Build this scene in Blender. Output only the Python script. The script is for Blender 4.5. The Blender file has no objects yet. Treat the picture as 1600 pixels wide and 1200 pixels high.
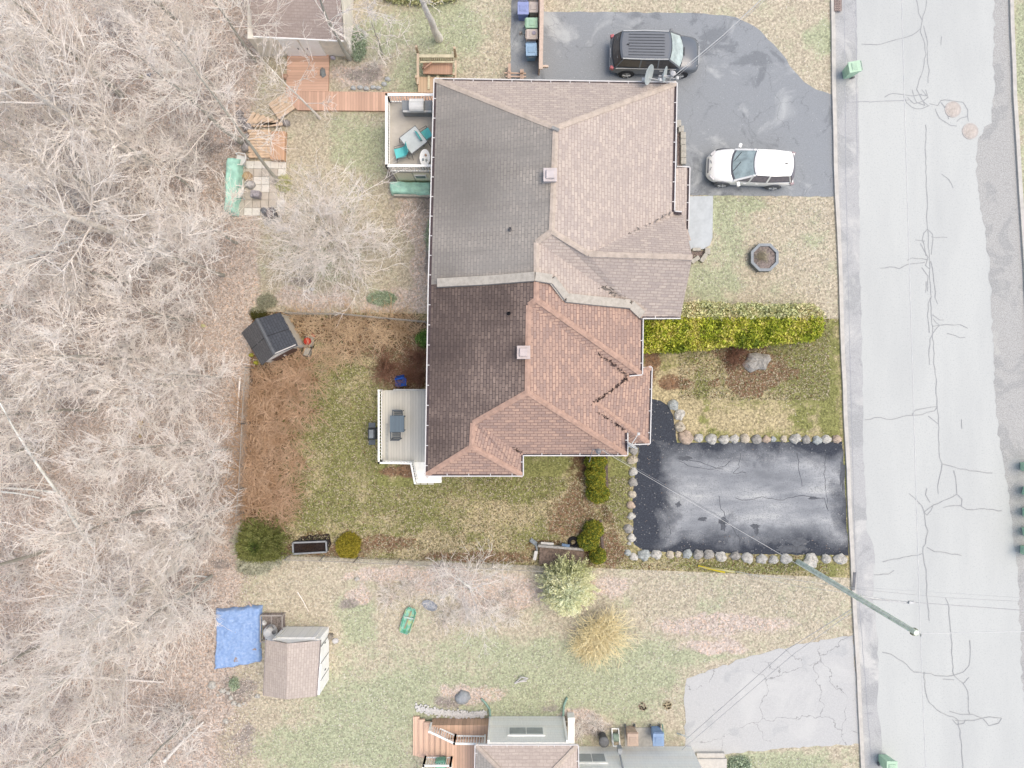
import bpy, math, random
import numpy as np
from mathutils import Vector, Matrix, noise as mnoise
R = math.radians
random.seed(7); rng = np.random.default_rng(7)
scene = bpy.context.scene
# ------------------------------------------------------------ camera, light, exposure
H = 38.0; F = 1105.0                      # flying height (m), focal length in photo pixels (1600 wide)
cd = bpy.data.cameras.new('camera'); cam = bpy.data.objects.new('camera', cd)
scene.collection.objects.link(cam); cam.location = (0, 0, H); cam.rotation_euler = (0, 0, 0)
cd.sensor_width = 36; cd.lens = F/1600*36; cd.clip_start = .5; cd.clip_end = 1000
scene.camera = cam
SUN_EL, SUN_AZ = 70, 85                   # azimuth clockwise from north (north = up in the photo)
w = bpy.data.worlds.new('World'); scene.world = w; w.use_nodes = True
nt = w.node_tree; bg = nt.nodes['Background']
sky = nt.nodes.new('ShaderNodeTexSky'); sky.sky_type = 'NISHITA'; sky.sun_disc = False
sky.sun_elevation = R(SUN_EL); sky.sun_rotation = R(SUN_AZ); sky.air_density = 1.0; sky.dust_density = 4.0; sky.ozone_density = 0.6
nt.links.new(sky.outputs[0], bg.inputs[0]); bg.inputs[1].default_value = 0.15
sd = bpy.data.lights.new('sun', 'SUN'); sun = bpy.data.objects.new('sun', sd); scene.collection.objects.link(sun)
sd.energy = 0.5; sd.angle = R(35); sd.color = (1, .93, .84)
d = Vector((math.sin(R(SUN_AZ))*math.cos(R(SUN_EL)), math.cos(R(SUN_AZ))*math.cos(R(SUN_EL)), math.sin(R(SUN_EL))))
sun.rotation_euler = d.to_track_quat('Z', 'Y').to_euler()
vs = scene.view_settings; vs.view_transform = 'Standard'; vs.look = 'None'; vs.exposure = 0.95; vs.gamma = 1; vs.use_curve_mapping = False
KA = (1.63, 1.65, 1.82)                   # light reaching a level white surface, per channel

# ------------------------------------------------------------ helpers
def P(u, v, z=0.0):
    "photo pixel + height above ground -> world point"
    s = (H-z)/F
    return Vector(((u-800)*s, (600-v)*s, z))
def PX(pts, z=0.0): return [P(u, v, z) for u, v in pts]
def lin(c):
    c = c/255.0
    return c/12.92 if c <= .04045 else ((c+.055)/1.055)**2.4
def C(r, g=None, b=None):
    if g is None: r, g, b = r
    return tuple(min(.92, lin(x)/k) for x, k in zip((r, g, b), KA)) + (1,)
MATS = {}
class NT:
    def __init__(s, name):
        s.m = bpy.data.materials.new(name); s.m.use_nodes = True; s.t = s.m.node_tree
        s.b = s.t.nodes['Principled BSDF']; s.b.inputs['Specular IOR Level'].default_value = .25
    def n(s, typ, **kw):
        x = s.t.nodes.new(typ)
        for k, v in kw.items(): setattr(x, k, v)
        return x
    def l(s, a, b): s.t.links.new(a, b)
    def pos(s, kind='world'):
        if kind == 'world': return s.n('ShaderNodeNewGeometry').outputs['Position']
        if kind == 'uv': return s.n('ShaderNodeUVMap').outputs[0]
        return s.n('ShaderNodeTexCoord').outputs['Object']
    def noise(s, v, scale, detail=4, rough=.6, off=0, dist=0):
        if off:
            mp = s.n('ShaderNodeMapping'); mp.inputs['Location'].default_value = (off, off*1.7, off*.3); s.l(v, mp.inputs[0]); v = mp.outputs[0]
        x = s.n('ShaderNodeTexNoise'); x.inputs['Scale'].default_value = scale; x.inputs['Detail'].default_value = detail
        x.inputs['Roughness'].default_value = rough; x.inputs['Distortion'].default_value = dist; s.l(v, x.inputs['Vector']); return x.outputs['Fac']
    def stretch(s, v, sx, sy, sz=1, rz=0):
        mp = s.n('ShaderNodeMapping'); mp.inputs['Scale'].default_value = (sx, sy, sz); mp.inputs['Rotation'].default_value = (0, 0, rz); s.l(v, mp.inputs[0]); return mp.outputs[0]
    def ramp(s, f, stops, interp='LINEAR'):
        x = s.n('ShaderNodeValToRGB'); cr = x.color_ramp; cr.interpolation = interp
        while len(cr.elements) < len(stops): cr.elements.new(.5)
        for e, (p, c) in zip(cr.elements, stops): e.position = p; e.color = c if len(c) == 4 else C(c)
        s.l(f, x.inputs[0]); return x.outputs[0]
    def mask(s, f, a, b):
        x = s.n('ShaderNodeMapRange'); x.inputs[1].default_value = a; x.inputs[2].default_value = b; s.l(f, x.inputs[0]); return x.outputs[0]
    def mix(s, f, a, b, mode='MIX'):
        x = s.n('ShaderNodeMix', data_type='RGBA', blend_type=mode)
        if isinstance(f, float): x.inputs[0].default_value = f
        else: s.l(f, x.inputs[0])
        for i, c in ((6, a), (7, b)):
            if isinstance(c, tuple): x.inputs[i].default_value = c if len(c) == 4 else C(c)
            else: s.l(c, x.inputs[i])
        return x.outputs[2]
    def math(s, op, a, b=0.0, clamp=False):
        x = s.n('ShaderNodeMath', operation=op); x.use_clamp = clamp
        for i, c in ((0, a), (1, b)):
            if isinstance(c, (int, float)): x.inputs[i].default_value = c
            else: s.l(c, x.inputs[i])
        return x.outputs[0]
    def done(s, col, rough=.85, bump=None, bs=.3, bd=.02, metal=0, spec=None, coat=0):
        if isinstance(col, tuple): s.b.inputs['Base Color'].default_value = col
        else: s.l(col, s.b.inputs['Base Color'])
        if isinstance(rough, (int, float)): s.b.inputs['Roughness'].default_value = rough
        else: s.l(rough, s.b.inputs['Roughness'])
        s.b.inputs['Metallic'].default_value = metal
        if spec is not None: s.b.inputs['Specular IOR Level'].default_value = spec
        if coat: s.b.inputs['Coat Weight'].default_value = coat; s.b.inputs['Coat Roughness'].default_value = .08
        if bump is not None:
            x = s.n('ShaderNodeBump'); x.inputs['Strength'].default_value = bs; x.inputs['Distance'].default_value = bd
            s.l(bump, x.inputs['Height']); s.l(x.outputs[0], s.b.inputs['Normal'])
        return s.m
OWN = ('rib_dark', 'teal', 'turquoise', 'mint', 'blue_tarp', 'shingle_brown', 'shingle_charcoal', 'cap_brown', 'cap_charcoal', 'seam_dark', 'resin', 'hedge_', 'cedar_', 'yellow_deep', 'yellow_mid', 'yellow_top', 'yellow_tip', 'juniper_', 'green_a', 'green_b', 'green_c', 'green_d', 'moss_', 'canes_or', 'canes_red', 'canes_tan', 'blue_grey', 'chair_grey', 'grill_dark', 'grill_lid', 'shelf_grey', 'blue_plastic', 'blue_plain', 'planter_frame', 'planter_dark', 'black_soil', 'mower', 'tyre_black', 'weathered', 'box_inside', 'dull_steel', 'slot_dark', 'wet_leaves', 'pipe_black', 'tar_patch', 'driveway_crack', 'gy', 'fl1', 'fl2', 'fl3', 'fl4', 'dl', 'boulder', 'stem_brown', 'grey_timber', 'gutter', 'vent_metal', 'dead_stems', 'kerb', 'wiper', 'lime', 'blue_tray', 'tyre_', 'arch_', 'side_glass', 'glass_', 'paint_', 'trim_', 'hedge_inside', 'crack_sealant', 'pale_lawn', 'guard', 'flashing', 'mast_grey')
def PL(name, c):
    "colours of what lies outside the centre lot: the usual ones with a white veil painted in"
    if name.startswith(OWN) and 'pale' not in name: return c
    g_ = sum(c)/3; return tuple((x*.92+g_*.08)+max(0, 255-(x*.92+g_*.08))*.24 for x in c)  # white veil over the surroundings, mixed into each base colour
def shade(c, f): return tuple(max(0, x*f) for x in c)
def plain(name, c, var=.10, scale=6, rough=.75, metal=0, bump=.15, spec=.25, c2=None, coat=0, fine=40):
    "painted / natural surface with soft mottling and fine grain"
    key = ('plain', name)
    if key in MATS: return MATS[key]
    c = PL(name, c)
    t = NT(name); p = t.pos('object' if True else 'world')
    a = t.noise(p, scale, 5, .65); b = t.noise(p, fine, 3, .6)
    c2 = c2 or shade(c, 1-var*1.6)
    col = t.ramp(a, [(.3, c2), (.62, shade(c, 1+var*.3))])
    col = t.mix(t.mask(b, .35, .7), t.mix(.25, col, tuple(list(C(c2)))), col)
    m = t.done(col, rough, b if bump else None, bump, .01, metal, spec, coat)
    MATS[key] = m; return m
def planks(name, c, width=.14, axis=0, var=.15, gap=.45, rough=.8):
    "boards running along the object's axis, each board its own tone"
    key = ('pl', name)
    if key in MATS: return MATS[key]
    c = PL(name, c)
    t = NT(name); p = t.pos('object'); sp = t.n('ShaderNodeSeparateXYZ'); t.l(p, sp.inputs[0])
    q = t.math('DIVIDE', sp.outputs[axis], width)
    fr = t.math('FRACT', q); idn = t.math('FLOOR', q)
    wn = t.n('ShaderNodeTexWhiteNoise', noise_dimensions='1D'); t.l(idn, wn.inputs['W'])
    st = (1, 14, 1) if axis == 1 else (14, 1, 1)
    g = t.noise(t.stretch(p, *st), 3, 5, .7)
    col = t.ramp(wn.outputs[0], [(0, shade(c, 1-var)), (1, shade(c, 1+var*.5))])
    col = t.mix(t.mask(g, .3, .75), t.mix(.35, col, C(shade(c, .72))), col)
    e = t.math('LESS_THAN', fr, .09)
    col = t.mix(t.math('MULTIPLY', e, gap), col, C(shade(c, .35)))
    m = t.done(col, rough, g, .2, .01); MATS[key] = m; return m

COL = scene.collection; ORG = {}
def tag(o, label=None, cat=None, group=None, kind=None):
    if label: o['label'] = label
    if cat: o['category'] = cat
    if group: o['group'] = group
    if kind: o['kind'] = kind
    return o
def empty(name, loc, label=None, cat=None, group=None):
    o = bpy.data.objects.new(name, None); COL.objects.link(o); o.location = loc; o.empty_display_size = .2
    ORG[o.name] = Vector(loc); return tag(o, label, cat, group)
def link(name, me, parent=None, origin=None):
    o = bpy.data.objects.new(name, me); COL.objects.link(o)
    if parent is not None: o.parent = parent; ORG[o.name] = ORG[parent.name].copy()
    else: o.location = origin; ORG[o.name] = Vector(origin)
    return o
class MB:
    def __init__(s): s.v = []; s.f = []; s.mi = []; s.uv = {}
    def add(s, vs, fs, m=0):
        b = len(s.v); s.v += [tuple(x) for x in vs]
        for f in fs: s.f.append(tuple(b+i for i in f)); s.mi.append(m)
        return s
    def box(s, c, size, rz=0, m=0, taper=1.0, M=None):
        x, y, z = [a/2 for a in size]; vs = []
        for k in (-1, 1):
            tp = taper if k > 0 else 1
            for a, b in ((-1, -1), (1, -1), (1, 1), (-1, 1)): vs.append(Vector((a*x*tp, b*y*tp, k*z)))
        M = M if M is not None else Matrix.Rotation(rz, 4, 'Z')
        vs = [M @ p + Vector(c) for p in vs]
        return s.add(vs, [(3, 2, 1, 0), (4, 5, 6, 7), (0, 1, 5, 4), (1, 2, 6, 5), (2, 3, 7, 6), (3, 0, 4, 7)], m)
    def beam(s, p, q, w, h, m=0):
        p = Vector(p); q = Vector(q); d = (q-p); L = d.length
        if L < 1e-5: return s
        d /= L; up = Vector((0, 0, 1)) if abs(d.z) < .99 else Vector((1, 0, 0))
        a = d.cross(up).normalized(); b = a.cross(d).normalized(); vs = []
        for e in (p, q):
            for i, j in ((-1, -1), (1, -1), (1, 1), (-1, 1)): vs.append(e+a*(i*w/2)+b*(j*h/2))
        return s.add(vs, [(0, 1, 2, 3), (7, 6, 5, 4), (4, 5, 1, 0), (5, 6, 2, 1), (6, 7, 3, 2), (7, 4, 0, 3)], m)
    def tube(s, pts, rad, n=6, m=0, cap=True):
        pts = [Vector(p) for p in pts]; k = len(pts)
        if not hasattr(rad, '__len__'): rad = [rad]*k
        vs = []; a0 = None
        for i, p in enumerate(pts):
            d = (pts[min(i+1, k-1)]-pts[max(i-1, 0)])
            d = d.normalized() if d.length > 1e-9 else Vector((0, 0, 1))
            if a0 is None:
                a0 = d.orthogonal().normalized()
            a = (a0-d*a0.dot(d)); a = a.normalized() if a.length > 1e-6 else d.orthogonal().normalized(); a0 = a
            b = d.cross(a)
            for j in range(n):
                t = 2*math.pi*j/n; vs.append(p+(a*math.cos(t)+b*math.sin(t))*rad[i])
        fs = [(i*n+j, i*n+(j+1) % n, (i+1)*n+(j+1) % n, (i+1)*n+j) for i in range(k-1) for j in range(n)]
        if cap: fs += [tuple(range(n))[::-1], tuple((k-1)*n+j for j in range(n))]
        return s.add(vs, fs, m)
    def lathe(s, c, prof, n=16, m=0, M=None):
        "prof: [(radius, height)]"
        vs = []
        for r, h in prof:
            for j in range(n):
                t = 2*math.pi*j/n; p = Vector((r*math.cos(t), r*math.sin(t), h))
                vs.append((M @ p if M is not None else p)+Vector(c))
        k = len(prof)
        fs = [(i*n+j, i*n+(j+1) % n, (i+1)*n+(j+1) % n, (i+1)*n+j) for i in range(k-1) for j in range(n)]
        fs += [tuple(range(n))[::-1], tuple((k-1)*n+j for j in range(n))]
        return s.add(vs, fs, m)
    def poly(s, pts, m=0): return s.add(pts, [tuple(range(len(pts)))], m)
    def prism(s, pts, z0, z1, m=0):
        "vertical prism over a plan outline (counter-clockwise made automatically)"
        pts = [(p[0], p[1]) for p in pts]
        ar = sum(pts[i-1][0]*pts[i][1]-pts[i][0]*pts[i-1][1] for i in range(len(pts)))
        if ar < 0: pts = pts[::-1]
        n = len(pts); vs = [(x, y, z0) for x, y in pts]+[(x, y, z1) for x, y in pts]
        return s.add(vs, [tuple(range(n))[::-1], tuple(range(n, 2*n))]+[(i, (i+1) % n, n+(i+1) % n, n+i) for i in range(n)], m)
    def wall(s, p, q, z0, z1, t=.15, m=0):
        p = Vector((p[0], p[1], (z0+z1)/2)); q = Vector((q[0], q[1], (z0+z1)/2)); return s.beam(p, q, t, z1-z0, m)
    def build(s, name, mats, parent=None, smooth=False, bevel=0, sub=0, origin=None):
        if not isinstance(mats, (list, tuple)): mats = [mats]
        V = np.array([tuple(x) for x in s.v], dtype=float)
        if parent is not None: o3 = ORG[parent.name]
        else:
            if origin is None: origin = ((V[:, 0].min()+V[:, 0].max())/2, (V[:, 1].min()+V[:, 1].max())/2, V[:, 2].min())
            o3 = Vector(origin)
        V = V-np.array(o3)
        me = bpy.data.meshes.new(name); me.from_pydata(V.tolist(), [], s.f)
        for m in mats: me.materials.append(m)
        if len(mats) > 1: me.polygons.foreach_set('material_index', s.mi)
        if smooth: me.polygons.foreach_set('use_smooth', [True]*len(me.polygons))
        me.update()
        o = link(name, me, parent, None if parent is not None else o3)
        if bevel:
            b = o.modifiers.new('bevel', 'BEVEL'); b.width = bevel; b.segments = 2; b.limit_method = 'ANGLE'; b.angle_limit = R(40)
        if sub:
            b = o.modifiers.new('sub', 'SUBSURF'); b.levels = sub; b.render_levels = sub
        return o
def npmesh(name, V, Fq, mats, parent=None, mi=None, smooth=False, origin=None):
    "V (n,3); Fq (m,3|4) arrays"
    V = np.asarray(V, dtype=np.float32); Fq = np.asarray(Fq, dtype=np.int32)
    if parent is not None: o3 = ORG[parent.name]
    else: o3 = Vector(origin if origin is not None else (float((V[:, 0].min()+V[:, 0].max())/2), float((V[:, 1].min()+V[:, 1].max())/2), float(V[:, 2].min())))
    V = V-np.array(o3, dtype=np.float32)
    me = bpy.data.meshes.new(name); k = Fq.shape[1]
    me.vertices.add(len(V)); me.vertices.foreach_set('co', V.ravel())
    me.loops.add(Fq.size); me.loops.foreach_set('vertex_index', Fq.ravel())
    me.polygons.add(len(Fq)); me.polygons.foreach_set('loop_start', np.arange(len(Fq), dtype=np.int32)*k)
    me.polygons.foreach_set('loop_total', np.full(len(Fq), k, dtype=np.int32))
    if not isinstance(mats, (list, tuple)): mats = [mats]
    for m in mats: me.materials.append(m)
    if mi is not None: me.polygons.foreach_set('material_index', np.asarray(mi, dtype=np.int32))
    if smooth: me.polygons.foreach_set('use_smooth', np.ones(len(Fq), dtype=bool))
    me.update(calc_edges=True)
    return link(name, me, parent, None if parent is not None else o3)
def copy_tree(o, parent=None):
    c = o.copy(); COL.objects.link(c); c.parent = parent
    for ch in list(o.children): copy_tree(ch, c)
    return c
def place(proto, first, loc, rz, label, group, scale=None):
    o = proto if first else copy_tree(proto)
    o.location = loc; o.rotation_euler = (0, 0, rz); o['label'] = label; o['group'] = group
    if scale: o.scale = scale if hasattr(scale, '__len__') else (scale,)*3
    return o
ORD = ['first', 'second', 'third', 'fourth', 'fifth', 'sixth', 'seventh', 'eighth', 'ninth', 'tenth', 'eleventh', 'twelfth', 'thirteenth', 'fourteenth', 'fifteenth', 'sixteenth', 'seventeenth', 'eighteenth', 'nineteenth', 'twentieth']

# value noise on numpy arrays
def vnoise(x, y, scale, seed, octv=3):
    g = np.random.default_rng(seed).random((64, 64)); out = 0; amp = 1; tot = 0
    for o in range(octv):
        X = x*scale+31.7*o; Y = y*scale+17.3*o
        xi = np.floor(X).astype(int); yi = np.floor(Y).astype(int); fx = X-xi; fy = Y-yi
        fx = fx*fx*(3-2*fx); fy = fy*fy*(3-2*fy)
        a = g[xi % 64, yi % 64]; b = g[(xi+1) % 64, yi % 64]; c = g[xi % 64, (yi+1) % 64]; d_ = g[(xi+1) % 64, (yi+1) % 64]
        out = out+amp*((a*(1-fx)+b*fx)*(1-fy)+(c*(1-fx)+d_*fx)*fy); tot += amp; amp *= .55; scale *= 2.1
    return out/tot
def sm(x, a, b):
    t = np.clip((x-a)/(b-a), 0, 1); return t*t*(3-2*t)
def blob(u, v, cu, cv, ru, rv, soft=.5, rot=0):
    c, s_ = math.cos(R(rot)), math.sin(R(rot)); w1 = vnoise(u/29+3, v/29, 1.1, 41, 4)-.5; w2 = vnoise(u/29, v/29+7, 1.1, 42, 4)-.5
    du = u-cu+w1*1.5*min(ru, 45); dv = v-cv+w2*1.5*min(rv, 45)
    a = (du*c+dv*s_)/ru; b = (-du*s_+dv*c)/rv
    return 1-sm(np.sqrt(a*a+b*b), 1-soft, 1+soft)

# ------------------------------------------------------------ ground
def ground_mat(name, tan, green, litter, soil, moss, contrast=1.0):
    "tan / green grass, leaf litter, bare soil, mixed by the 'cover' attribute of the sheet; fine grain from noise"
    t = NT(name); p = t.pos()
    at = t.n('ShaderNodeAttribute', attribute_name='cover'); sp = t.n('ShaderNodeSeparateColor'); t.l(at.outputs['Color'], sp.inputs[0])
    n1 = t.noise(p, 7.5, 6, .85); n2 = t.noise(p, 10, 5, .85, 5); n3 = t.noise(p, 1.3, 5, .7, 9); n4 = t.noise(p, 13, 4, .9, 13)
    vo = t.n('ShaderNodeTexVoronoi'); vo.inputs['Scale'].default_value = 13; t.l(p, vo.inputs['Vector'])
    vs_ = t.n('ShaderNodeSeparateColor'); t.l(vo.outputs['Color'], vs_.inputs[0])
    q = contrast
    def sp3(c, n, lo, hi): return t.ramp(n, [(.33, shade(c, 1-.42*q)), (.47, shade(c, 1-.12*q)), (.56, shade(c, 1+.08*q)), (.70, shade(c, 1+.28*q))])
    ctan = sp3(tan, n1, 0, 1); cgr = sp3(green, n2, 0, 1)
    cl = t.ramp(n4, [(.32, shade(litter, 1-.45*q)), (.46, shade(litter, 1-.14*q)), (.57, shade(litter, 1+.07*q)), (.68, shade(litter, 1+.32*q))])
    lv = t.ramp(vs_.outputs[0], [(0, shade(litter, 1-.25*q)), (.5, litter), (.8, (litter[0]*1.05, litter[1]*.95, litter[2]*.85)), (1, shade(litter, 1+.25*q))], 'CONSTANT')
    cl = t.mix(.45, cl, lv)
    cs = sp3(soil, n2, 0, 1)
    jit = t.math('MULTIPLY', t.math('SUBTRACT', n2, .5), 1.3)
    jit2 = t.math('MULTIPLY', t.math('SUBTRACT', n3, .5), 1.0)
    def msk(ch, a=.35, b=.65):
        return t.mask(t.math('ADD', t.math('ADD', ch, jit), jit2), a, b)
    col = t.mix(msk(sp.outputs[1]), ctan, cgr)
    col = t.mix(msk(sp.outputs[0], .4, .6), col, cl)
    col = t.mix(msk(sp.outputs[2], .42, .6), col, cs)
    g1 = t.n('ShaderNodeTexVoronoi'); g1.inputs['Scale'].default_value = 11; t.l(t.stretch(p, 1, 1, 1, .4), g1.inputs['Vector']); gs = t.n('ShaderNodeSeparateColor'); t.l(g1.outputs['Color'], gs.inputs[0])
    fac = t.ramp(gs.outputs[1], [(0, tuple([1-.40*q]*3+[1])), (.45, (1, 1, 1, 1)), (1, tuple([1+.36*q]*3+[1]))]); col = t.mix(1.0, col, fac, 'MULTIPLY')
    # scattered pale dead leaves
    v2 = t.n('ShaderNodeTexVoronoi'); v2.inputs['Scale'].default_value = 8; t.l(p, v2.inputs['Vector'])
    s2 = t.n('ShaderNodeSeparateColor'); t.l(v2.outputs['Color'], s2.inputs[0])
    fl = t.math('MULTIPLY', t.math('LESS_THAN', v2.outputs['Distance'], .2), t.math('GREATER_THAN', s2.outputs[0], .84))
    col = t.mix(t.math('MULTIPLY', fl, .8), col, C(moss))
    return t.done(col, .95, n1, .5, .04, spec=.1)
def sheet(name, corners, nx, ny, z, mt, coverf):
    "bilinear grid between 4 px corners (TL TR BR BL) with a cover attribute"
    TL, TR, BR, BL = [np.array(P(u, v)) for u, v in corners]
    a = np.linspace(0, 1, nx); b = np.linspace(0, 1, ny); A, B = np.meshgrid(a, b)
    V = (TL*(1-A[..., None])+TR*A[..., None])*(1-B[..., None])+(BL*(1-A[..., None])+BR*A[..., None])*B[..., None]
    V = V.reshape(-1, 3); V[:, 2] = z
    i = np.arange(nx*ny).reshape(ny, nx)
    Fq = np.stack([i[1:, :-1], i[1:, 1:], i[:-1, 1:], i[:-1, :-1]], -1).reshape(-1, 4)
    o = npmesh(name, V, Fq, mt, origin=(0, 0, 0))
    u = V[:, 0]*F/H+800; v = 600-V[:, 1]*F/H
    cov = coverf(u, v, V[:, 0], V[:, 1])
    ca = o.data.color_attributes.new('cover', 'FLOAT_COLOR', 'POINT')
    arr = np.ones((len(V), 4), dtype=np.float32)
    for k in range(3): arr[:, k] = np.clip(cov[k], 0, 1)
    ca.data.foreach_set('color', arr.ravel())
    return tag(o, kind='structure')
def cover_out(u, v, x, y):
    n = vnoise(x, y, .35, 1); n2 = vnoise(x, y, .8, 2)
    edge = 395+18*(n-.5)*2; edge = edge+np.where(v > 880, -15+(v-880)*-.12, 0)
    lit = 1-sm(u, edge-25, edge+35)
    top = blob(u, v, 470, 60, 40, 70)*.6
    for a in [(560, 120, 55, 22), (590, 900, 60, 14), (700, 905, 120, 22), (780, 930, 90, 26), (960, 920, 50, 20, .5), (1130, 975, 130, 18, .6), (480, 470, 80, 20), (620, 470, 60, 22), (655, 400, 18, 90), (560, 930, 30, 20), (740, 1085, 50, 18), (650, 330, 40, 60), (905, 1130, 50, 22), (1120, 1010, 60, 14)]:
        lit = np.maximum(lit, .75*blob(u, v, *a))
    gr = .22+.75*(n2-.42)
    for a in [(560, 220, 45, 45, .6), (700, 60, 60, 40), (690, 30, 60, 25), (600, 50, 50, 30), (1130, 350, 30, 60), (1110, 440, 40, 30), (1150, 320, 60, 12), (1290, 60, 30, 30), (600, 1100, 120, 60, .6), (520, 1170, 130, 40), (820, 1080, 160, 60, .6), (980, 1060, 80, 70, .6), (900, 1020, 250, 25), (1200, 1190, 120, 14), (560, 960, 30, 60, .6), (1600, 80, 20, 90), (1600, 700, 14, 500), (660, 130, 50, 40), (1330, 320, 10, 60)]:
        gr = np.maximum(gr, .30+.42*blob(u, v, *a))
    gr = np.where((u < 370), gr*.5+.1*(n2 > .6), gr)
    so = np.zeros_like(u)
    for a in [(570, 118, 36, 18, .5), (665, 310, 22, 30, .4), (545, 945, 16, 12), (370, 1080, 34, 28, .6), (470, 440, 30, 12), (345, 880, 20, 12), (700, 1100, 30, 12), (670, 380, 10, 60), (790, 925, 20, 14), (610, 290, 10, 60), (380, 1160, 20, 30), (320, 30, 30, 20), (920, 1140, 40, 14), (325, 230, 40, 22), (860, 1105, 18, 8)]:  # blobs beside the raised deck paint its cast shade as soil
        so = np.maximum(so, .62*blob(u, v, *a))
    return lit, gr, so
def cover_yard(u, v, x, y):
    n = vnoise(x, y, .5, 4); n2 = vnoise(x, y, 1.0, 5)
    n5 = vnoise(x, y, 1.5, 16, 4); lit = .80*(1-sm(u+150*(n5-.5), 395, 480))
    for a in [(450, 505, 90, 22), (600, 510, 80, 18), (630, 560, 45, 50, .4), (400, 700, 35, 130, .5), (560, 545, 70, 20, .6), (1180, 575, 55, 40, .5), (1150, 545, 70, 14), (1050, 600, 30, 14), (960, 850, 24, 50, .5), (900, 800, 50, 40, .7), (750, 870, 120, 10), (500, 860, 110, 12), (640, 735, 40, 12), (1020, 560, 14, 50), (905, 860, 80, 12), (600, 850, 60, 16)]:
        lit = np.maximum(lit, .72*blob(u, v, *a))
    gr = .26+2.0*(n2-.5)+1.6*(vnoise(x, y, 2.2, 15)-.5)
    for a in [(540, 640, 60, 90, .7), (520, 790, 70, 40, .6), (700, 800, 60, 30), (860, 740, 60, 30, .6), (960, 760, 22, 60, .5), (740, 760, 140, 20), (1295, 640, 14, 80, .4), (1260, 560, 40, 60), (1200, 885, 120, 8), (620, 550, 30, 10), (820, 830, 60, 20), (590, 700, 16, 60)]:
        gr = np.maximum(gr, gr*.5+.24+.42*blob(u, v, *a)*(.4+1.0*n2))
    for a in [(760, 800, 80, 40, .5, 20), (900, 790, 40, 40), (680, 850, 60, 20), (1060, 620, 60, 40), (1120, 660, 120, 16), (560, 550, 70, 20)]:
        gr = gr-.35*blob(u, v, *a)
    lit = np.maximum(lit, 1.0*blob(u, v, 1172, 574, 52, 40, .35)); lit = np.maximum(lit, .8*blob(u, v, 560, 512, 190, 22, .5))
    so = np.zeros_like(u)
    for a in [(1165, 552, 34, 22), (404, 650, 24, 60, .6), (402, 740, 22, 50, .6), (480, 500, 40, 12), (640, 600, 34, 16), (395, 740, 12, 60), (390, 620, 10, 40), (1145, 560, 20, 26), (945, 800, 6, 60), (485, 840, 40, 12), (650, 510, 20, 14), (860, 850, 60, 8), (1170, 545, 60, 10), (920, 725, 30, 60, .5), (925, 840, 20, 40, .5)]:
        so = np.maximum(so, .58*blob(u, v, *a))
    return lit, gr, so
g = sheet('ground', [(-90, -90), (1700, -90), (1700, 1300), (-90, 1300)], 330, 250, 0, ground_mat('pale_lawn_and_litter', (217, 206, 187), (196, 202, 172), (234, 219, 211), (176, 167, 163), (256, 252, 248), .6), cover_out)  # ground outside the lot has the white veil in its colours too
gm = plain('far_ground', (205, 192, 170), .1, .5)
b = MB(); b.box((0, 0, -.08), (800, 800, .1)); tag(b.build('outer_ground', gm), kind='structure')
sheet('yard_lawn', [(394, 487), (1313, 498), (1332, 903), (380, 866)], 230, 110, .006, ground_mat('yard_grass', (206, 191, 155), (153, 154, 100), (154, 126, 104), (112, 88, 70), (238, 228, 212), .8), cover_yard)

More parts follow.
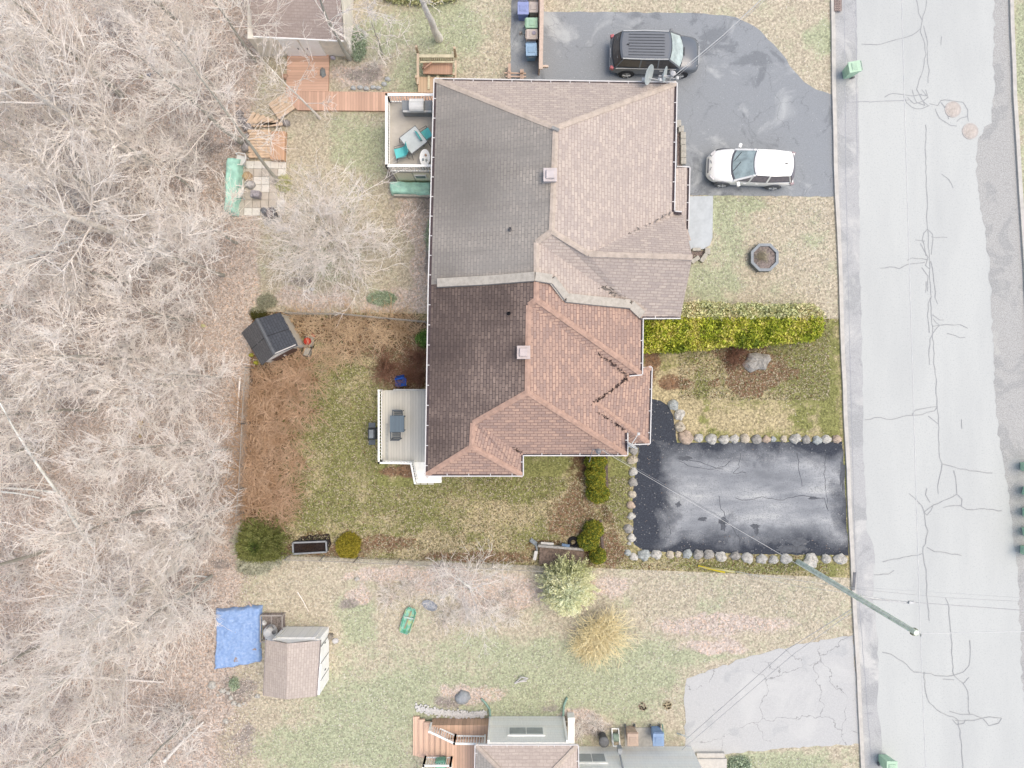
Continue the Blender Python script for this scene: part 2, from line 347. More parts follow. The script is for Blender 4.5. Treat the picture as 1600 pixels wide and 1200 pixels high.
def polysheet(name, pts, z, mt, kind='structure'):
    b = MB(); b.poly([(p.x, p.y, z) for p in PX(pts)][::-1])
    o = b.build(name, mt, origin=(0, 0, z)); return tag(o, kind=kind)
def wob(pts, amp, step=12, seed=0, closed=True):
    "subdivide an outline and roughen it (px)"
    r = random.Random(seed); out = []; n = len(pts)
    for i in range(n if closed else n-1):
        a = pts[i]; c = pts[(i+1) % n]; L = math.hypot(c[0]-a[0], c[1]-a[1]); k = max(1, int(L/step))
        for j in range(k):
            t = j/k; out.append((a[0]+(c[0]-a[0])*t+(r.uniform(-amp, amp) if j else 0), a[1]+(c[1]-a[1])*t+(r.uniform(-amp, amp) if j else 0)))
    if not closed: out.append(pts[-1])
    return out
def asphalt(name, base, dark, light, dk=.5, lt=.6, sc=.35, spec=.2, grain=.15, crack=None):
    t = NT(name); p = t.pos()
    big = t.noise(p, sc, 7, .62, 3, .6); big2 = t.noise(p, sc*.8, 6, .6, 21, .8); fine = t.noise(p, 16, 4, .85); sp = t.noise(p, 34, 2, .8, 4)
    col = t.ramp(fine, [(.3, shade(base, 1-grain)), (.5, base), (.7, shade(base, 1+grain))])
    col = t.mix(t.mask(big, dk, dk+.05), col, t.ramp(fine, [(.3, shade(dark, 1-grain)), (.7, shade(dark, 1+grain))]))
    col = t.mix(t.mask(big2, lt, lt+.12), col, t.ramp(fine, [(.3, shade(light, 1-grain*.5)), (.7, shade(light, 1+grain*.5))]))
    v = t.n('ShaderNodeTexVoronoi'); v.inputs['Scale'].default_value = 5; t.l(p, v.inputs['Vector'])
    s2 = t.n('ShaderNodeSeparateColor'); t.l(v.outputs['Color'], s2.inputs[0])
    fl = t.math('MULTIPLY', t.math('LESS_THAN', v.outputs['Distance'], .13), t.math('GREATER_THAN', s2.outputs[0], .7))
    col = t.mix(t.math('MULTIPLY', fl, .5), col, C(shade(light, 1.05)))
    if crack:
        pd = t.n('ShaderNodeVectorMath', operation='ADD'); t.l(p, pd.inputs[0])
        nn = t.n('ShaderNodeTexNoise'); nn.inputs['Scale'].default_value = 1.6; nn.inputs['Detail'].default_value = 5; t.l(p, nn.inputs['Vector']); t.l(nn.outputs['Color'], pd.inputs[1])
        vc = t.n('ShaderNodeTexVoronoi', feature='DISTANCE_TO_EDGE'); vc.inputs['Scale'].default_value = .33; t.l(pd.outputs[0], vc.inputs['Vector'])
        m = t.math('MULTIPLY', t.math('LESS_THAN', vc.outputs['Distance'], .006), t.mask(big2, .44, .5))
        col = t.mix(t.math('MULTIPLY', m, crack), col, C(shade(dark, .6)))
    return t.done(col, .8, fine, .35, .01, spec=spec)
# road
KL = [(1300, -90), (1300, 0), (1302, 150), (1306, 305), (1311, 400), (1316, 560), (1322, 690), (1330, 860), (1334, 950), (1340, 1050), (1347, 1200), (1352, 1290)]
KR = [(1575, -90), (1578, 0), (1583, 150), (1592, 300), (1600, 420), (1612, 700), (1622, 950), (1632, 1290)]
t = NT('road_surface'); p = t.pos(); ps = t.stretch(p, 1, .25, 1)
a = t.noise(ps, .5, 5, .6); f = t.noise(p, 13, 4, .85); f2 = t.noise(p, 30, 2, .8, 3)
col = t.ramp(a, [(.3, (213, 216, 218)), (.6, (223, 226, 227))])
col = t.mix(t.mask(f, .36, .46), C(198, 202, 205), col); col = t.mix(t.mask(f2, .62, .7), col, C(232, 234, 235))
road = polysheet('road', KL+KR[::-1], .004, t.done(col, .9, f, .3, .01, spec=.15))
GE = [(1336, -90), (1338, 0), (1339, 90), (1341, 150), (1342, 260), (1343, 400), (1346, 520), (1349, 640), (1348, 700), (1352, 760), (1354, 830), (1364, 850), (1367, 868), (1365, 890), (1364, 930), (1368, 965), (1372, 1010), (1372, 1060), (1371, 1110), (1377, 1150), (1377, 1200), (1380, 1290)]
polysheet('road_gutter', KL+wob(GE, 1.5, 10, 3, False)[::-1], .008, asphalt('patched_gutter_asphalt', (202, 203, 207), (188, 190, 194), (224, 224, 225), .5, .52, .5, grain=.1))
GR = [(1553, -90), (1553, 0), (1553, 150), (1550, 192), (1538, 198), (1529, 215), (1526, 240), (1527, 280), (1532, 320), (1537, 350), (1545, 400), (1548, 470), (1553, 560), (1556, 640), (1562, 700), (1575, 760), (1583, 830), (1590, 900), (1594, 1000), (1610, 1290)]
polysheet('road_shoulder', wob(GR, 2.5, 7, 5, False)+KR[::-1], .008, asphalt('worn_shoulder_asphalt', (196, 196, 197), (182, 183, 185), (210, 210, 209), .52, .6, .6, grain=.16))
km = plain('kerb_concrete', (232, 228, 224), .06, 3, .9)
def kerb(name, line, wd):
    b = MB(); pts = PX(line); o_ = []
    for i, p in enumerate(pts):
        d = (pts[min(i+1, len(pts)-1)]-pts[max(i-1, 0)]).normalized(); n_ = Vector((d.y, -d.x, 0)); o_.append((p-n_*wd/2, p+n_*wd/2))
    for i in range(len(pts)-1):
        (a1, a2), (b1, b2) = o_[i], o_[i+1]
        z = .12
        v = [(a1.x, a1.y, -.05), (a2.x, a2.y, -.05), (b2.x, b2.y, -.05), (b1.x, b1.y, -.05), (a1.x, a1.y, z), (a2.x, a2.y, z), (b2.x, b2.y, z), (b1.x, b1.y, z)]
        b.add(v, [(0, 1, 2, 3), (7, 6, 5, 4), (0, 4, 5, 1), (1, 5, 6, 2), (2, 6, 7, 3), (3, 7, 4, 0)])
    o = b.build(name, km, origin=(0, 0, 0)); tag(o, kind='structure'); return o
kerb('kerb', wob(KL, .5, 40, 1, False), .2); kerb('kerb', wob([(u+1, v) for u, v in KR], .5, 40, 2, False), .2)
# driveways
ND = [(797, 130), (800, -20), (846, -20), (850, 18), (960, 19), (1100, 21), (1150, 27), (1180, 42), (1200, 62), (1222, 84), (1240, 110), (1256, 128), (1275, 140), (1300, 148), (1304, 307), (1075, 305), (1060, 305), (1000, 140)]
polysheet('driveway_north', wob(ND, 1, 9, 8), .010, asphalt('pale_sealed_asphalt', (166, 171, 179), (144, 149, 157), (204, 208, 213), .56, .55, .42, grain=.08, crack=.25))  # paler patches paint glare into the asphalt colour
PDV = [(1017, 623), (1032, 626), (1044, 634), (1052, 650), (1056, 672), (1058, 692), (1316, 690), (1326, 868), (1180, 866), (1010, 862), (990, 850), (988, 800), (990, 760), (994, 735), (998, 700), (975, 690), (975, 640)]
t = NT('worn_black_asphalt'); p = t.pos()
# traffic-worn grey middle, black sealer left at the margins: distance from a box in world space
c0 = P(1182, 776); hw = Vector((4.75, 2.25, 0))
sx = t.n('ShaderNodeSeparateXYZ'); t.l(p, sx.inputs[0])
dx = t.math('SUBTRACT', t.math('ABSOLUTE', t.math('SUBTRACT', sx.outputs[0], c0.x)), hw.x)
dy = t.math('SUBTRACT', t.math('ABSOLUTE', t.math('SUBTRACT', sx.outputs[1], c0.y)), hw.y)
dd = t.math('MAXIMUM', dx, dy); n1 = t.noise(p, .45, 6, .62, 2, .5); n2 = t.noise(t.stretch(p, .5, 1.4), .7, 6, .6, 8)
e = t.math('ADD', dd, t.math('MULTIPLY', t.math('SUBTRACT', n1, .5), 3.4))
f = t.noise(p, 15, 4, .85); s3 = t.noise(p, 24, 2, .9, 6)
grey = t.ramp(n2, [(.3, (142, 146, 154)), (.45, (166, 170, 178)), (.57, (192, 195, 201)), (.7, (222, 224, 226))])
grey = t.mix(t.mask(f, .34, .5), C(130, 134, 142), grey)
blk = t.ramp(f, [(.3, (52, 56, 66)), (.55, (74, 79, 91)), (.7, (104, 110, 122))])
v = t.n('ShaderNodeTexVoronoi'); v.inputs['Scale'].default_value = 7; t.l(p, v.inputs['Vector']); s2 = t.n('ShaderNodeSeparateColor'); t.l(v.outputs['Color'], s2.inputs[0])
fl = t.math('MULTIPLY', t.math('LESS_THAN', v.outputs['Distance'], .2), t.math('GREATER_THAN', s2.outputs[0], .62))
blk = t.mix(t.math('MULTIPLY', fl, .75), blk, C(165, 165, 168))
col = t.mix(t.mask(e, .5, -.75), blk, grey)
hole = t.mask(t.noise(p, .6, 5, .65, 33), .60, .72); col = t.mix(t.math('MULTIPLY', hole, .55), col, blk)
polysheet('driveway', wob(PDV, 1, 8, 9), .012, t.done(col, .8, f, .4, .01, spec=.2))
SDV = [(1070, 1075), (1073, 1060), (1115, 1045), (1165, 1028), (1210, 1015), (1270, 1003), (1333, 992), (1344, 1162), (1270, 1166), (1200, 1172), (1090, 1180), (1070, 1165)]
polysheet('driveway_south', wob(SDV, 1.8, 7, 11), .010, asphalt('worn_grey_asphalt', (214, 215, 218), (202, 204, 208), (222, 223, 225), .58, .55, .5, grain=.07, crack=.5))
# cracks: ribbons of sealant lying on the road / drives
def ribbons(name, lines, z, wpx, mt, seed=1, jit=1.2):
    r = random.Random(seed); b = MB()
    for L in lines:
        pts = PX(wob(L, jit, 7, r.randint(0, 9999), False))
        for i in range(len(pts)-1):
            a, c = pts[i], pts[i+1]; d = (c-a)
            if d.length < 1e-4: continue
            n_ = Vector((d.y, -d.x, 0)).normalized()*wpx*H/F/2*r.uniform(.7, 1.2)
            b.add([(a.x-n_.x, a.y-n_.y, z), (a.x+n_.x, a.y+n_.y, z), (c.x+n_.x, c.y+n_.y, z), (c.x-n_.x, c.y-n_.y, z)], [(0, 3, 2, 1)])
            z += .00002
    return tag(b.build(name, mt, origin=(0, 0, 0)), kind='structure')
CR = [[(1432,-30),(1432,0),(1435,20),(1441,32),(1447,10),(1446,-30)],[(1441,32),(1438,50),(1443,62),(1447,85),(1442,110),(1436,125),(1432,140),(1440,155),(1450,165)],[(1443,40),(1448,60),(1449,90),(1452,110),(1450,130)],
[(1346,69),(1370,70),(1400,62),(1425,55),(1438,45)],[(1382,152),(1395,146),(1412,148),(1425,150),(1440,147)],[(1412,150),(1416,160),(1425,168),(1440,170),(1452,165)],[(1425,140),(1432,160),(1445,165),(1436,148),(1448,150),(1440,140)],[(1418,152),(1428,162),(1442,158),(1450,152),(1446,140)],
[(1452,162),(1465,165),(1470,157),(1485,157),(1505,160),(1512,172),(1513,190)],[(1461,170),(1468,185),(1485,196),(1495,197)],[(1470,160),(1478,170),(1482,186)],[(1495,190),(1500,185),(1512,182)],[(1446,195),(1446,240),(1448,300),(1449,355),(1452,400)],
[(1449,358),(1443,365),(1441,375),(1445,390),(1447,400)],[(1449,358),(1457,366),(1457,380),(1455,398)],[(1430,375),(1445,377)],[(1455,370),(1480,371)],[(1471,57),(1470,70)],[(1471,272),(1482,280),(1489,294)],
[(1452,400),(1453,440),(1455,480),(1457,520),(1459,560),(1463,600),(1464,630),(1466,660),(1467,700),(1468,715),(1472,725)],[(1375,419),(1390,417),(1405,420),(1418,413),(1438,411),(1445,410)],[(1417,407),(1425,403),(1440,404),(1450,406)],
[(1440,418),(1450,432),(1449,455)],[(1447,440),(1446,457)],[(1438,380),(1444,392),(1450,402),(1446,415),(1452,420)],[(1454,408),(1457,420),(1459,440),(1461,465),(1465,475)],[(1454,465),(1450,475),(1450,500),(1452,520)],[(1457,492),(1468,500),(1475,500)],
[(1457,510),(1470,508),(1490,508),(1500,507),(1512,513)],[(1458,498),(1468,508),(1458,520),(1453,530),(1452,570)],[(1480,521),(1500,528),(1508,527)],[(1351,656),(1375,652),(1385,655),(1400,654),(1420,649),(1440,648),(1460,642),(1465,635),(1450,637),(1430,641),(1425,648)],
[(1450,650),(1465,662)],[(1502,655),(1503,670)],[(1472,725),(1468,745),(1465,760),(1466,772)],[(1472,725),(1485,728),(1500,733),(1525,736),(1550,739)],[(1490,735),(1494,755),(1495,772),(1503,780),(1502,790),(1490,790),(1474,793)],
[(1495,772),(1480,780),(1458,789),(1455,797),(1448,805),(1444,800),(1450,795),(1457,790)],[(1420,771),(1435,785),(1443,797),(1445,808),(1446,820),(1450,830),(1447,840),(1446,850),(1442,855),(1442,865),(1444,880),(1447,890),(1448,920),(1449,940),(1452,970)],
[(1448,763),(1446,773),(1453,785)],[(1500,790),(1510,796),(1530,795),(1565,798)],[(1448,855),(1460,862),(1480,864),(1502,868)],[(1379,878),(1405,873),(1440,865)],[(1365,898),(1388,897),(1397,891)],
[(1378,1019),(1392,1022),(1410,1033),(1428,1050),(1445,1052),(1470,1056),(1490,1055),(1505,1050),(1514,1040),(1516,1020),(1515,1000)],[(1490,1055),(1505,1068),(1512,1080),(1513,1110),(1515,1115)],[(1473,1061),(1490,1062)],[(1505,1068),(1514,1058)],
[(1444,1050),(1446,1080),(1452,1098),(1470,1113),(1490,1120),(1497,1125),(1500,1150),(1503,1180),(1505,1260)],[(1483,1111),(1500,1116),(1520,1116),(1535,1122),(1545,1134),(1560,1130),(1565,1122),(1545,1120),(1535,1122),(1520,1126),(1492,1125)],[(1477,934),(1483,950),(1486,990),(1488,1027),(1490,1055)],[(1488,1124),(1495,1132),(1506,1130),(1508,1124)]]
ribbons('road_crack', CR, .010, 1.15, plain('crack_sealant', (186, 189, 194), .06), 3)
ribbons('road_joint', [[(1337, 0), (1339, 260)], [(1319, 0), (1322, 300), (1329, 600), (1336, 860), (1347, 1000), (1362, 1200)], [(1322, 160), (1390, 158), (1420, 156)]], .0125, .8, plain('joint_line', (172, 176, 190), .06), 4, .6)
ribbons('driveway_crack', [[(1245, 707), (1248, 735), (1253, 760)], [(1289, 707), (1287, 740), (1290, 765), (1294, 798)], [(1060, 720), (1075, 728), (1100, 732), (1115, 733), (1133, 728), (1141, 720)], [(1070, 718), (1095, 722), (1110, 728), (1130, 733)], [(1157, 708), (1155, 730), (1145, 739), (1166, 739)], [(1150, 778), (1170, 781), (1190, 776), (1215, 781), (1230, 778), (1255, 774), (1275, 779), (1288, 778), (1292, 795)], [(1124, 775), (1126, 795), (1136, 815), (1156, 840), (1154, 855)], [(1045, 820), (1048, 835)]], .0135, .8, plain('driveway_crack_dark', (92, 95, 104), .1), 5, 2)
b = MB()
r5 = random.Random(4)
for cu, cv, ru, rv in [(1060, 788, 5, 5), (1097, 811, 9, 4), (1131, 815, 9, 7), (1180, 822, 9, 5), (1070, 716, 12, 4), (1130, 820, 5, 12), (1182, 830, 4, 8), (1240, 858, 30, 7), (1248, 846, 16, 8), (1316, 740, 5, 26), (1270, 778, 10, 2.5)]:
    n_ = 34; rr = [r5.uniform(.5, 1.15) for _ in range(n_)]; rr = [(rr[i-1]+rr[i]*2)/3 for i in range(n_)]
    b.poly([(P(cu+ru*rr[i]*math.cos(i*6.283/n_), cv-rv*rr[i]*math.sin(i*6.283/n_)).to_2d().to_3d()+Vector((0, 0, .0145+.0004*cv/900))) for i in range(n_)])
tag(b.build('driveway_patch', plain('tar_patch', (112, 116, 125), .15, 8), origin=(0, 0, 0)), kind='structure')
# porch slab of the north unit, step stones
b = MB(); b.prism(PX([(1074, 308), (1113, 307), (1112, 372), (1108, 384), (1098, 390), (1078, 390), (1074, 372)]), 0, .16)
tag(b.build('porch_slab', plain('porch_concrete', (208, 218, 230), .05, 3), bevel=.01), 'pale blue-grey concrete porch slab with one rounded corner beside the pale roof', 'porch slab')
# ------------------------------------------------------------ roofs
def shingle(name, a, b_, mortar, stain=None, s_lo=.35, s_hi=.6, bw=.34, rh=.155, amp=.5, spots=()):
    "asphalt shingle courses in the face's own slope coordinates; weathering stain where the slope is stained"
    t = NT(name); uv = t.pos('uv'); p = t.pos()
    a, b_, mortar = PL(name, a), PL(name, b_), PL(name, mortar); stain = PL(name, stain) if stain else None
    br = t.n('ShaderNodeTexBrick'); br.offset = .5; br.inputs['Scale'].default_value = 1; br.inputs['Brick Width'].default_value = bw; br.inputs['Row Height'].default_value = rh
    br.inputs['Mortar Size'].default_value = .016; br.inputs['Mortar Smooth'].default_value = .3; br.inputs['Bias'].default_value = 0
    br.inputs['Color1'].default_value = C(a); br.inputs['Color2'].default_value = C(b_); br.inputs['Mortar'].default_value = C(mortar); t.l(uv, br.inputs['Vector'])
    n = t.noise(p, .5, 5, .65, 2); f = t.noise(t.stretch(uv, 3, 7), 1, 3, .8); f2 = t.noise(p, 22, 3, .8)
    col = t.mix(t.mask(f, .45, .62), br.outputs['Color'], t.mix(.5, br.outputs['Color'], C(shade(b_, .88))))
    col = t.mix(t.math('MULTIPLY', t.mask(f2, .5, .75), .35), col, C(shade(a, 1.1)))
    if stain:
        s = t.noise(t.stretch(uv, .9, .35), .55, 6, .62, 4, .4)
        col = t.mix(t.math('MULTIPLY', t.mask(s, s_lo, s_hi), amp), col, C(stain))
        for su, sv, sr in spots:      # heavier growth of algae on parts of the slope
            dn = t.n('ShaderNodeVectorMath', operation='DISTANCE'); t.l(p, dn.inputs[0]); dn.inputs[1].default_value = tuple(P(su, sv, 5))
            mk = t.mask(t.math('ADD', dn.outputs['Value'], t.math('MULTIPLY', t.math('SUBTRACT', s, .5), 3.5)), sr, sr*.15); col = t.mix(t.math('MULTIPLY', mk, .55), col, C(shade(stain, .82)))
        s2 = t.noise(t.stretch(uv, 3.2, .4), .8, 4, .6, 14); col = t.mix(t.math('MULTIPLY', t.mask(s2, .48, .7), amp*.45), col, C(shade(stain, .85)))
    else:
        col = t.mix(t.math('MULTIPLY', t.mask(n, .5, .7), .25), col, C(shade(b_, .92)))
    return t.done(col, .95, br.outputs['Fac'], -.35, .01, spec=.12)
class Roof(MB):
    def __init__(s): super().__init__(); s.uvs = []
    def face(s, pts, m=0):
        pts = [Vector(p) for p in pts]; n = Vector((0, 0, 0))
        for i in range(len(pts)):
            a = pts[i]; c = pts[(i+1) % len(pts)]; n += a.cross(c)
        if n.z < 0: pts = pts[::-1]; n = -n
        n.normalize(); h = Vector((0, 0, 1)).cross(n)
        h = h.normalized() if h.length > .02 else Vector((1, 0, 0)); vv = n.cross(h)
        s.add(pts, [tuple(range(len(pts)))], m); s.uvs.append([(p.dot(h), p.dot(vv)) for p in pts])
    def build(s, name, mats, parent=None, **k):
        o = super().build(name, mats, parent, **k); me = o.data; ul = me.uv_layers.new(name='UVMap'); i = 0
        for pl, uv in zip(me.polygons, s.uvs):
            for li, q in zip(pl.loop_indices, uv): ul.data[li].uv = q
        return o
def plane3(a, b, c): n = (b-a).cross(c-a).normalized(); return (a, n)
def hit(u, v, pl):
    "the point of a roof plane seen at a photo pixel"
    o = Vector((0, 0, H)); d = Vector(((u-800)/F, (600-v)/F, -1)); a, n = pl; return o+d*((a-o).dot(n)/d.dot(n))
def capstrip(b, p, q, w=.25, h=.018, m=0):
    "ridge cap shingles straddling a ridge or hip, slightly proud"
    p = Vector(p); q = Vector(q); d = (q-p).normalized(); side = d.cross(Vector((0, 0, 1))).normalized(); up = side.cross(d)
    prof = [(-w/2, -.035), (-w/2, .0+h*.3), (0, h+.02), (w/2, h*.3), (w/2, -.035)]
    L = (q-p).length; n = max(1, int(L/.28)); vs = []
    for i in range(n):
        a = p+(q-p)*(i/n); c = p+(q-p)*((i+1)/n); base = []
        for e, dz in ((a, .012), (c, .0)):
            for x, z in prof: base.append(e+side*x+up*(z+dz))
        b.add(base, [(0, 1, 6, 5), (1, 2, 7, 6), (2, 3, 8, 7), (3, 4, 9, 8), (0, 4, 3, 2, 1), (5, 6, 7, 8, 9)], m)
        for f in range(6): getattr(b, 'uvs', []).append(None)
ZE = 4.4
Wp = plane3(P(679, 124, ZE), P(665, 743, ZE), P(868, 200, 6.5))
house = empty('semi_detached_house', P(850, 440, 0), 'large house in the centre under one brown hipped roof, pale northern half, darker southern half', 'house')
R1 = hit(868, 200, Wp); R2 = hit(862, 361, Wp); R3 = hit(838, 379, Wp); R4 = hit(838, 430, Wp); R5 = hit(838, 468, Wp)
R6 = hit(826, 477, Wp); R7 = hit(824, 613, Wp); R8 = hit(739, 661, Wp); R9 = hit(737, 698, Wp)
NW = P(679, 124, ZE); NE = P(1057, 130, ZE); SE1 = P(1053, 331, ZE)
GRI = P(920, 397, 6.05); GPK = P(1082, 402, 6.05); GNE = P(1066, 332, 4.15); GSE = P(1063, 497, 4.15); GSW = P(1004, 497, 4.25)
EW1 = P(670, 445, ZE); SW = P(665, 743, ZE)
S1SE = P(1003, 585, 4.3); V2 = P(981, 588, 4.3)
SWE = P(817, 743, ZE); SWN = P(817, 711, ZE); S3E = P(980, 711, 4.35)
GA = P(929, 629, 4.95); GNE2 = P(1018, 574, 3.75); GSE2 = P(1015, 693, 3.75); GSW2 = P(981, 694, 3.75)
sh_ne = shingle('shingle_pale_brown', (221, 200, 187), (190, 171, 165), (158, 137, 131))
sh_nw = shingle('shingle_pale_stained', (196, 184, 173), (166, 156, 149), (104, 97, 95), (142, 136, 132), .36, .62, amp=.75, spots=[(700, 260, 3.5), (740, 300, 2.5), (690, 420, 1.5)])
sh_se = shingle('shingle_brown', (222, 188, 171), (182, 158, 151), (146, 118, 111))
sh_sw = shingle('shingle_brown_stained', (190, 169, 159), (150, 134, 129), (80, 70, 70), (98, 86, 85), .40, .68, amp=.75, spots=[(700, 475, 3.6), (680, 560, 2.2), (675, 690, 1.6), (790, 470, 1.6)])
b = Roof()
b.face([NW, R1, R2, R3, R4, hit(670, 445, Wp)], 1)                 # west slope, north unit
b.face([NW, NE, R1], 0)                                            # north hip
b.face([R1, NE, SE1, P(1000, 356, 4.95), GRI, R2], 0)              # east slope
b.face([GRI, P(1000, 356, 4.95), SE1, GNE, GPK], 0)                # gable, north side
b.face([R2, GRI, GPK, GSE, GSW, P(983, 477, 4.55), P(842, 379, 6.20), R3], 0)
b.face([R3, P(842, 379, 6.20), P(983, 477, 4.55), P(884, 465, 5.72), P(862, 436, 6.0), R4], 0)
roofN = b.build('roof', [sh_ne, sh_nw], house); roofN['label'] = 'pale white-veiled brown shingle roof of the northern unit, grey stained on its west slope'
b = Roof()
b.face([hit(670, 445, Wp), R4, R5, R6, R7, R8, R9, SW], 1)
b.face([R4, P(862, 436, 6.0), P(884, 465, 5.72), P(983, 477, 4.55), GSW, S1SE, R5], 0)
b.face([R5, S1SE, V2, R6], 0)
b.face([R6, V2, P(979, 594, 4.32), GA, P(980, 674, 4.32), P(980, 690, 4.33), S3E, R7], 0)
b.face([R7, S3E, SWN, P(750, 664, 5.25), R8], 0)
b.face([R8, P(750, 664, 5.25), SWN, SWE, R9], 0)
b.face([R9, SWE, SW], 0)
b.face([GA, P(980, 592, 4.35), GNE2, GSE2], 0)
b.face([GA, GSE2, GSW2, P(980, 674, 4.32)], 0)
b.face([P(980, 592, 4.35), P(1003, 575, 3.75), GNE2], 0)
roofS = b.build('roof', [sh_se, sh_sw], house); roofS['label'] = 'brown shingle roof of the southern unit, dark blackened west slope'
capN = plain('cap_veiled', (216, 194, 178), .08, 4, .95); capS = plain('cap_brown', (216, 181, 165), .1, 4, .95); capG = plain('cap_pale_grey', (196, 186, 178), .1, 4, .95)  # northern cap carries the painted white veil
b = MB()
for a, c in [(NW, R1), (NE, R1), (R1, R2), (R2, R3), (R3, R4), (R2, GRI), (GRI, GPK)]: capstrip(b, a, c)
b.build('ridge_cap', capN, house)
b = MB()
for a, c in [(R4, R5), (R5, R6), (R6, R7), (R7, R8), (R8, R9), (R9, SW), (R9, SWE), (R7, S3E), (R5, S1SE)]: capstrip(b, a, c)
b.build('ridge_cap', capS, house)
for a, c in [(GA, GSE2), (P(980, 592, 4.4), GNE2)]: b = MB(); capstrip(b, a, c); b.build('ridge_cap', capS, house)
# party wall cap between the two units
b = MB(); bf = MB()
PWL = [P(684, 442, 4.62), P(760, 438, 5.4), P(836, 432, 6.28), P(862, 436, 6.1), P(872, 449, 5.95), P(884, 465, 5.75), P(930, 470, 5.2), P(985, 475, 4.65), P(1003, 492, 4.45)]
for i in range(len(PWL)-1):
    b.beam(PWL[i], PWL[i+1], .40, .18); bf.beam(PWL[i]+Vector((0, -.21, -.05)), PWL[i+1]+Vector((0, -.21, -.05)), .05, .2)
b.build('party_wall_cap', plain('cap_strip', (206, 196, 184), .08, 5, .9), house); bf.build('flashing', plain('flashing', (128, 128, 132), .08, 5, .5), house)
# valley debris
def debris(name, line, n, c, parent, seed, wd=.07):
    r = random.Random(seed); b = MB()
    for i in range(int(n*.8)):
        t_ = r.random(); k = t_*(len(line)-1); j = min(int(k), len(line)-2); p = line[j].lerp(line[j+1], k-j)+Vector((r.uniform(-wd, wd), r.uniform(-wd, wd), .03))
        a = r.uniform(0, 6.28); L = r.uniform(.02, .06); b.beam(p-Vector((math.cos(a), math.sin(a), 0))*L, p+Vector((math.cos(a), math.sin(a), 0))*L, r.uniform(.02, .04), .01)
    return b.build(name, c, parent)
dm = plain('wet_leaves', (74, 58, 54), .2, 9, .9)
debris('valley_debris', [P(925, 632, 5.0), GA.lerp(P(980, 592, 4.35), .5), P(980, 591, 4.4)], 90, dm, house, 1, .06)
debris('valley_debris', [P(935, 552, 4.9), P(960, 571, 4.65), P(979, 587, 4.4)], 60, dm, house, 2, .06)
debris('valley_debris', [P(935, 645, 4.9), P(960, 661, 4.65), P(979, 673, 4.4)], 40, dm, house, 3, .05)
debris('valley_debris', [P(945, 385, 5.6), P(1000, 356, 5.0), P(1048, 333, 4.5)], 45, plain('wet_leaves_pale', (120, 110, 104), .2, 9, .9), house, 4, .05)
debris('valley_debris', [P(940, 447, 5.1), P(962, 458, 4.9), P(983, 473, 4.7)], 60, plain('wet_leaves_grey', (122, 118, 112), .2, 9, .9), house, 5, .16)
debris('valley_debris', [P(801, 700, 4.6), P(813, 707, 4.5)], 20, dm, house, 6, .08)
# gutters: white lip, dark trough, white hanger straps
gw = plain('white_gutter', (246, 244, 248), .03, 4, .5); gd = plain('gutter_trough', (92, 80, 84), .15, 6, .8)
def gutter(pts, parent, out, step=.95, name='gutter'):
    "pts along the eave; out: sign of the side that faces outward"
    lip = MB(); tr = MB()
    for i in range(len(pts)-1):
        a, c = Vector(pts[i]), Vector(pts[i+1]); d = (c-a).normalized(); n_ = Vector((d.y, -d.x, 0)).normalized()*out
        lip.beam(a+n_*.02, c+n_*.02, .05, .11); tr.beam(a-n_*.06, c-n_*.06, .11, .03)
        k = int((c-a).length/step)
        for j in range(1, k+1):
            p = a+(c-a)*(j/(k+.5)); lip.beam(p-n_*.10+Vector((0, 0, .03)), p+n_*.01+Vector((0, 0, .03)), .035, .025)
    o = lip.build(name, gw, parent); tr.build('trough', gd, o); return o
up = Vector((0, 0, .02))
gutter([NW+up, P(670, 445, ZE)+up, SW+up], house, 1); gutter([NW+up, NE+up], house, -1); gutter([NE+up, SE1+up, P(1065, 332, ZE)+up], house, -1)
gutter([SW+up, SWE+up], house, 1); gutter([SWE+up, SWN+up, S3E+up, P(980, 676, 4.35)+up], house, 1)
gutter([P(1003, 575, 3.8), GNE2+up, GSE2+up, GSW2+up], house, -1); gutter([GSE+up, GSW+up, S1SE+up, P(983, 587, 4.32)+up], house, -1) if False else gutter([GSW+up, S1SE+up, P(983, 587, 4.32)+up], house, -1)
gutter([GSE+up, GSW+up], house, -1)
# lower front roof of the north unit
b = Roof(); b.face([P(1050, 262, 4.3), P(1077, 262, 3.9), P(1075, 360, 3.9), P(1080, 376, 3.95), P(1060, 376, 4.2), P(1050, 335, 4.3)]); b.build('lower_roof', sh_ne, house)
gutter([P(1057, 261, 3.95), P(1077, 262, 3.93), P(1075, 358, 3.93)], house, -1)
# walls (set back under the eaves)
wallm = plain('beige_siding', (205, 196, 180), .06, 3, .8); brickm = plain('house_brick', (190, 160, 145), .12, 6, .9)
b = MB()
def inset(pts, z0, z1):
    b.prism([p.to_2d() for p in pts], z0, z1)
WN = [P(682, 128, 0), P(1050, 134, 0), P(1047, 262, 0), P(1062, 266, 0), P(1060, 490, 0), P(1003, 490, 0), P(1000, 570, 0), P(1012, 578, 0), P(1010, 686, 0), P(975, 686, 0), P(974, 704, 0), P(812, 704, 0), P(812, 736, 0), P(672, 736, 0)]
WN = [Vector((p.x*(H-ZE)/H*.99, p.y*(H-ZE)/H*.985, 0)) for p in WN]
inset(WN, 0, 3.7); b.build('wall', wallm, house)
b = MB(); SF = [Vector((p.x*1.004, p.y*1.004, 0)) for p in WN]; b.prism([p.to_2d() for p in SF], 3.69, 3.73); b.build('soffit', gw, house)
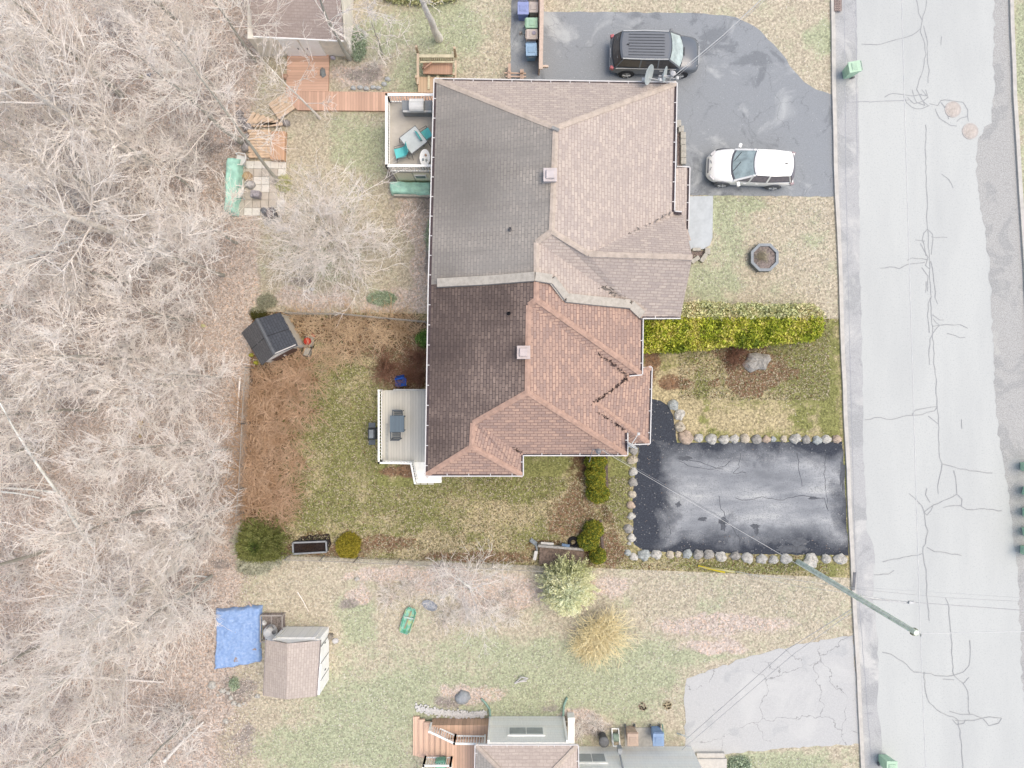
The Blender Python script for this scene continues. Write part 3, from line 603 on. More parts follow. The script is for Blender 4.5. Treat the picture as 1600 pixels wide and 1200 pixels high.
# roof vents, vent pipes
vm = plain('vent_metal', (226, 212, 212), .05, 3, .5)
def vent(u, v, z, pale, lab):
    c = P(u, v, z); b = MB()
    b.box(c+Vector((0, 0, .10)), (.56, .56, .32)); b.box(c+Vector((0, 0, .28)), (.60, .60, .07)); b.box(c+Vector((0, 0, .35)), (.38, .38, .10)); b.box(c+Vector((0, 0, .41)), (.34, .34, .03))
    o = b.build('roof_vent', plain('vent_pale' if pale else 'vent_metal', (226, 212, 216) if pale else (216, 202, 200), .05, 3, .5), house, bevel=.015); o['label'] = lab
vent(859, 276, 6.45, True, 'square pale metal roof vent by the ridge of the north unit'); vent(818, 551, 6.05, False, 'square light metal roof vent by the ridge of the south unit')
for (u, v), pale in (((797, 359), True), ((795, 490), False)):
    p = hit(u, v, Wp); b = MB(); b.lathe(p-Vector((0, 0, .15)), [(.09, 0), (.09, .2), (.055, .22), (.055, .5), (.035, .5), (.035, .4)], 12)
    b.build('vent_pipe', plain('pipe_pale' if pale else 'pipe_black', (95, 92, 96) if pale else (22, 22, 28), .1), house)
# apex flashing bits
b = MB(); b.box(P(868, 201, 6.62), (.35, .14, .03), R(-25)); b.build('flashing', plain('flash_grey', (150, 150, 152), .1), house)
# service mast + clamp at the south-east
b = MB(); p = P(931, 702, 4.6); b.tube([p, p+Vector((0, 0, .9))], .035, 8); b.lathe(p+Vector((0, 0, .85)), [(.05, 0), (.13, .05), (.13, .16), (.06, .26), (.01, .28)], 12); b.tube([p+Vector((0, 0, .8)), p+Vector((.3, .05, .7)), p+Vector((.45, -.2, .6))], .02, 6)
b.tube([p+Vector((0, 0, .9)), p+Vector((-.25, .06, .8)), p+Vector((-.28, -.4, .2)), p+Vector((-.3, -.6, -.1))], .018, 6)
b.build('service_mast', plain('mast_grey', (170, 168, 174), .15), house)
b = MB(); p = P(1046, 126, 4.6); b.tube([p, p+Vector((0, 0, .7))], .035, 8); b.lathe(p+Vector((0, 0, .65)), [(.05, 0), (.12, .05), (.12, .15), (.01, .24)], 12); b.beam(p+Vector((-.6, .02, .45)), p+Vector((0, 0, .5)), .06, .06)
b.build('service_mast', plain('mast_pale', (228, 228, 235), .08), house)
# satellite dishes
def dish(loc, rz, tilt, lab, r=.42, c=(196, 212, 220)):
    o = empty('satellite_dish', loc, lab, 'satellite dish'); m = plain('dish_'+str(int(c[0])), c, .06, 3, .5); mw = plain('dish_arm', (236, 238, 242), .05)
    Mx = Matrix.Rotation(rz, 4, 'Z') @ Matrix.Rotation(tilt, 4, 'Y')
    b = MB(); prof = [(r*k/8, .10*(k/8)**2*r/.42) for k in range(1, 9)]; prof2 = [(a+.006, h-.02) for a, h in prof[::-1]]
    b.lathe(loc+Vector((0, 0, .55)), prof+prof2, 24, 0, Mx @ Matrix.Scale(1.0, 4)); b.build('reflector', m, o, smooth=False)
    b = MB(); ax = Mx.to_3x3() @ Vector((0, 0, 1)); sd_ = Mx.to_3x3() @ Vector((1, 0, 0)); q = loc+Vector((0, 0, .55))
    b.beam(q+sd_*.3, q+sd_*.25+ax*.62, .035, .035); b.box(q+sd_*.2+ax*.65, (.12, .12, .1)); b.build('feed_arm', mw, o)
    b = MB(); b.tube([loc, loc+Vector((0, 0, .35)), q-ax*.05], .03, 8); b.beam(loc-Vector((.15, 0, 0)), loc+Vector((.15, 0, 0)), .16, .03); b.build('mount', mw, o); return o
dish(P(1008, 124, 4.5), R(-25), R(68), 'larger satellite dish on the north gutter, tilted on edge above the black car', .45)
dish(P(1033, 124, 4.5), R(-15), R(74), 'smaller satellite dish on the north gutter, next to the cable mast', .36)
dish(P(984, 696, 4.3), R(60), R(80), 'small white satellite dish seen edge-on at the roof corner above the black driveway', .28, (232, 236, 240))

# ------------------------------------------------------------ railings
def railing(b, pts, h, gap=.115, w=.05, post=True, top=.09):
    for i in range(len(pts)-1):
        a, c = Vector(pts[i]), Vector(pts[i+1]); L = (c-a).length; z = Vector((0, 0, 1))
        b.beam(a+z*h, c+z*h, top, .05); b.beam(a+z*.1, c+z*.1, .05, .06); n = max(1, int(L/gap))
        for j in range(1, n): p = a+(c-a)*(j/n); b.beam(p+z*.1, p+z*h, .032, .032)
        if post:
            for q in (a, c): b.beam(q, q+z*(h+.06), .1, .1)
# property deck (white) ---------------------------------------
white = plain('white_paint', (300, 300, 300), .04, 3, .6); deckw = planks('white_deck_boards', (250, 246, 236), .145, 0, .05, .4)
dk = empty('white_deck', P(628, 665, 0), 'white painted raised deck with railing and steps against the dark west slope', 'deck')
zf = .9
dk_pts = [P(597, 610, zf), P(690, 610, zf), P(690, 722, zf), P(644, 722, zf), P(597, 720, zf)]
b = MB(); b.prism([p.to_2d() for p in dk_pts], zf-.12, zf); b.build('floor', deckw, dk)
b = MB(); b.prism([(p.x*.985, p.y*.985) for p in dk_pts], 0, zf-.13); b.build('skirt', white, dk)
b = MB(); A = P(597, 610, zf); B_ = P(597, 720, zf); Cc = P(646, 721, zf); D_ = P(648, 748, .15)
railing(b, [A, B_], .92, .16); railing(b, [B_, Cc], .92, .16); b.build('railing', white, dk)
b = MB(); railing(b, [Cc, P(652, 752, .2)], .9, .16, post=False); b.build('stair_railing', white, dk)
b = MB(); railing(b, [P(621, 609, zf), P(690, 609, zf)], .92, .2); o = b.build('railing', plain('grey_rail', (186, 188, 190), .08), dk); o['label'] = 'grey north railing of the deck'
b = MB()
for k in range(5):
    z = zf-.17*(k+1)*.95
    q = [P(647+k*1.2, 722+k*6, z), P(690, 722+k*6, z), P(690, 729+k*6, z), P(648+k*1.2, 729+k*6, z)]; b.prism([p.to_2d() for p in q], z-.05, z)
b.prism(PX([(652, 748), (690, 748), (690, 754), (652, 754)]), 0, .12); b.build('stairs', white, dk)
b = MB()
for k in range(3): b.prism(PX([(647+k*10.5, 748), (657+k*10.5, 748), (657+k*10.5, 757), (648+k*10.5, 757)]), 0, .06+.002*k)
tag(b.build('stepping_slab', plain('slab_stone', (226, 222, 206), .08), bevel=.01), 'row of cream paving slabs at the foot of the white deck steps', 'paving slabs')
b = MB(); q = P(601.5, 690, zf); b.box(q+Vector((.1, 0, .012)), (.13, 1.9, .02)); tag(b.build('loose_board', plain('grey_board', (196, 198, 196), .08)), 'grey board lying along the west railing of the white deck', 'board')
# table and chairs
tb = empty('patio_table', P(624, 661, zf), 'grey-blue slatted patio table in the middle of the white deck', 'table')
bl = planks('blue_grey_slats', (134, 152, 168), .075, 0, .06, .8); blp = plain('blue_grey_plastic', (128, 146, 162), .06)
c = P(624, 661, zf); b = MB(); b.box(c+Vector((0, 0, .72)), (.74, .86, .04)); b.build('tabletop', bl, tb, bevel=.015)
for a in (-1, 1):
    for e in (-1, 1): b = MB(); b.beam(c+Vector((a*.3, e*.36, 0)), c+Vector((a*.3, e*.36, .71)), .05, .05); b.build('leg', blp, tb)
def slat_chair(loc, rz, lab, fold=False):
    o = empty('patio_chair', loc, lab, 'chair', 'chairs at the deck table'); Mz = Matrix.Rotation(rz, 4, 'Z'); gm_ = plain('chair_grey', (112, 120, 128), .08)
    def T(x, y, z): return (Mz @ Vector((x, y, z)))+loc
    b = MB()
    for k in range(5): b.beam(T(-.2, .2-k*.09, .44), T(.2, .2-k*.09, .44), .06, .025)
    b.build('seat', gm_, o); b = MB()
    b.beam(T(-.24, -.26, .86), T(.24, -.26, .86), .05, .06); b.beam(T(-.24, -.22, .55), T(.24, -.22, .55), .04, .04)
    for k in range(7): b.beam(T(-.21+k*.07, -.23, .5), T(-.21+k*.07, -.29, .86), .035, .02)
    b.build('backrest', gm_, o)
    for a in (-1, 1):
        for e in (-1, 1): b = MB(); b.beam(T(a*.23, e*.22, 0), T(a*.23, e*.22, .46), .035, .035); b.build('leg', gm_, o)
        b = MB(); b.beam(T(a*.25, -.24, .64), T(a*.25, .2, .64), .05, .03); b.build('armrest', gm_, o)
    return o
slat_chair(P(624, 648, zf), R(180), 'slatted chair pushed in at the north end of the deck table')
slat_chair(P(621, 678, zf), R(0), 'slatted chair pulled out at the south end of the deck table')
# gas grill west of the deck
gr = empty('gas_grill', P(586, 676, 0), 'dark grey barbecue grill on the grass against the west railing of the white deck', 'grill')
c = P(586, 676, 0); dg = plain('grill_dark', (78, 84, 92), .1, 5, .5); lg = plain('grill_lid', (150, 158, 166), .08, 5, .4)
b = MB(); b.box(c+Vector((0, 0, .45)), (.42, .6, .75)); b.build('cabinet', dg, gr, bevel=.02)
b = MB(); b.box(c+Vector((0, 0, .92)), (.44, .62, .2), taper=.8); b.build('lid', dg, gr, bevel=.04); b = MB(); b.box(c+Vector((.0, 0, 1.03)), (.22, .44, .02)); b.build('lid_panel', lg, gr, bevel=.01)
for s_ in (-1, 1): b = MB(); b.box(c+Vector((0, s_*.45, .82)), (.36, .27, .05)); b.build('side_shelf', plain('shelf_grey', (104, 112, 122), .08), gr, bevel=.03)
# blue folding chair
bc = empty('plastic_chair', P(630, 597, 0), 'bright blue plastic chair on the brown bed north of the white deck', 'chair'); c = P(629, 597, 0)
bm_ = planks('blue_plastic', (46, 100, 206), .09, 0, .12, .35); b = MB(); Mz = Matrix.Rotation(R(12), 4, 'Z'); bp_ = plain('blue_plain', (38, 84, 190), .1)
b.box(c+Vector((-.02, .0, .42)), (.5, .46, .04), R(12)); b.build('seat', bm_, bc, bevel=.01)
b = MB(); b.box(c+Vector((-.06, .26, .62)), (.5, .08, .5), M=Mz @ Matrix.Rotation(R(20), 4, 'X')); b.build('backrest', bm_, bc, bevel=.01)
for a in (-1, 1):
    for e in (-1, 1): b = MB(); b.beam(c+Vector((a*.24, e*.2, 0)), c+Vector((a*.22, e*.2, .42)), .04, .04); b.build('leg', bp_, bc)
    b = MB(); b.beam(c+Vector((a*.26-.04*0, -.2, .6)), c+Vector((a*.26, .2, .6)), .05, .03); b.build('armrest', bp_, bc)

# north deck ---------------------------------------------------
zf = 2.2
nd = empty('raised_deck', P(650, 215, 0), 'raised grey-floored deck with white railing beside the pale roof', 'deck')
fl = plain('deck_vinyl', (216, 208, 200), .07, 1.2, .8)
q = [P(609, 160, zf), P(720, 160, zf), P(720, 268, zf), P(609, 268, zf)]
b = MB(); b.prism([p.to_2d() for p in q], zf-.2, zf); b.build('floor', fl, nd)
b = MB(); railing(b, [P(609, 268, zf), P(609, 160, zf)], .95, .13, top=.12); b.build('railing', white, nd)
b = MB(); railing(b, [P(609, 160, zf), P(700, 160, zf)], .95, .13, top=.12); b.build('railing', white, nd)
b = MB(); railing(b, [P(609, 268, zf), P(700, 268, zf)], .95, .13, top=.12); b.build('railing', white, nd)
b = MB(); b.prism([(P(611.5, 0, zf).x, P(0, 163, zf).y), (P(700, 0, zf).x, P(0, 163, zf).y), (P(700, 0, zf).x, P(0, 266.5, zf).y), (P(611.5, 0, zf).x, P(0, 266.5, zf).y)], .0, zf-.21); b.build('storage_wall', planks('cream_panels', (310, 302, 276), .9, 0, .03, .4), nd)
p0 = P(0, 266.5, zf).y; b = MB(); cx = P(657, 0, 1.3).x
b.box((cx, p0-.02, 1.25), (.62, .06, .5)); b.build('window_frame', white, nd); b = MB(); b.box((cx, p0-.05, 1.25), (.48, .03, .36)); b.build('window_pane', plain('glass_grey', (150, 162, 168), .1, 3, .2), nd)
# green tarp on lumber under deck
def tarp(name, pts, h, mt, lab, cat, seed, amp=.06, nx=34, ny=18):
    TL, TR, BR, BL = [np.array(p) for p in PX(pts)]; A, B = np.meshgrid(np.linspace(0, 1, nx), np.linspace(0, 1, ny))
    V = (TL*(1-A[..., None])+TR*A[..., None])*(1-B[..., None])+(BL*(1-A[..., None])+BR*A[..., None])*B[..., None]
    x, y = V[..., 0], V[..., 1]; edge = np.minimum(np.minimum(A, 1-A)*nx, np.minimum(B, 1-B)*ny)
    hh = h*np.clip(edge/2.2, 0, 1)**.6*(1+.25*(vnoise(x, y, 1.3, seed)-.5))+amp*(vnoise(x, y, 3.5, seed+1, 4)-.3)*2
    V[..., 2] = np.maximum(hh, .02); V[..., 0] += .10*(vnoise(x, y, 2, seed+2)-.5)*2; V[..., 1] += .10*(vnoise(x, y, 2, seed+3)-.5)*2
    i = np.arange(nx*ny).reshape(ny, nx); Fq = np.stack([i[1:, :-1], i[1:, 1:], i[:-1, 1:], i[:-1, :-1]], -1).reshape(-1, 4)
    return tag(npmesh(name, V.reshape(-1, 3), Fq, mt, smooth=True), lab, cat)
teal = plain('teal_tarp', (214, 272, 256), .1, 2.5, .5)
tarp('tarp_cover', [(609, 287), (676, 287), (676, 308), (611, 306)], .55, teal, 'mint green tarpaulin over a stack below the south side of the raised grey deck', 'tarp', 11, .05, 40, 16)
b = MB(); b.prism(PX([(616, 306), (690, 307), (690, 310), (617, 309)]), 0, .35); tag(b.build('timber', plain('pale_timber', (212, 204, 196), .1)), 'pale timber length in front of the mint green tarpaulin by the raised deck', 'timber')
# big silver grill on the north deck
c = P(655, 175, zf); gg = empty('gas_grill', c, 'large silver lidded barbecue on the raised deck beside the pale roof', 'grill')
sv = plain('stainless', (238, 240, 244), .05, 3, .35); dk2 = plain('grill_slate', (128, 136, 146), .08, 4, .5)
b = MB(); b.box(c+Vector((0, 0, .42)), (1.5, .5, .8)); b.build('cabinet', dk2, gg, bevel=.02); b = MB(); b.tube([c+Vector((-.36, -.12, .98)), c+Vector((.36, -.12, .98))], .26, 16); b.box(c+Vector((0, 0, .94)), (.74, .5, .3)); b.build('lid', sv, gg, bevel=.03)
b = MB(); b.beam(c+Vector((-.7, -.28, .78)), c+Vector((.72, -.28, .78)), .07, .14); b.build('control_panel', sv, gg)
b = MB(); b.tube([c+Vector((-.3, -.36, 1.0)), c+Vector((.3, -.36, 1.0))], .02, 8); b.build('handle', plain('handle_grey', (150, 150, 160)), gg)
for s_ in (-1, 1): b = MB(); b.box(c+Vector((s_*.56, 0, .86)), (.36, .5, .04)); b.build('side_shelf', dk2, gg, bevel=.02)
# glass table with dark rim
c = P(649, 226, zf); gt = empty('glass_table', c, 'square frosted glass table turned at an angle on the raised deck', 'table'); rz = R(38)
b = MB(); b.box(c+Vector((0, 0, .71)), (.98, .98, .02), rz); b.build('tabletop', plain('frosted_glass', (214, 226, 230), .05, 2, .15, spec=.6), gt, bevel=.005)
b = MB(); Mz = Matrix.Rotation(rz, 4, 'Z'); k4 = [Mz @ Vector((x*.5, y*.5, .71))+c for x, y in ((-1, -1), (1, -1), (1, 1), (-1, 1))]; dkm = plain('dark_frame', (96, 100, 108), .1)
for i in range(4): b.beam(k4[i], k4[(i+1) % 4], .03, .03)
b.build('rim', dkm, gt)
for q in k4: b = MB(); b.tube([q, Vector((c.x+(q.x-c.x)*1.12, c.y+(q.y-c.y)*1.12, c.z))], .015, 6); b.build('leg', dkm, gt)
def sling_chair(loc, rz, lab):
    o = empty('sling_chair', loc, lab, 'chair', 'turquoise chairs on the raised deck'); Mz = Matrix.Rotation(rz, 4, 'Z'); tq = plain('turquoise_sling', (118, 232, 238), .06, 4, .6)
    def T(x, y, z): return (Mz @ Vector((x, y, z)))+loc
    b = MB(); n = 8
    prof = [(.28, .44), (.15, .41), (0, .39), (-.15, .39), (-.24, .46), (-.32, .66), (-.38, .86), (-.42, .98)]
    for i in range(n-1):
        (y0, z0), (y1, z1) = prof[i], prof[i+1]; b.add([T(-.25, y0, z0), T(.25, y0, z0), T(.25, y1, z1), T(-.25, y1, z1)], [(0, 1, 2, 3)])
    ob = b.build('sling', tq, o); md = ob.modifiers.new('s', 'SOLIDIFY'); md.thickness = .015
    for a in (-1, 1):
        b = MB(); b.tube([T(a*.28, .3, 0), T(a*.27, .26, .43), T(a*.27, -.24, .4), T(a*.27, -.44, 1.0)], .014, 6); b.tube([T(a*.28, .3, .02), T(a*.3, .22, .62), T(a*.3, -.1, .64), T(a*.27, -.32, .66)], .014, 6); b.tube([T(a*.27, -.2, .42), T(a*.28, -.36, 0)], .014, 6); b.build('side_frame', dkm, o)
    return o
sling_chair(P(628, 243, zf), R(105), 'turquoise sling chair at the west corner of the angled glass table'); sling_chair(P(667, 215, zf), R(-58), 'turquoise sling chair east of the angled glass table by the eave')
c = P(666, 252, zf); tb2 = empty('side_table', c, 'small oval white table cluttered with bits in the corner of the raised deck', 'table')
b = MB(); Ms = Matrix.Diagonal((.62, 1, 1, 1)); b.lathe(c, [(.38, .55), (.42, .56), (.42, .6), (.3, .605), (.02, .6)], 20, 0, Ms); b.build('tabletop', white, tb2)
b = MB(); b.lathe(c, [(.05, 0), (.04, .55)], 8); b.build('pedestal', white, tb2)
for k, (dx, dy, cc) in enumerate([(.05, .1, (232, 170, 120)), (-.08, -.12, (150, 170, 180)), (.08, -.14, (210, 220, 215))]):
    b = MB(); b.lathe(c+Vector((dx, dy, .605)), [(.05, 0), (.055, .1), (.03, .11)], 10); tag(b.build('small_pot', plain('pot%d' % k, cc)), ['orange', 'grey-blue', 'pale green'][k]+' small pot on the oval white table of the raised deck', 'pot')

# ------------------------------------------------------------ south house
sh = empty('bungalow', P(850, 1180, 0), 'pale bungalow at the bottom edge with siding wall, windows and brown hip roof', 'house')
pw = planks('pale_siding', (310, 308, 304), .25, 2, .02, .12); ph = plain('pale_window_glass', (176, 186, 192), .06, 3, .3)
y0 = P(0, 1119, 0).y; y1 = P(0, 1172, 0).y
b = MB(); xa = P(764, 0, 0).x; xb = P(882, 0, 0).x
b.box(((xa+xb)/2, y0-3, 1.4), (xb-xa, 6, 2.8)); xe = P(1080, 0, 0).x; yb = P(0, 1166, 0).y
b.box(((xb+xe)/2+.0, yb-3, 1.5), (xe-xb, 6, 3.0)); b.build('wall', pw, sh)
b = MB(); b.prism(PX([(742, 1163), (903, 1163), (900, 1290), (742, 1290)], 0), 0, .01)
e = [P(743, 1164, 2.85), P(903, 1164, 2.85), P(905, 1300, 2.85), P(741, 1300, 2.85)]; a1 = P(823, 1246, 4.0); a2 = P(823, 1290, 4.0)
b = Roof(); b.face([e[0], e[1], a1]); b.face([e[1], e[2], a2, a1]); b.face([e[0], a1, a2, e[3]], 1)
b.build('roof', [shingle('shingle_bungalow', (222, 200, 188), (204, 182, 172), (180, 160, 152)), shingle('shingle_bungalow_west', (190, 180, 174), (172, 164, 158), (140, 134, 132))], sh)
b = MB(); capstrip(b, e[0], a1, .22); capstrip(b, e[1], a1, .22); b.build('ridge_cap', capN, sh)
gutter([e[3], e[0], e[1], e[2]], sh, -1, .75)
def win(c, wx, wz, par, split=2, face=1):
    "window on a north facing wall"
    b = MB(); b.box(c+Vector((0, .03, 0)), (wx, .08, wz)); f = b.build('window', white, par)
    for k in range(split):
        b = MB(); b.box(c+Vector(((k-(split-1)/2)*(wx-.16)/split, .075, 0)), ((wx-.24)/split, .02, wz-.2)); b.build('pane', ph, f)
win(Vector((P(822, 0, 1.5).x, y0, 1.75)), 1.9, .85, sh); win(Vector((P(925, 0, 1.4).x, yb, 1.3)), 1.55, .95, sh); win(Vector((P(928, 0, 2.4).x, yb, 2.55)), 1.2, .6, sh)
for u in (766, 880):
    b = MB(); x = P(u, 0, 0).x; b.box((x, y0+.05, 1.4), (.10, .1, 2.7)); b.build('downspout', white, sh)
b = MB(); x = P(884, 0, 0).x; b.box((x+.25, y0-.6, .3), (.35, 1.6, .6)); b.build('utility_box', white, sh)
b = MB(); c = P(968, 1176, 1.3); b.box(c+Vector((0, .15, 0)), (.22, .3, .4)); b.tube([c, c+Vector((.05, -.4, 1.0))], .05, 8); b.build('meter', plain('meter_grey', (168, 176, 186)), sh)
b = MB(); b.tube([P(752, 1092, .08), P(758, 1098, .1), P(765, 1108, .12), P(766, 1119, .35)], .06, 8); tag(b.build('drain_hose', plain('drain_green', (128, 176, 158), .1)), 'green drain hose off the left corner of the bungalow wall', 'drain hose')
b = MB(); b.tube([P(886, 1090, .08), P(881, 1103, .1), P(880, 1119, .35)], .06, 8); tag(b.build('drain_hose', plain('drain_green', (128, 176, 158), .1)), 'green drain hose off the right corner of the bungalow wall', 'drain hose')
# bungalow deck
wd = planks('fresh_wood', (275, 220, 184), .14, 0, .08, .45); wdy = planks('fresh_wood_across', (278, 228, 194), .30, 0, .06, .4); wdd = planks('brown_wood_box', (255, 196, 156), .2, 0, .1, .4)
bd = empty('wooden_deck', P(700, 1160, 0), 'orange-brown wooden deck with white railed stairs left of the bungalow', 'deck')
b = MB(); b.prism([p.to_2d() for p in PX([(676, 1122), (764, 1122), (764, 1142), (700, 1142)], 0)], 0, .8); b.build('bench_box', wdd, bd)
b = MB()
for k in range(6): z = .15+.14*k; b.prism([p.to_2d() for p in PX([(646+k*9, 1118+k*2.5), (656+k*9, 1118+k*2.5), (656+k*9, 1180), (646+k*9, 1178)], 0)], z-.14, z)
b.build('stairs', wdy, bd)
b = MB(); b.prism([p.to_2d() for p in PX([(700, 1141), (765, 1141), (765, 1260), (700, 1260)], 0)], .75, .98); b.build('floor', wd, bd)
b = MB(); railing(b, [P(674, 1130, .5), P(712, 1148, .95)], .9, .13, top=.1); railing(b, [P(712, 1148, .95), P(758, 1149, .95)], .9, .13, top=.1); b.build('railing', white, bd)
b = MB(); railing(b, [P(665, 1182, .6), P(706, 1182, .9)], .9, .13, top=.1); railing(b, [P(706, 1182, .9), P(706, 1230, .9)], .9, .13, top=.1); railing(b, [P(665, 1182, .6), P(655, 1230, .6)], .9, .13, top=.1); b.build('railing', white, bd)
c = P(690, 1188, .9); b = MB(); b.box(c+Vector((0, 0, .3)), (.55, .5, .5), R(8)); tag(b.build('cushion', plain('mint_cushion', (150, 212, 188)), bevel=.08), 'mint green cushion on the bungalow deck behind its white railing', 'cushion')
# ------------------------------------------------------------ sheds
# dark roofed resin shed on the property
s1 = empty('garden_shed', P(432, 532, 0), 'small resin shed with charcoal shingle roof and brown doors in the corner of the yard', 'shed')
zr, ze = 2.35, 1.75
A = P(401, 498, zr); B_ = P(429, 554, zr); R_a = P(438, 488, ze); R_b = P(466, 540, ze); L_a = P(377, 520, ze); L_b = P(409, 571, ze)
b = Roof(); b.face([A, B_, R_b, R_a], 0); b.face([A, B_, L_b, L_a], 1)
b.build('roof', [shingle('shingle_charcoal', (98, 102, 112), (88, 92, 102), (70, 74, 82), bw=.3, rh=.14), shingle('shingle_charcoal_left', (112, 113, 118), (104, 104, 108), (88, 88, 92), bw=.3, rh=.14)], s1)  # left slope in a slightly lighter grey
b = MB(); capstrip(b, A, B_, .16, .04); M1 = (R_a+R_b)/2; M2 = (A+B_)/2; M3 = (L_a+L_b)/2; b.build('ridge_cap', plain('cap_charcoal', (118, 122, 130), .06), s1)
b = MB(); b.beam(M1+Vector((0, 0, .012)), M2+Vector((0, 0, .012)), .03, .02); b.beam(M3+Vector((0, 0, .012)), M2+Vector((0, 0, .012)), .03, .02); b.build('roof_seam', plain('seam_dark', (60, 62, 68)), s1)
resin = plain('resin_beige', (255, 250, 240), .05, 3, .6); resw = plain('resin_white', (236, 232, 232), .04, 3, .6); resb = plain('resin_brown', (118, 92, 84), .08, 5, .6)
def inn(p, k=.0, z=0): return Vector((p.x, p.y, z))
fx = (R_a-L_a).normalized(); fy = (B_-A).normalized(); fx.z = 0; fy.z = 0
g1 = [inn(L_a)+fx*.16+fy*.06, inn(R_a)-fx*.10+fy*.06, inn(R_b)-fx*.10-fy*.12, inn(L_b)+fx*.16-fy*.12]
b = MB(); b.prism([p.to_2d() for p in g1], 0, ze-.02)
gm_ = (g1[2]+g1[3])/2; b.add([(g1[3].x, g1[3].y, ze-.03), (g1[2].x, g1[2].y, ze-.03), (gm_.x, gm_.y, zr-.04), (gm_.x+fy.x*-.05, gm_.y-fy.y*-.05, zr-.04)], [(0, 1, 2), (0, 3, 1)])
b.build('wall', resin, s1, bevel=.01)
# corner posts, gable board, doors, shelf trims with dark slots
out = fy*.03
b = MB(); b.beam(g1[3]+out+Vector((0, 0, ze+.02)), Vector((gm_.x, gm_.y, zr))+out, .05, .1); b.beam(g1[2]+out+Vector((0, 0, ze+.02)), Vector((gm_.x, gm_.y, zr))+out, .05, .1)
b.beam(g1[3]+out*1.3+fx*.1+Vector((0, 0, ze-.05)), g1[2]+out*1.3-fx*.1+Vector((0, 0, ze-.05)), .05, .3); b.build('gable_board', resw, s1)
for k in (0, 1):
    a_ = g1[3].lerp(g1[2], .17+k*.335); c_ = g1[3].lerp(g1[2], .17+k*.335+.32); b = MB(); b.wall(a_+out*1.6, c_+out*1.6, .12, ze-.25, .05); dd_ = b.build('door', resb, s1)
    q = (c_ if k == 0 else a_)+out*3+Vector((0, 0, 1.0)); b = MB(); b.box(q, (.04, .04, .22)); b.build('handle', resw, dd_)
for k in (1, 2): b = MB(); b.wall(g1[k]+out, g1[k]+out+fy*.02, 0, ze-.1, .2); b.build('corner_post', resin, s1)
b = MB(); bb = MB()
for k in range(4):
    a_ = g1[1].lerp(g1[2], .08+k*.23)+fx*.05; c_ = g1[1].lerp(g1[2], .08+k*.23+.18)+fx*.05
    b.wall(a_-fy*.02, c_+fy*.02, ze-.28, ze-.06, .05)
    for j in range(4): e_ = a_.lerp(c_, .12+.25*j); bb.wall(e_+fx*.03, e_.lerp(c_, .2)+fx*.03, ze-.16, ze-.07, .02)
o = b.build('eave_vent', resw, s1); bb.build('vent_slot', plain('slot_dark', (50, 48, 52)), o)
# white shed SW
s2 = empty('garden_shed', P(478, 1030, 0), 'white shed with pale brown shingle roof on the south lawn beside the blue tarpaulin', 'shed')
ze, zr = 1.95, 2.5
a0, a1_, a2_ = P(416, 1000, ze), P(449, 1005.5, zr), P(500, 1001, ze); c0_, c1_, c2_ = P(412, 1087, ze), P(447, 1093, zr), P(494, 1088, ze)
b = Roof(); b.face([a0, a1_, c1_, c0_]); b.face([a1_, a2_, c2_, c1_]); b.build('roof', shingle('shingle_shed', (216, 198, 188), (200, 182, 174), (178, 160, 152), bw=.3, rh=.13), s2)
b = MB(); b.beam(a2_+Vector((.02, 0, -.05)), c2_+Vector((.02, 0, -.05)), .04, .12); b.build('roof_edge', plain('drip_edge', (150, 138, 140), .1), s2); b = MB(); b.beam(a0+Vector((-.02, 0, -.05)), c0_+Vector((-.02, 0, -.05)), .04, .12); b.build('roof_edge', plain('drip_edge', (150, 138, 140), .1), s2)
ws = planks('white_siding', (310, 310, 310), .4, 0, .02, .15); wsp = plain('white_shed', (310, 310, 310), .03, 3, .6)
xl, xr = P(441, 0, 0).x+.1, P(514, 0, 0).x; yt, yb_ = P(0, 979, 0).y, P(0, 1062, 0).y
b = MB(); b.box(((xl+xr)/2, (yt+yb_)/2, ze/2-.04), (xr-xl, yt-yb_, ze-.08)); xm = (a1_.x+0); b.add([(xl, yt-.01, ze-.09), (xr, yt-.01, ze-.09), (a1_.x, yt-.01, zr-.1)], [(0, 2, 1)]); b.build('wall', wsp, s2, bevel=.01)
b = MB(); b.box(((xl+xr)/2, yt+.02, ze*.48), (xr-xl-.5, .04, ze*.85)); b.beam((xl+.2, yt+.03, .02), (xl+.2, yt+.03, ze), .05, .05); b.build('back_panel', ws, s2)
for k in (0, 1):
    b = MB(); b.box((xr+.02, yt-.85-k*.86, .95), (.04, .82, 1.6)); dr = b.build('door', wsp, s2); b = MB(); b.box((xr+.05, yt-.52-k*1.4, .95), (.03, .05, .2)); b.build('handle', plain('black_handle', (60, 60, 66)), dr)
for k in (0, 1, 2): b = MB(); b.box((xr+.045, yt-.43-k*.86, .98), (.02, .025, 1.62)); b.build('door_gap', plain('gap_grey', (150, 152, 158)), s2)
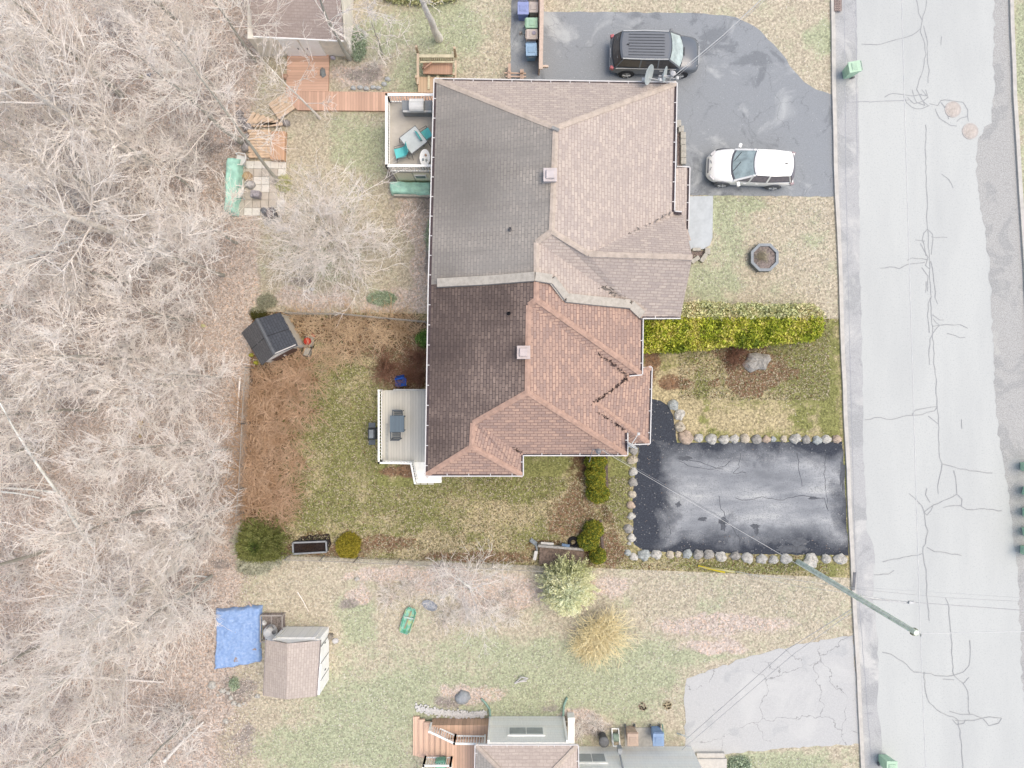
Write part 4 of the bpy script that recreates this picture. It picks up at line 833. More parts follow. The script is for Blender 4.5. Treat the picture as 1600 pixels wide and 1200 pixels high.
# tan shed NW (top edge)
s3 = empty('garden_shed', P(498, 40, 0), 'tan shed with white double doors and brown shingle roof at the top edge', 'shed')
ze, zr = 2.0, 3.3
e0, e1 = P(396, 57, ze), P(537, 64, ze); r0, r1 = P(396, 0, zr)+Vector((0, 1.2, 0)), P(541, 0, zr)+Vector((0, 1.2, 0))
r0 = Vector((e0.x, e0.y+3.0, zr)); r1 = Vector((e1.x+.05, e1.y+3.0, zr)); n0 = Vector((e0.x, e0.y+6, ze)); n1_ = Vector((e1.x, e1.y+6, ze))
b = Roof(); b.face([e0, e1, r1, r0]); b.face([r0, r1, n1_, n0]); b.build('roof', shingle('shingle_tan_shed', (196, 174, 166), (182, 160, 154), (158, 138, 134), bw=.3, rh=.14), s3)
tanw = plain('tan_siding', (290, 282, 270), .05, 3, .8)
xl, xr = P(405, 0, 0).x+.1, P(552, 0, 0).x; yf = P(0, 88, 0).y
b = MB(); b.box(((xl+xr)/2, yf+2.9, ze/2-.02), (xr-xl, 5.8, ze-.06)); b.add([(xr-.01, yf, ze-.05), (xr-.01, yf+5.8, ze-.05), (xr-.01, yf+2.9, zr-.05)], [(0, 1, 2)]); b.build('wall', tanw, s3)
wsd = plain('white_door', (310, 310, 310), .03, 3, .5)
for k, u in enumerate((466, 497)):
    x = P(u, 0, 0).x; b = MB(); b.box((x, yf-.03, .98), (.98, .05, 1.86)); dr = b.build('door', wsd, s3)
    b = MB(); b.box((x+(.3 if k == 0 else -.3), yf-.07, 1.0), (.05, .04, .16)); b.build('handle', plain('dull_metal', (150, 150, 155)), dr)
b = MB(); b.box((P(482, 0, 0).x, yf-.02, 1.95), (2.4, .06, .08)); b.beam(e0+Vector((0, -.02, 0)), e1+Vector((0, -.02, 0)), .05, .1); b.build('trim', wsd, s3)
b = MB(); b.wall((xr-.02, yf-.02), (xr-.02, yf+.1), 0, ze-.1, .1); b.build('trim', tanw, s3)

# ------------------------------------------------------------ timber walks and patio (north-west)
wpk = planks('weathered_pink_boards', (255, 212, 190), .15, 0, .09, .4); wpy = planks('weathered_pink_boards_across', (255, 212, 190), .15, 1, .09, .4)
def platform(name, pts, z0, z1, mt, lab, cat='walkway', bev=0):
    b = MB(); b.prism([p.to_2d() for p in PX(pts, z1)], z0, z1); return tag(b.build(name, mt, bevel=bev), lab, cat)
platform('boardwalk', [(447, 142), (700, 145), (700, 174), (465, 172), (447, 156)], .02, .16, wpk, 'long pinkish timber boardwalk running from the shed deck to the house')
platform('shed_deck', [(449, 85), (514, 86), (513, 142.5), (447, 141.5)], .02, .17, wpy, 'pinkish timber deck in front of the white shed doors', 'deck')
oy = planks('yellow_boards', (262, 224, 186), .16, 1, .08, .4); ox = planks('yellow_boards_steep', (242, 204, 168), .16, 0, .08, .4); orr = planks('orange_boards', (255, 190, 146), .12, 0, .05, .35)
b = MB(); ang = R(35); c = P(441, 167, .1); Mz = Matrix.Rotation(ang, 4, 'Z')
for k in range(6): b.box(c+Mz @ Vector((0, .42-k*.17, .1)), (1.05, .155, .05), ang)
for s_ in (-1, 1): b.box(c+Mz @ Vector((s_*.45, 0, .02)), (.08, 1.0, .12), ang)
tag(b.build('timber_step', plain('yellow_timber', (266, 226, 186), .08, 5)), 'yellowish slatted timber landing set diagonally below the boardwalk', 'landing')
b = MB(); c = P(412, 190, .1)
for k in range(7):
    a_ = R(60-k*9); q = c+Vector((-.65+k*.22, .12-k*.05, .1)); b.beam(q-Vector((math.cos(a_), math.sin(a_), 0))*.45, q+Vector((math.cos(a_), math.sin(a_), 0))*.38, .19, .05)
tag(b.build('timber_step', plain('yellow_timber', (266, 226, 186), .08, 5)), 'fan of yellowish timber boards turning between the diagonal landing and the lower platform', 'landing')
b = MB()
for k in range(10): b.prism([p.to_2d() for p in PX([(390+(k % 3)*1.5, 205+k*4.4), (425, 205+k*4.4), (425, 208.8+k*4.4), (389+(k*7 % 4), 208.8+k*4.4)])], .1, .24+.01*(k % 2))
tag(b.build('timber_platform', plain('yellow_timber2', (268, 226, 184), .1, 5)), 'yellow slatted timber platform on the paver patio', 'platform')
platform('bench_box', [(424, 205), (446, 205), (444, 250), (422, 249)], .1, .42, orr, 'orange-brown timber bench box beside the yellow slats on the patio', 'bench', .01)
# paver patio: each slab part of one patio
pt = empty('paver_patio', P(410, 290, 0), 'patio of square white and buff concrete pavers under the leaning tree', 'patio')
pw_ = plain('paver_white', (270, 266, 262), .05, 4, .9); pb_ = plain('paver_buff', (236, 222, 210), .07, 4, .9)
whites = {(2, 0), (3, 0), (4, 0), (5, 0), (6, 0), (3, 2), (4, 2), (3, 3), (4, 3), (6, 5), (2, 6), (3, 6), (6, 1), (6, -1), (6, -2), (6, -3)}
for r_ in range(-3, 7):
    for k in range(0, 7):
        if r_ < 0 and k < 6: continue
        if k < 2 and r_ < 5 and k == 0: continue
        if k == 6 and r_ in (2, 3, 4): continue
        cx, cy = 366+k*12.6-r_*.5, 258+r_*12.2+(0 if r_ >= 0 else 2)
        b = MB(); b.box(P(cx, cy, 0)+Vector((0, 0, .03)), (.41, .40, .06), R(-1.5)); b.build('paver', pw_ if (k, r_) in whites else pb_, pt)
tarp('tarp_cover', [(360, 250), (382, 252), (374, 338), (357, 336)], .75, teal, 'long mint green tarpaulin over a low pile along the woodland side of the patio', 'tarp', 21, .07, 16, 44)
def plastic_chair(loc, rz, lab):
    o = empty('plastic_chair', loc, lab, 'chair', 'white plastic chairs on the patio'); Mz = Matrix.Rotation(rz, 4, 'Z'); wm = plain('white_plastic', (275, 275, 278), .04, 3, .45)
    def T(x, y, z): return (Mz @ Vector((x, y, z)))+loc
    b = MB(); b.prism([T(x, y, 0).to_2d() for x, y in ((-.22, -.2), (.22, -.2), (.25, .25), (-.25, .25))], loc.z+.40, loc.z+.43); b.build('seat', wm, o, bevel=.01)
    b = MB()
    for k in range(7): a_ = R(-60+k*20); x, y = math.sin(a_)*.27, -.12-math.cos(a_)*.16; b.beam(T(x, y, .42), T(x*1.1, y-.12, .84), .06, .02)
    for k in range(6):
        a_, c_ = R(-60+k*20), R(-40+k*20); b.beam(T(math.sin(a_)*.3, -.24-math.cos(a_)*.18, .85), T(math.sin(c_)*.3, -.24-math.cos(c_)*.18, .85), .04, .06)
    b.build('backrest', wm, o)
    for a in (-1, 1):
        b = MB(); b.tube([T(a*.3, -.22, .66), T(a*.31, .1, .64), T(a*.27, .27, .58), T(a*.25, .26, 0)], .03, 6); b.build('armrest', wm, o); b = MB(); b.beam(T(a*.24, -.22, 0), T(a*.2, -.2, .42), .05, .05); b.build('leg', wm, o)
    return o
plastic_chair(P(381, 254, 0), R(80), 'white plastic chair at the top corner of the paver patio by the timber platform')
plastic_chair(P(377, 304, 0), R(85), 'white plastic chair at the middle of the patio against the mint tarpaulin')
def lump(b, c, rx, ry, h, seed, n=14, m=0):
    r = random.Random(seed); rr = [r.uniform(.8, 1.15) for _ in range(n)]; vs = []
    lv = [(1, 0), (1.02, .35), (.85, .75), (.5, .97)]
    for s_, z in lv:
        for i in range(n):
            a = 2*math.pi*i/n; k = rr[i]*s_*r.uniform(.95, 1.05); vs.append((c.x+rx*k*math.cos(a), c.y+ry*k*math.sin(a), c.z+h*z*r.uniform(.93, 1.05)))
    vs.append((c.x, c.y, c.z+h)); k = len(lv)
    fs = [(i*n+j, i*n+(j+1) % n, (i+1)*n+(j+1) % n, (i+1)*n+j) for i in range(k-1) for j in range(n)]+[((k-1)*n+j, (k-1)*n+(j+1) % n, k*n) for j in range(n)]
    b.add(vs, fs, m); return b
def lumpthing(name, u, v, rx, ry, h, mt, lab, cat, seed=1, smooth=True, z=0):
    b = MB(); lump(b, P(u, v, z), rx, ry, h, seed); return tag(b.build(name, mt, smooth=smooth), lab, cat)
lumpthing('cushion', 388, 277, .28, .26, .4, plain('orange_fabric', (236, 192, 140), .2, 9), 'orange fringed cushion on the patio between the white plastic chairs', 'cushion', 3)
lumpthing('storage_bag', 393, 290, .3, .24, .4, plain('grey_white_fabric', (216, 212, 218), .14, 9), 'grey-white bag on the patio beside the lower plastic chair', 'bag', 4)
b = MB(); b.box(P(400, 304, .3)+Vector((0, 0, 0)), (.48, .36, .42), R(-6)); lump(b, P(400, 304, .5), .2, .15, .15, 6); tag(b.build('storage_box', plain('lavender_box', (190, 182, 198), .16, 9), bevel=.03), 'lavender-grey box of odds and ends right of the lower plastic chair', 'box')
# black wood chiminea/grill on its own base
ch = empty('charcoal_grill', P(425, 337, 0), 'black box grill with round grey lid on a slab at the foot of the patio', 'grill'); c = P(425, 337, 0)
b = MB(); b.box(c+Vector((0, 0, .03)), (1.0, .9, .05), R(15)); b.build('base_slab', plain('slab_grey', (190, 186, 184), .08), ch); b = MB(); b.box(c+Vector((.05, 0, .4)), (.6, .5, .5), R(20)); b.build('firebox', plain('grill_black', (92, 88, 94), .2, 8), ch, bevel=.02)
b = MB(); b.box(c+Vector((.08, 0, .66)), (.3, .42, .03), R(20)); b.build('grate', plain('grill_plum', (128, 112, 116), .2, 12), ch); b = MB(); b.lathe(c+Vector((-.22, .12, .62)), [(.17, 0), (.17, .05), (.1, .12), (.03, .14)], 16); b.build('lid', plain('lid_grey', (112, 116, 128), .1), ch)
# timber arbour / steps north of the house
ar = empty('garden_arbour', P(690, 115, 0), 'fresh timber bench enclosure with slatted sides standing north-west of the pale roof', 'arbour')
tm = plain('fresh_timber', (240, 206, 170), .07, 5); tmy = plain('cream_timber', (240, 226, 184), .07, 5); seatm = planks('arbour_seat', (222, 164, 132), .12, 0, .06, .4)
z = .9; b = MB()
p1, p2, p3, p4 = P(655, 90, z), P(712, 90, z), P(655, 140, .3), P(712, 130, .9)
b.beam(P(655, 88, z), P(709, 88, z), .16, .1); b.beam(P(656, 97, .75), P(709, 97, .75), .08, .06); b.build('top_rail', tmy, ar)
b = MB(); b.beam(P(653, 84, z), P(653, 132, z), .12, .1); b.build('side_rail', tm, ar); b = MB(); b.beam(P(712, 95, z), P(712, 130, z), .1, .08)
b.build('side_rail', tm, ar)
for q in (P(654, 86, 0), P(712, 88, 0), P(654, 132, 0), P(712, 128, 0)): b = MB(); b.beam(q, q+Vector((0, 0, 1.0)), .12, .12); b.build('post', tm, ar)
b = MB()
for k in range(16): x = 657+k*3.3; b.beam(P(x, 90, .86), P(x+.5, 96, .3), .035, .05)
b.build('slats', tm, ar); b = MB(); b.prism([p.to_2d() for p in PX([(661, 97), (707, 98), (707, 116), (661, 115)], .5)], .42, .5); b.build('seat', seatm, ar)
b = MB(); b.box(P(667, 102, .7), (.5, .06, .5), M=Matrix.Rotation(R(40), 4, 'Z') @ Matrix.Rotation(R(30), 4, 'X')); b.build('folding_leaf', plain('rust_board', (216, 156, 124)), ar)
b = MB(); b.prism([p.to_2d() for p in PX([(653, 120), (712, 120), (712, 146), (653, 144)], .2)], .0, .2); b.build('platform', planks('arbour_floor', (242, 200, 160), .16, 0, .06, .4), ar)
b = MB(); b.beam(P(670, 118, .24), P(670, 140, .24), .12, .1); b.beam(P(684, 118, .24), P(684, 140, .24), .12, .1); b.build('rail', tmy, ar)
# timber screen by the bins, low timber frames
b = MB(); fm = plain('screen_timber', (226, 184, 160), .08, 5)
fe = empty('timber_screen', P(846, 60, 0), 'tall narrow timber screen wall between the bins and the northern driveway', 'screen')
b = MB(); b.wall(P(842, -40, 0), P(842, 118, 0), 0, 1.25, .07); b.build('panel', fm, fe); b = MB(); b.beam(P(847.5, -40, 1.3), P(845, 108, 1.3), .2, .05); b.build('cap_board', plain('screen_cap', (236, 204, 184), .06), fe)
b = MB(); b.beam(P(845, 104, 1.1), P(856, 104, .9), .1, .14); b.build('bracket', plain('screen_cap', (236, 204, 184), .06), fe)
b = MB(); b.wall(P(803, -3, 0), P(848, -3, 0), 0, 1.2, .07); b.build('end_panel', plain('orange_timber', (206, 128, 96), .1), fe)
gt_ = empty('low_timber_frame', P(808, 116, 0), 'low timber frame of two rails and posts beside the roof near the bins', 'timber frame')
for (a_, c_) in (((788, 114), (822, 115)), ((790, 119.5), (822, 120))): b = MB(); b.beam(P(*a_, .4), P(*c_, .4), .07, .06); b.build('rail', fm, gt_)
for u in (797, 814, 817): b = MB(); b.beam(P(u, 112, 0), P(u, 112, .6), .1, .1); b.beam(P(u, 108, .45), P(u, 124, .45), .06, .05); b.build('post', fm, gt_)
b = MB(); b.prism([p.to_2d() for p in PX([(794, 99), (798, 99), (798, 122), (793, 122)], .5)], 0, .5); b.build('side_board', fm, gt_)

# ------------------------------------------------------------ wheelie bins
def make_bin(body_c, lid_c, s=1.0, h=1.02):
    o = empty('wheelie_bin', (0, 0, 0), 'x', 'wheeled bin'); bm1 = plain('bin_'+'_'.join(map(str, body_c)), body_c, .07, 4, .5); bm2 = plain('bin_'+'_'.join(map(str, lid_c)), lid_c, .05, 3, .45); dk_ = plain('bin_tyre', (104, 106, 110), .1)
    W, D = .58*s, .68*s
    b = MB(); z0 = .04
    vs = [(-W*.38, -D*.32, z0), (W*.38, -D*.32, z0), (W*.38, D*.36, z0), (-W*.38, D*.36, z0), (-W*.48, -D*.46, h*.92), (W*.48, -D*.46, h*.92), (W*.48, D*.46, h*.92), (-W*.48, D*.46, h*.92)]
    b.add(vs, [(3, 2, 1, 0), (4, 5, 6, 7), (0, 1, 5, 4), (1, 2, 6, 5), (2, 3, 7, 6), (3, 0, 4, 7)]); b.box((0, -D*.46, h*.9), (W*.98, .05, .06)); b.box((0, 0, h*.9), (W*1.02, D*.98, .05)); bo = b.build('body', bm1, o, bevel=.02)
    b = MB(); b.box((0, -D*.04, h*.955), (W*1.04, D*1.0, .05), taper=.96); b.box((0, -D*.05, h*.995), (W*.7, D*.5, .035), taper=.9); b.build('lid', bm2, o, bevel=.018)
    b = MB(); b.box((0, -D*.05, h*1.015), (W*.5, D*.32, .01)); b.build('lid_panel', plain('binp_'+'_'.join(map(str, lid_c)), shade(lid_c, .95), .05), o, bevel=.004)
    b = MB(); b.tube([(-W*.4, D*.52, h*.96), (W*.4, D*.52, h*.96)], .02, 8)
    for a in (-1, 1): b.beam((a*W*.38, D*.42, h*.92), (a*W*.38, D*.53, h*.96), .05, .05)
    b.build('handle', plain('bind_'+'_'.join(map(str, body_c)), shade(body_c, .75), .07, 4, .5), o)
    for a in (-1, 1): b = MB(); b.tube([(a*W*.38, D*.4, .11), (a*W*.48, D*.4, .11)], .11, 14); b.build('wheel', dk_, o)
    return o
GRP = 'wheeled bins'
def put(proto, first, u, v, z, rz, lab, s=None): return place(proto, first, P(u, v, z), R(rz), lab, GRP, s)
blue1 = make_bin((112, 142, 255), (140, 158, 236)); put(blue1, True, 817, 27, 0, 0, 'dark blue wheeled bin at the top end of the bin row by the timber screen')
br1 = make_bin((229, 208, 198), (212, 196, 190), .84, .9); put(br1, True, 833, 24, 0, 0, 'small beige bin squeezed between the dark blue bin and the timber screen')
gn1 = make_bin((170, 243, 196), (168, 222, 186), .92, .95); put(gn1, True, 829.5, 49, 0, 90, 'pale green wheeled bin between two beige bins in the row by the timber screen')
br2 = make_bin((234, 210, 198), (216, 198, 190), .9, .92); o = put(br2, True, 830, 66, 0, 90, 'beige bin with a round purple mark on its lid, beside the timber screen')
b = MB(); b.lathe(Vector((.02, -.12, .985)), [(.10, 0), (.10, .012)], 16); m_ = plain('purple_disc', (150, 140, 168)); ob = b.build('lid_mark', m_, origin=(0, 0, 0)); ob.parent = o; ob.location = (0, 0, 0)
bl2 = make_bin((112, 175, 241), (140, 188, 238)); put(bl2, True, 829.5, 90, 0, 2, 'light blue lettered bin at the near end of the row by the timber screen')
b = MB(); b.box((0, -.29, .72), (.26, .01, .06), M=Matrix.Rotation(R(0), 4, 'X')); ob = b.build('front_mark', plain('white_mark', (225, 235, 245)), origin=(0, 0, 0)); ob.parent = bl2; ob.location = (0, -.025, 0)
lumpthing('paint_can', 813.5, 52.5, .09, .09, .2, plain('can_cream', (224, 210, 204)), 'small cream can lying on the asphalt left of the beige bin', 'can', 5)
gk = make_bin((205, 262, 220), (198, 246, 208), .98, 1.05); put(gk, True, 1322, 117, 0, -80, 'green wheeled bin standing alone at the west kerb north of the road joint')
put(gk, False, 1378, 1184, 0, 180, 'green wheeled bin at the west kerb at the bottom edge of the photo')
for k, v_ in enumerate((728, 767, 799, 829, 858)): put(gk, False, 1599 if k in (0, 4) else 1602, v_, 0, -90+[3, -12, 4, 10, -2][k], f'green wheeled bin in the line at the east kerb, {ORD[k]} from the top')
pbn = make_bin((234, 191, 166), (216, 182, 160), 1.0); put(pbn, True, 984, 1141, 0, 0, 'brown wheeled bin on paving against the bungalow wall')
pbl = make_bin((126, 177, 255), (134, 176, 238), 1.0); put(pbl, True, 1023, 1141, 0, 0, 'blue wheeled bin on paving against the bungalow wall')
b = MB(); b.prism(PX([(976, 1137), (1036, 1136), (1036, 1166), (976, 1166)]), 0, .05); tag(b.build('paving_pad', plain('pad_stone', (206, 202, 196), .08)), 'grey paving pad under the brown and blue bins by the bungalow', 'paving slabs')
o = empty('garbage_can', P(941, 1149, 0), 'round black bin with domed lid against the bungalow wall', 'bin'); c = P(941, 1149, 0)
b = MB(); b.lathe(c, [(.2, 0), (.26, .7)], 16); b.build('body', plain('black_can', (72, 74, 80), .1), o); b = MB(); b.lathe(c+Vector((0, 0, .7)), [(.28, 0), (.28, .04), (.2, .1), (.05, .12)], 16); b.build('lid', plain('black_can_lid', (100, 102, 108), .1), o, smooth=True)
o = empty('hose_reel', P(961, 1148, 0), 'white framed hose reel with green hose beside the round black bin', 'hose reel'); c = P(961, 1148, 0)
b = MB()
for a in (-1, 1): b.beam(c+Vector((a*.18, -.35, .05)), c+Vector((a*.18, -.3, .6)), .05, .05); b.beam(c+Vector((a*.18, .35, .05)), c+Vector((a*.18, -.3, .6)), .05, .05); b.beam(c+Vector((a*.18, .35, .05)), c+Vector((a*.18, -.35, .05)), .05, .05)
b.beam(c+Vector((-.2, -.3, .6)), c+Vector((.2, -.3, .6)), .05, .05); b.beam(c+Vector((-.2, .35, .05)), c+Vector((.2, .35, .05)), .05, .05); b.build('frame', white, o); b = MB(); b.tube([c+Vector((-.15, 0, .3)), c+Vector((.15, 0, .3))], .2, 16); b.build('hose', plain('hose_green', (150, 180, 160), .1), o)

# ------------------------------------------------------------ cars
def car(name, cu, cv, L, W, Ht, rz, paint, glassc, lab, black):
    o = empty(name, P(cu, cv, 0), lab, 'car')
    pm = plain('paint_'+name, paint, .02, 2, .25, spec=.4, coat=.35 if black else 1.0, bump=0); dkp = plain('trim_'+name, (70, 72, 80) if black else (120, 122, 132), .05, 3, .5)
    tl = NT('glass_'+name); p = tl.pos('object'); n_ = tl.noise(p, 3, 4, .6)
    gl = tl.done(tl.ramp(n_, [(.35, shade(glassc, .82)), (.65, glassc)]), .12, spec=.6); sg = plain('side_glass_'+name, (88, 84, 86) if black else (148, 142, 156), .12, 5, .15, spec=.6)
    hl = L/2; hw = W/2; zb = .22
    def sec(x, w, zt, zc, zl):
        "half section from bottom to top centre"
        return [(x, w*.86, zl), (x, w*.98, zl+.12), (x, w, (zl+zc)/2), (x, w*.985, zc-.06), (x, w*.93, zc), (x, w*.6, zt), (x, 0, zt+.01)]
    if black: st = [(-1, .78, .66, .6, .42), (-.985, .88, .92, .86, .34), (-.94, .95, 1.06, 1.0, .28), (-.8, .985, 1.1, 1.02, .24), (-.4, 1, 1.1, 1.02, .22), (0, 1, 1.1, 1.02, .22), (.35, 1, 1.08, 1.01, .22), (.5, .99, 1.09, 1.0, .22), (.7, .975, 1.07, .96, .24), (.86, .94, 1.0, .9, .26), (.95, .84, .9, .8, .3), (.99, .7, .72, .66, .36), (1, .6, .5, .48, .4)]
    else: st = [(-1, .7, .66, .6, .42), (-.975, .84, .9, .84, .36), (-.92, .92, 1.02, .94, .28), (-.78, .965, 1.04, .97, .24), (-.4, .99, 1.02, .97, .22), (0, 1, .99, .95, .22), (.35, 1, .96, .93, .22), (.52, .985, .99, .92, .22), (.7, .95, .93, .86, .24), (.84, .88, .83, .77, .27), (.93, .76, .72, .68, .3), (.98, .6, .58, .56, .34), (1, .45, .46, .45, .38)]
    vs = []; n = 0
    for x, w_, zt, zc, zl in st:
        s_ = sec(x*hl, w_*hw, zt, zc, zl); ring = s_+[(a, -b_, c_) for a, b_, c_ in s_[-2::-1]]; n = len(ring); vs += ring
    k = len(st); fs = [(i*n+j, i*n+j+1, (i+1)*n+j+1, (i+1)*n+j) for i in range(k-1) for j in range(n-1)]
    fs += [(i*n+n-1, i*n, (i+1)*n, (i+1)*n+n-1) for i in range(k-1)]; fs += [tuple(range(n))[::-1], tuple((k-1)*n+j for j in range(n))]
    M = Matrix.Translation(P(cu, cv, 0)) @ Matrix.Rotation(rz, 4, 'Z')
    def T(q): return M @ Vector(q)
    b = MB(); b.add([T(v_) for v_ in vs], fs); b.build('body', pm, o, smooth=True, sub=1)
    # greenhouse: bottom outline (belt) and roof outline
    if black: xb0, xb1, xt0, xt1, zbelt, wt = -.92*hl, .54*hl, -.80*hl, .24*hl, 1.03, .78
    else: xb0, xb1, xt0, xt1, zbelt, wt = -.96*hl, .40*hl, -.84*hl, -.03*hl, .97, .74
    wb = .93*hw; wtm = wt*hw; zt = Ht-.05
    tr_ = .93 if black else .86
    def wf(t_): return .965+(1.0-.965)*min(1, t_*4) if t_ < .35 else 1.0+(tr_-1.0)*((t_-.35)/.65)**2
    def ring_(x0, x1, w_, z, bow0, bow1, nw=6):
        pts = []
        for i in range(nw+1): t_ = -1+2*i/nw; pts.append((x1+bow1*(1-abs(t_)**2.2), w_*t_*.965, z))
        for i in range(1, 6): t_ = i/6; pts.append((x1+(x0-x1)*t_, w_*wf(t_), z))
        for i in range(nw+1): t_ = 1-2*i/nw; pts.append((x0-bow0*(1-abs(t_)**2.2), w_*t_*tr_, z))
        for i in range(1, 6): t_ = i/6; pts.append((x0+(x1-x0)*t_, -w_*wf(1-t_), z))
        return pts
    bo = ring_(xb0, xb1, wb, zbelt, .12, .22); mo = ring_(xt0*.99, xt1, wtm, zt, .10, .12); to = ring_(xt0+.10, xt1-.08, wtm*.86, Ht-.0, .08, .10); nn = len(bo)
    nw = 6
    def quads(i0, i1, mt, nm, push=0, lo=0.0, hi=1.0):
        b = MB()
        for i in range(i0, i1):
            j = (i+1) % nn; A_, B2, C2, D2 = [Vector(q) for q in (bo[i], bo[j], mo[j], mo[i])]
            a_ = A_.lerp(D2, lo); d_ = A_.lerp(D2, hi); b2 = B2.lerp(C2, lo); c2 = B2.lerp(C2, hi)
            nrm = (b2-a_).cross(d_-a_).normalized()*push; b.add([T(a_+nrm), T(b2+nrm), T(c2+nrm), T(d_+nrm)], [(0, 1, 2, 3)])
        return b.build(nm, mt, o)
    quads(0, nn, dkp, 'pillar_shell')
    b = MB(); b.add([T(q) for q in bo], [tuple(range(nn))]); b.build('cowl', dkp, o)
    b = MB(); b.add([T(q) for q in mo]+[T(q) for q in to], [(i, (i+1) % nn, nn+(i+1) % nn, nn+i) for i in range(nn)]+[tuple(range(nn, 2*nn))]); b.build('roof', pm, o, smooth=False, bevel=.01)
    quads(0, nw, gl, 'windshield', .012, .10, .96); ws_ = quads(nw, nw+6, sg, 'side_window', .012, .12, .9); quads(nw+6, nw+6+nw, sg if black else gl if False else sg, 'rear_window', .012, .15, .92); quads(nw*2+6, nn, sg, 'side_window', .012, .12, .9)
    # pillars
    for sgn in (-1, 1):
        for xq, xq2 in ((xb1, xt1), (.05*hl, .02*hl), (-.36*hl, -.36*hl), (xb0+.10, xt0+.1)):
            b = MB(); kq = .965 if xq > .2*hl else (tr_ if xq < -.8*hl else .99); b.beam(T((xq, sgn*wb*kq, zbelt)), T((xq2, sgn*wtm*kq, zt)), .09, .05); b.build('pillar', pm, o)
        b = MB(); xm = (xt0+xt1)/2; b.beam(T((xt0+.08, sgn*wtm*(tr_+.015), zt+.02)), T((xm, sgn*wtm*.985, zt+.03)), .05, .05); b.beam(T((xm, sgn*wtm*.985, zt+.03)), T((xt1-.04, sgn*wtm*.96, zt+.02)), .05, .05); b.build('roof_rail', pm if not black else plain('rail_silver', (200, 204, 212), .05, 3, .4), o)
        b = MB(); b.beam(T((xb0+.1, sgn*wb*1.03, zbelt-.01)), T((xb1-.2, sgn*wb*1.03, zbelt-.01)), .025, .025); b.build('belt_trim', plain('chrome', (214, 218, 226), .03, 3, .3), o)
        mx = .34*hl if black else .30*hl
        b = MB(); b.box(T((mx, sgn*(hw+.10), zbelt+.05)), (.16, .24, .15), rz+sgn*.3); b.build('wing_mirror', pm if not black else plain('mirror_grey', (132, 136, 146)), o, bevel=.03)
        for xx in (-.15*hl, .14*hl): b = MB(); b.box(T((xx, sgn*(hw*.99), .88)), (.18, .04, .03), rz); b.build('door_handle', pm if not black else plain('chrome', (214, 218, 226)), o)
        b = MB(); b.box(T((.88*hl, sgn*hw*.70, .80 if black else .74)), (.34, .16, .10), rz-sgn*.75); b.build('headlight', plain('headlight', (222, 220, 228) if black else (176, 170, 160), .1, 8, .2), o, bevel=.03)
        b = MB(); b.box(T((-.96*hl, sgn*hw*.86, .86)), (.2, .16, .22), rz+sgn*.3); b.build('tail_light', plain('red_lens', (214, 84, 96), .05, 3, .3) if black else plain('red_lens_pale', (200, 170, 178)), o, bevel=.03)
        for xx in (-.60*hl, .60*hl):
            wh = empty('wheel', (0, 0, 0)); bpy.data.objects.remove(wh)
            b = MB(); y = sgn*hw*.985
            b.tube([T((xx, sgn*(hw-.24), .40)), T((xx, sgn*(hw+.005), .40))], .42, 24); b.build('wheel_arch', plain('arch_dark_'+name, (62, 64, 70) if black else (128, 130, 138)), o)
            b = MB(); b.tube([T((xx, sgn*(hw-.22), .35)), T((xx, sgn*(hw+.02), .35))], .35, 24); wl = b.build('wheel', plain('tyre_'+name, (70, 72, 78) if black else (120, 122, 130), .1, 8, .9), o)
            b = MB(); b.tube([T((xx, sgn*(hw+.0), .35)), T((xx, sgn*(hw+.03), .35))], .24, 20); b.build('rim', plain('rim_gap', (140, 142, 150)), wl)
            b = MB()
            for q in range(5):
                a_ = q*2*math.pi/5+.3; b.beam(T((xx, sgn*(hw+.035), .35)), T((xx+.22*math.cos(a_), sgn*(hw+.035), .35+.22*math.sin(a_))), .07, .02)
            b.tube([T((xx, sgn*(hw+.03), .35)), T((xx, sgn*(hw+.05), .35))], .06, 10); b.build('spoke', plain('alloy', (224, 228, 236), .04, 3, .3), wl)
    b = MB(); b.box(T((-.99*hl, 0, .62)), (.06, W*.7, .05), rz); b.box(T((-.985*hl, 0, .78)), (.05, .5, .12), rz); b.build('rear_trim', plain('chrome', (214, 218, 226)), o)
    b = MB(); b.box(T((.965*hl, 0, .62)), (.06, W*.42, .09), rz); b.build('grille', dkp, o, bevel=.02)
    for sgn in (-1, 1): b = MB(); b.beam(T((xb1+.08, sgn*.25+.1, zbelt+.07)), T((xb1-.25, sgn*.25-.35, zbelt+.28)), .03, .02); b.build('wiper', plain('wiper_dark', (76, 78, 84)), o)
    if black:
        b = MB()
        for q in range(8): y = -wtm*.70+q*wtm*1.40/7; b.beam(T((xt0+.35, y, Ht+.008)), T((xt1-.25, y, Ht+.008)), .035, .016)
        b.build('roof_rib', plain('rib_dark', (92, 97, 106)), o)
        b = MB(); b.box(T((.62*hl, 0, 1.10)), (.06, .42, .03), rz); b.build('hood_scoop', dkp, o)
        b = MB(); b.beam(T((.99*hl, -hw*.5, .70)), T((.99*hl, hw*.5, .70)), .03, .05); b.build('front_trim', plain('chrome', (214, 218, 226)), o)
        b = MB(); b.box(T((-.865*hl, 0, 1.45)), (.05, wtm*1.5, .02), rz); b.build('spoiler', pm, o)
    else:
        for sgn in (-1, 1): b = MB(); b.beam(T((.93*hl, sgn*hw*.3, .745)), T((.905*hl, sgn*hw*.04+sgn*.06, .775)), .03, .02); b.build('hood_slot', plain('slot_grey', (130, 130, 140)), o)
        b = MB(); b.beam(T((xb0+.02, -wb*.9, zbelt+.05)), T((xb0+.02, wb*.9, zbelt+.05)), .05, .05); b.build('tailgate_edge', pm, o)
    b = MB(); q = T((xt0+.32, .0, Ht+.02)); b.box(q, (.12, .04, .06), rz); b.build('roof_antenna', plain('wiper_dark', (76, 78, 84)), o)
    return o
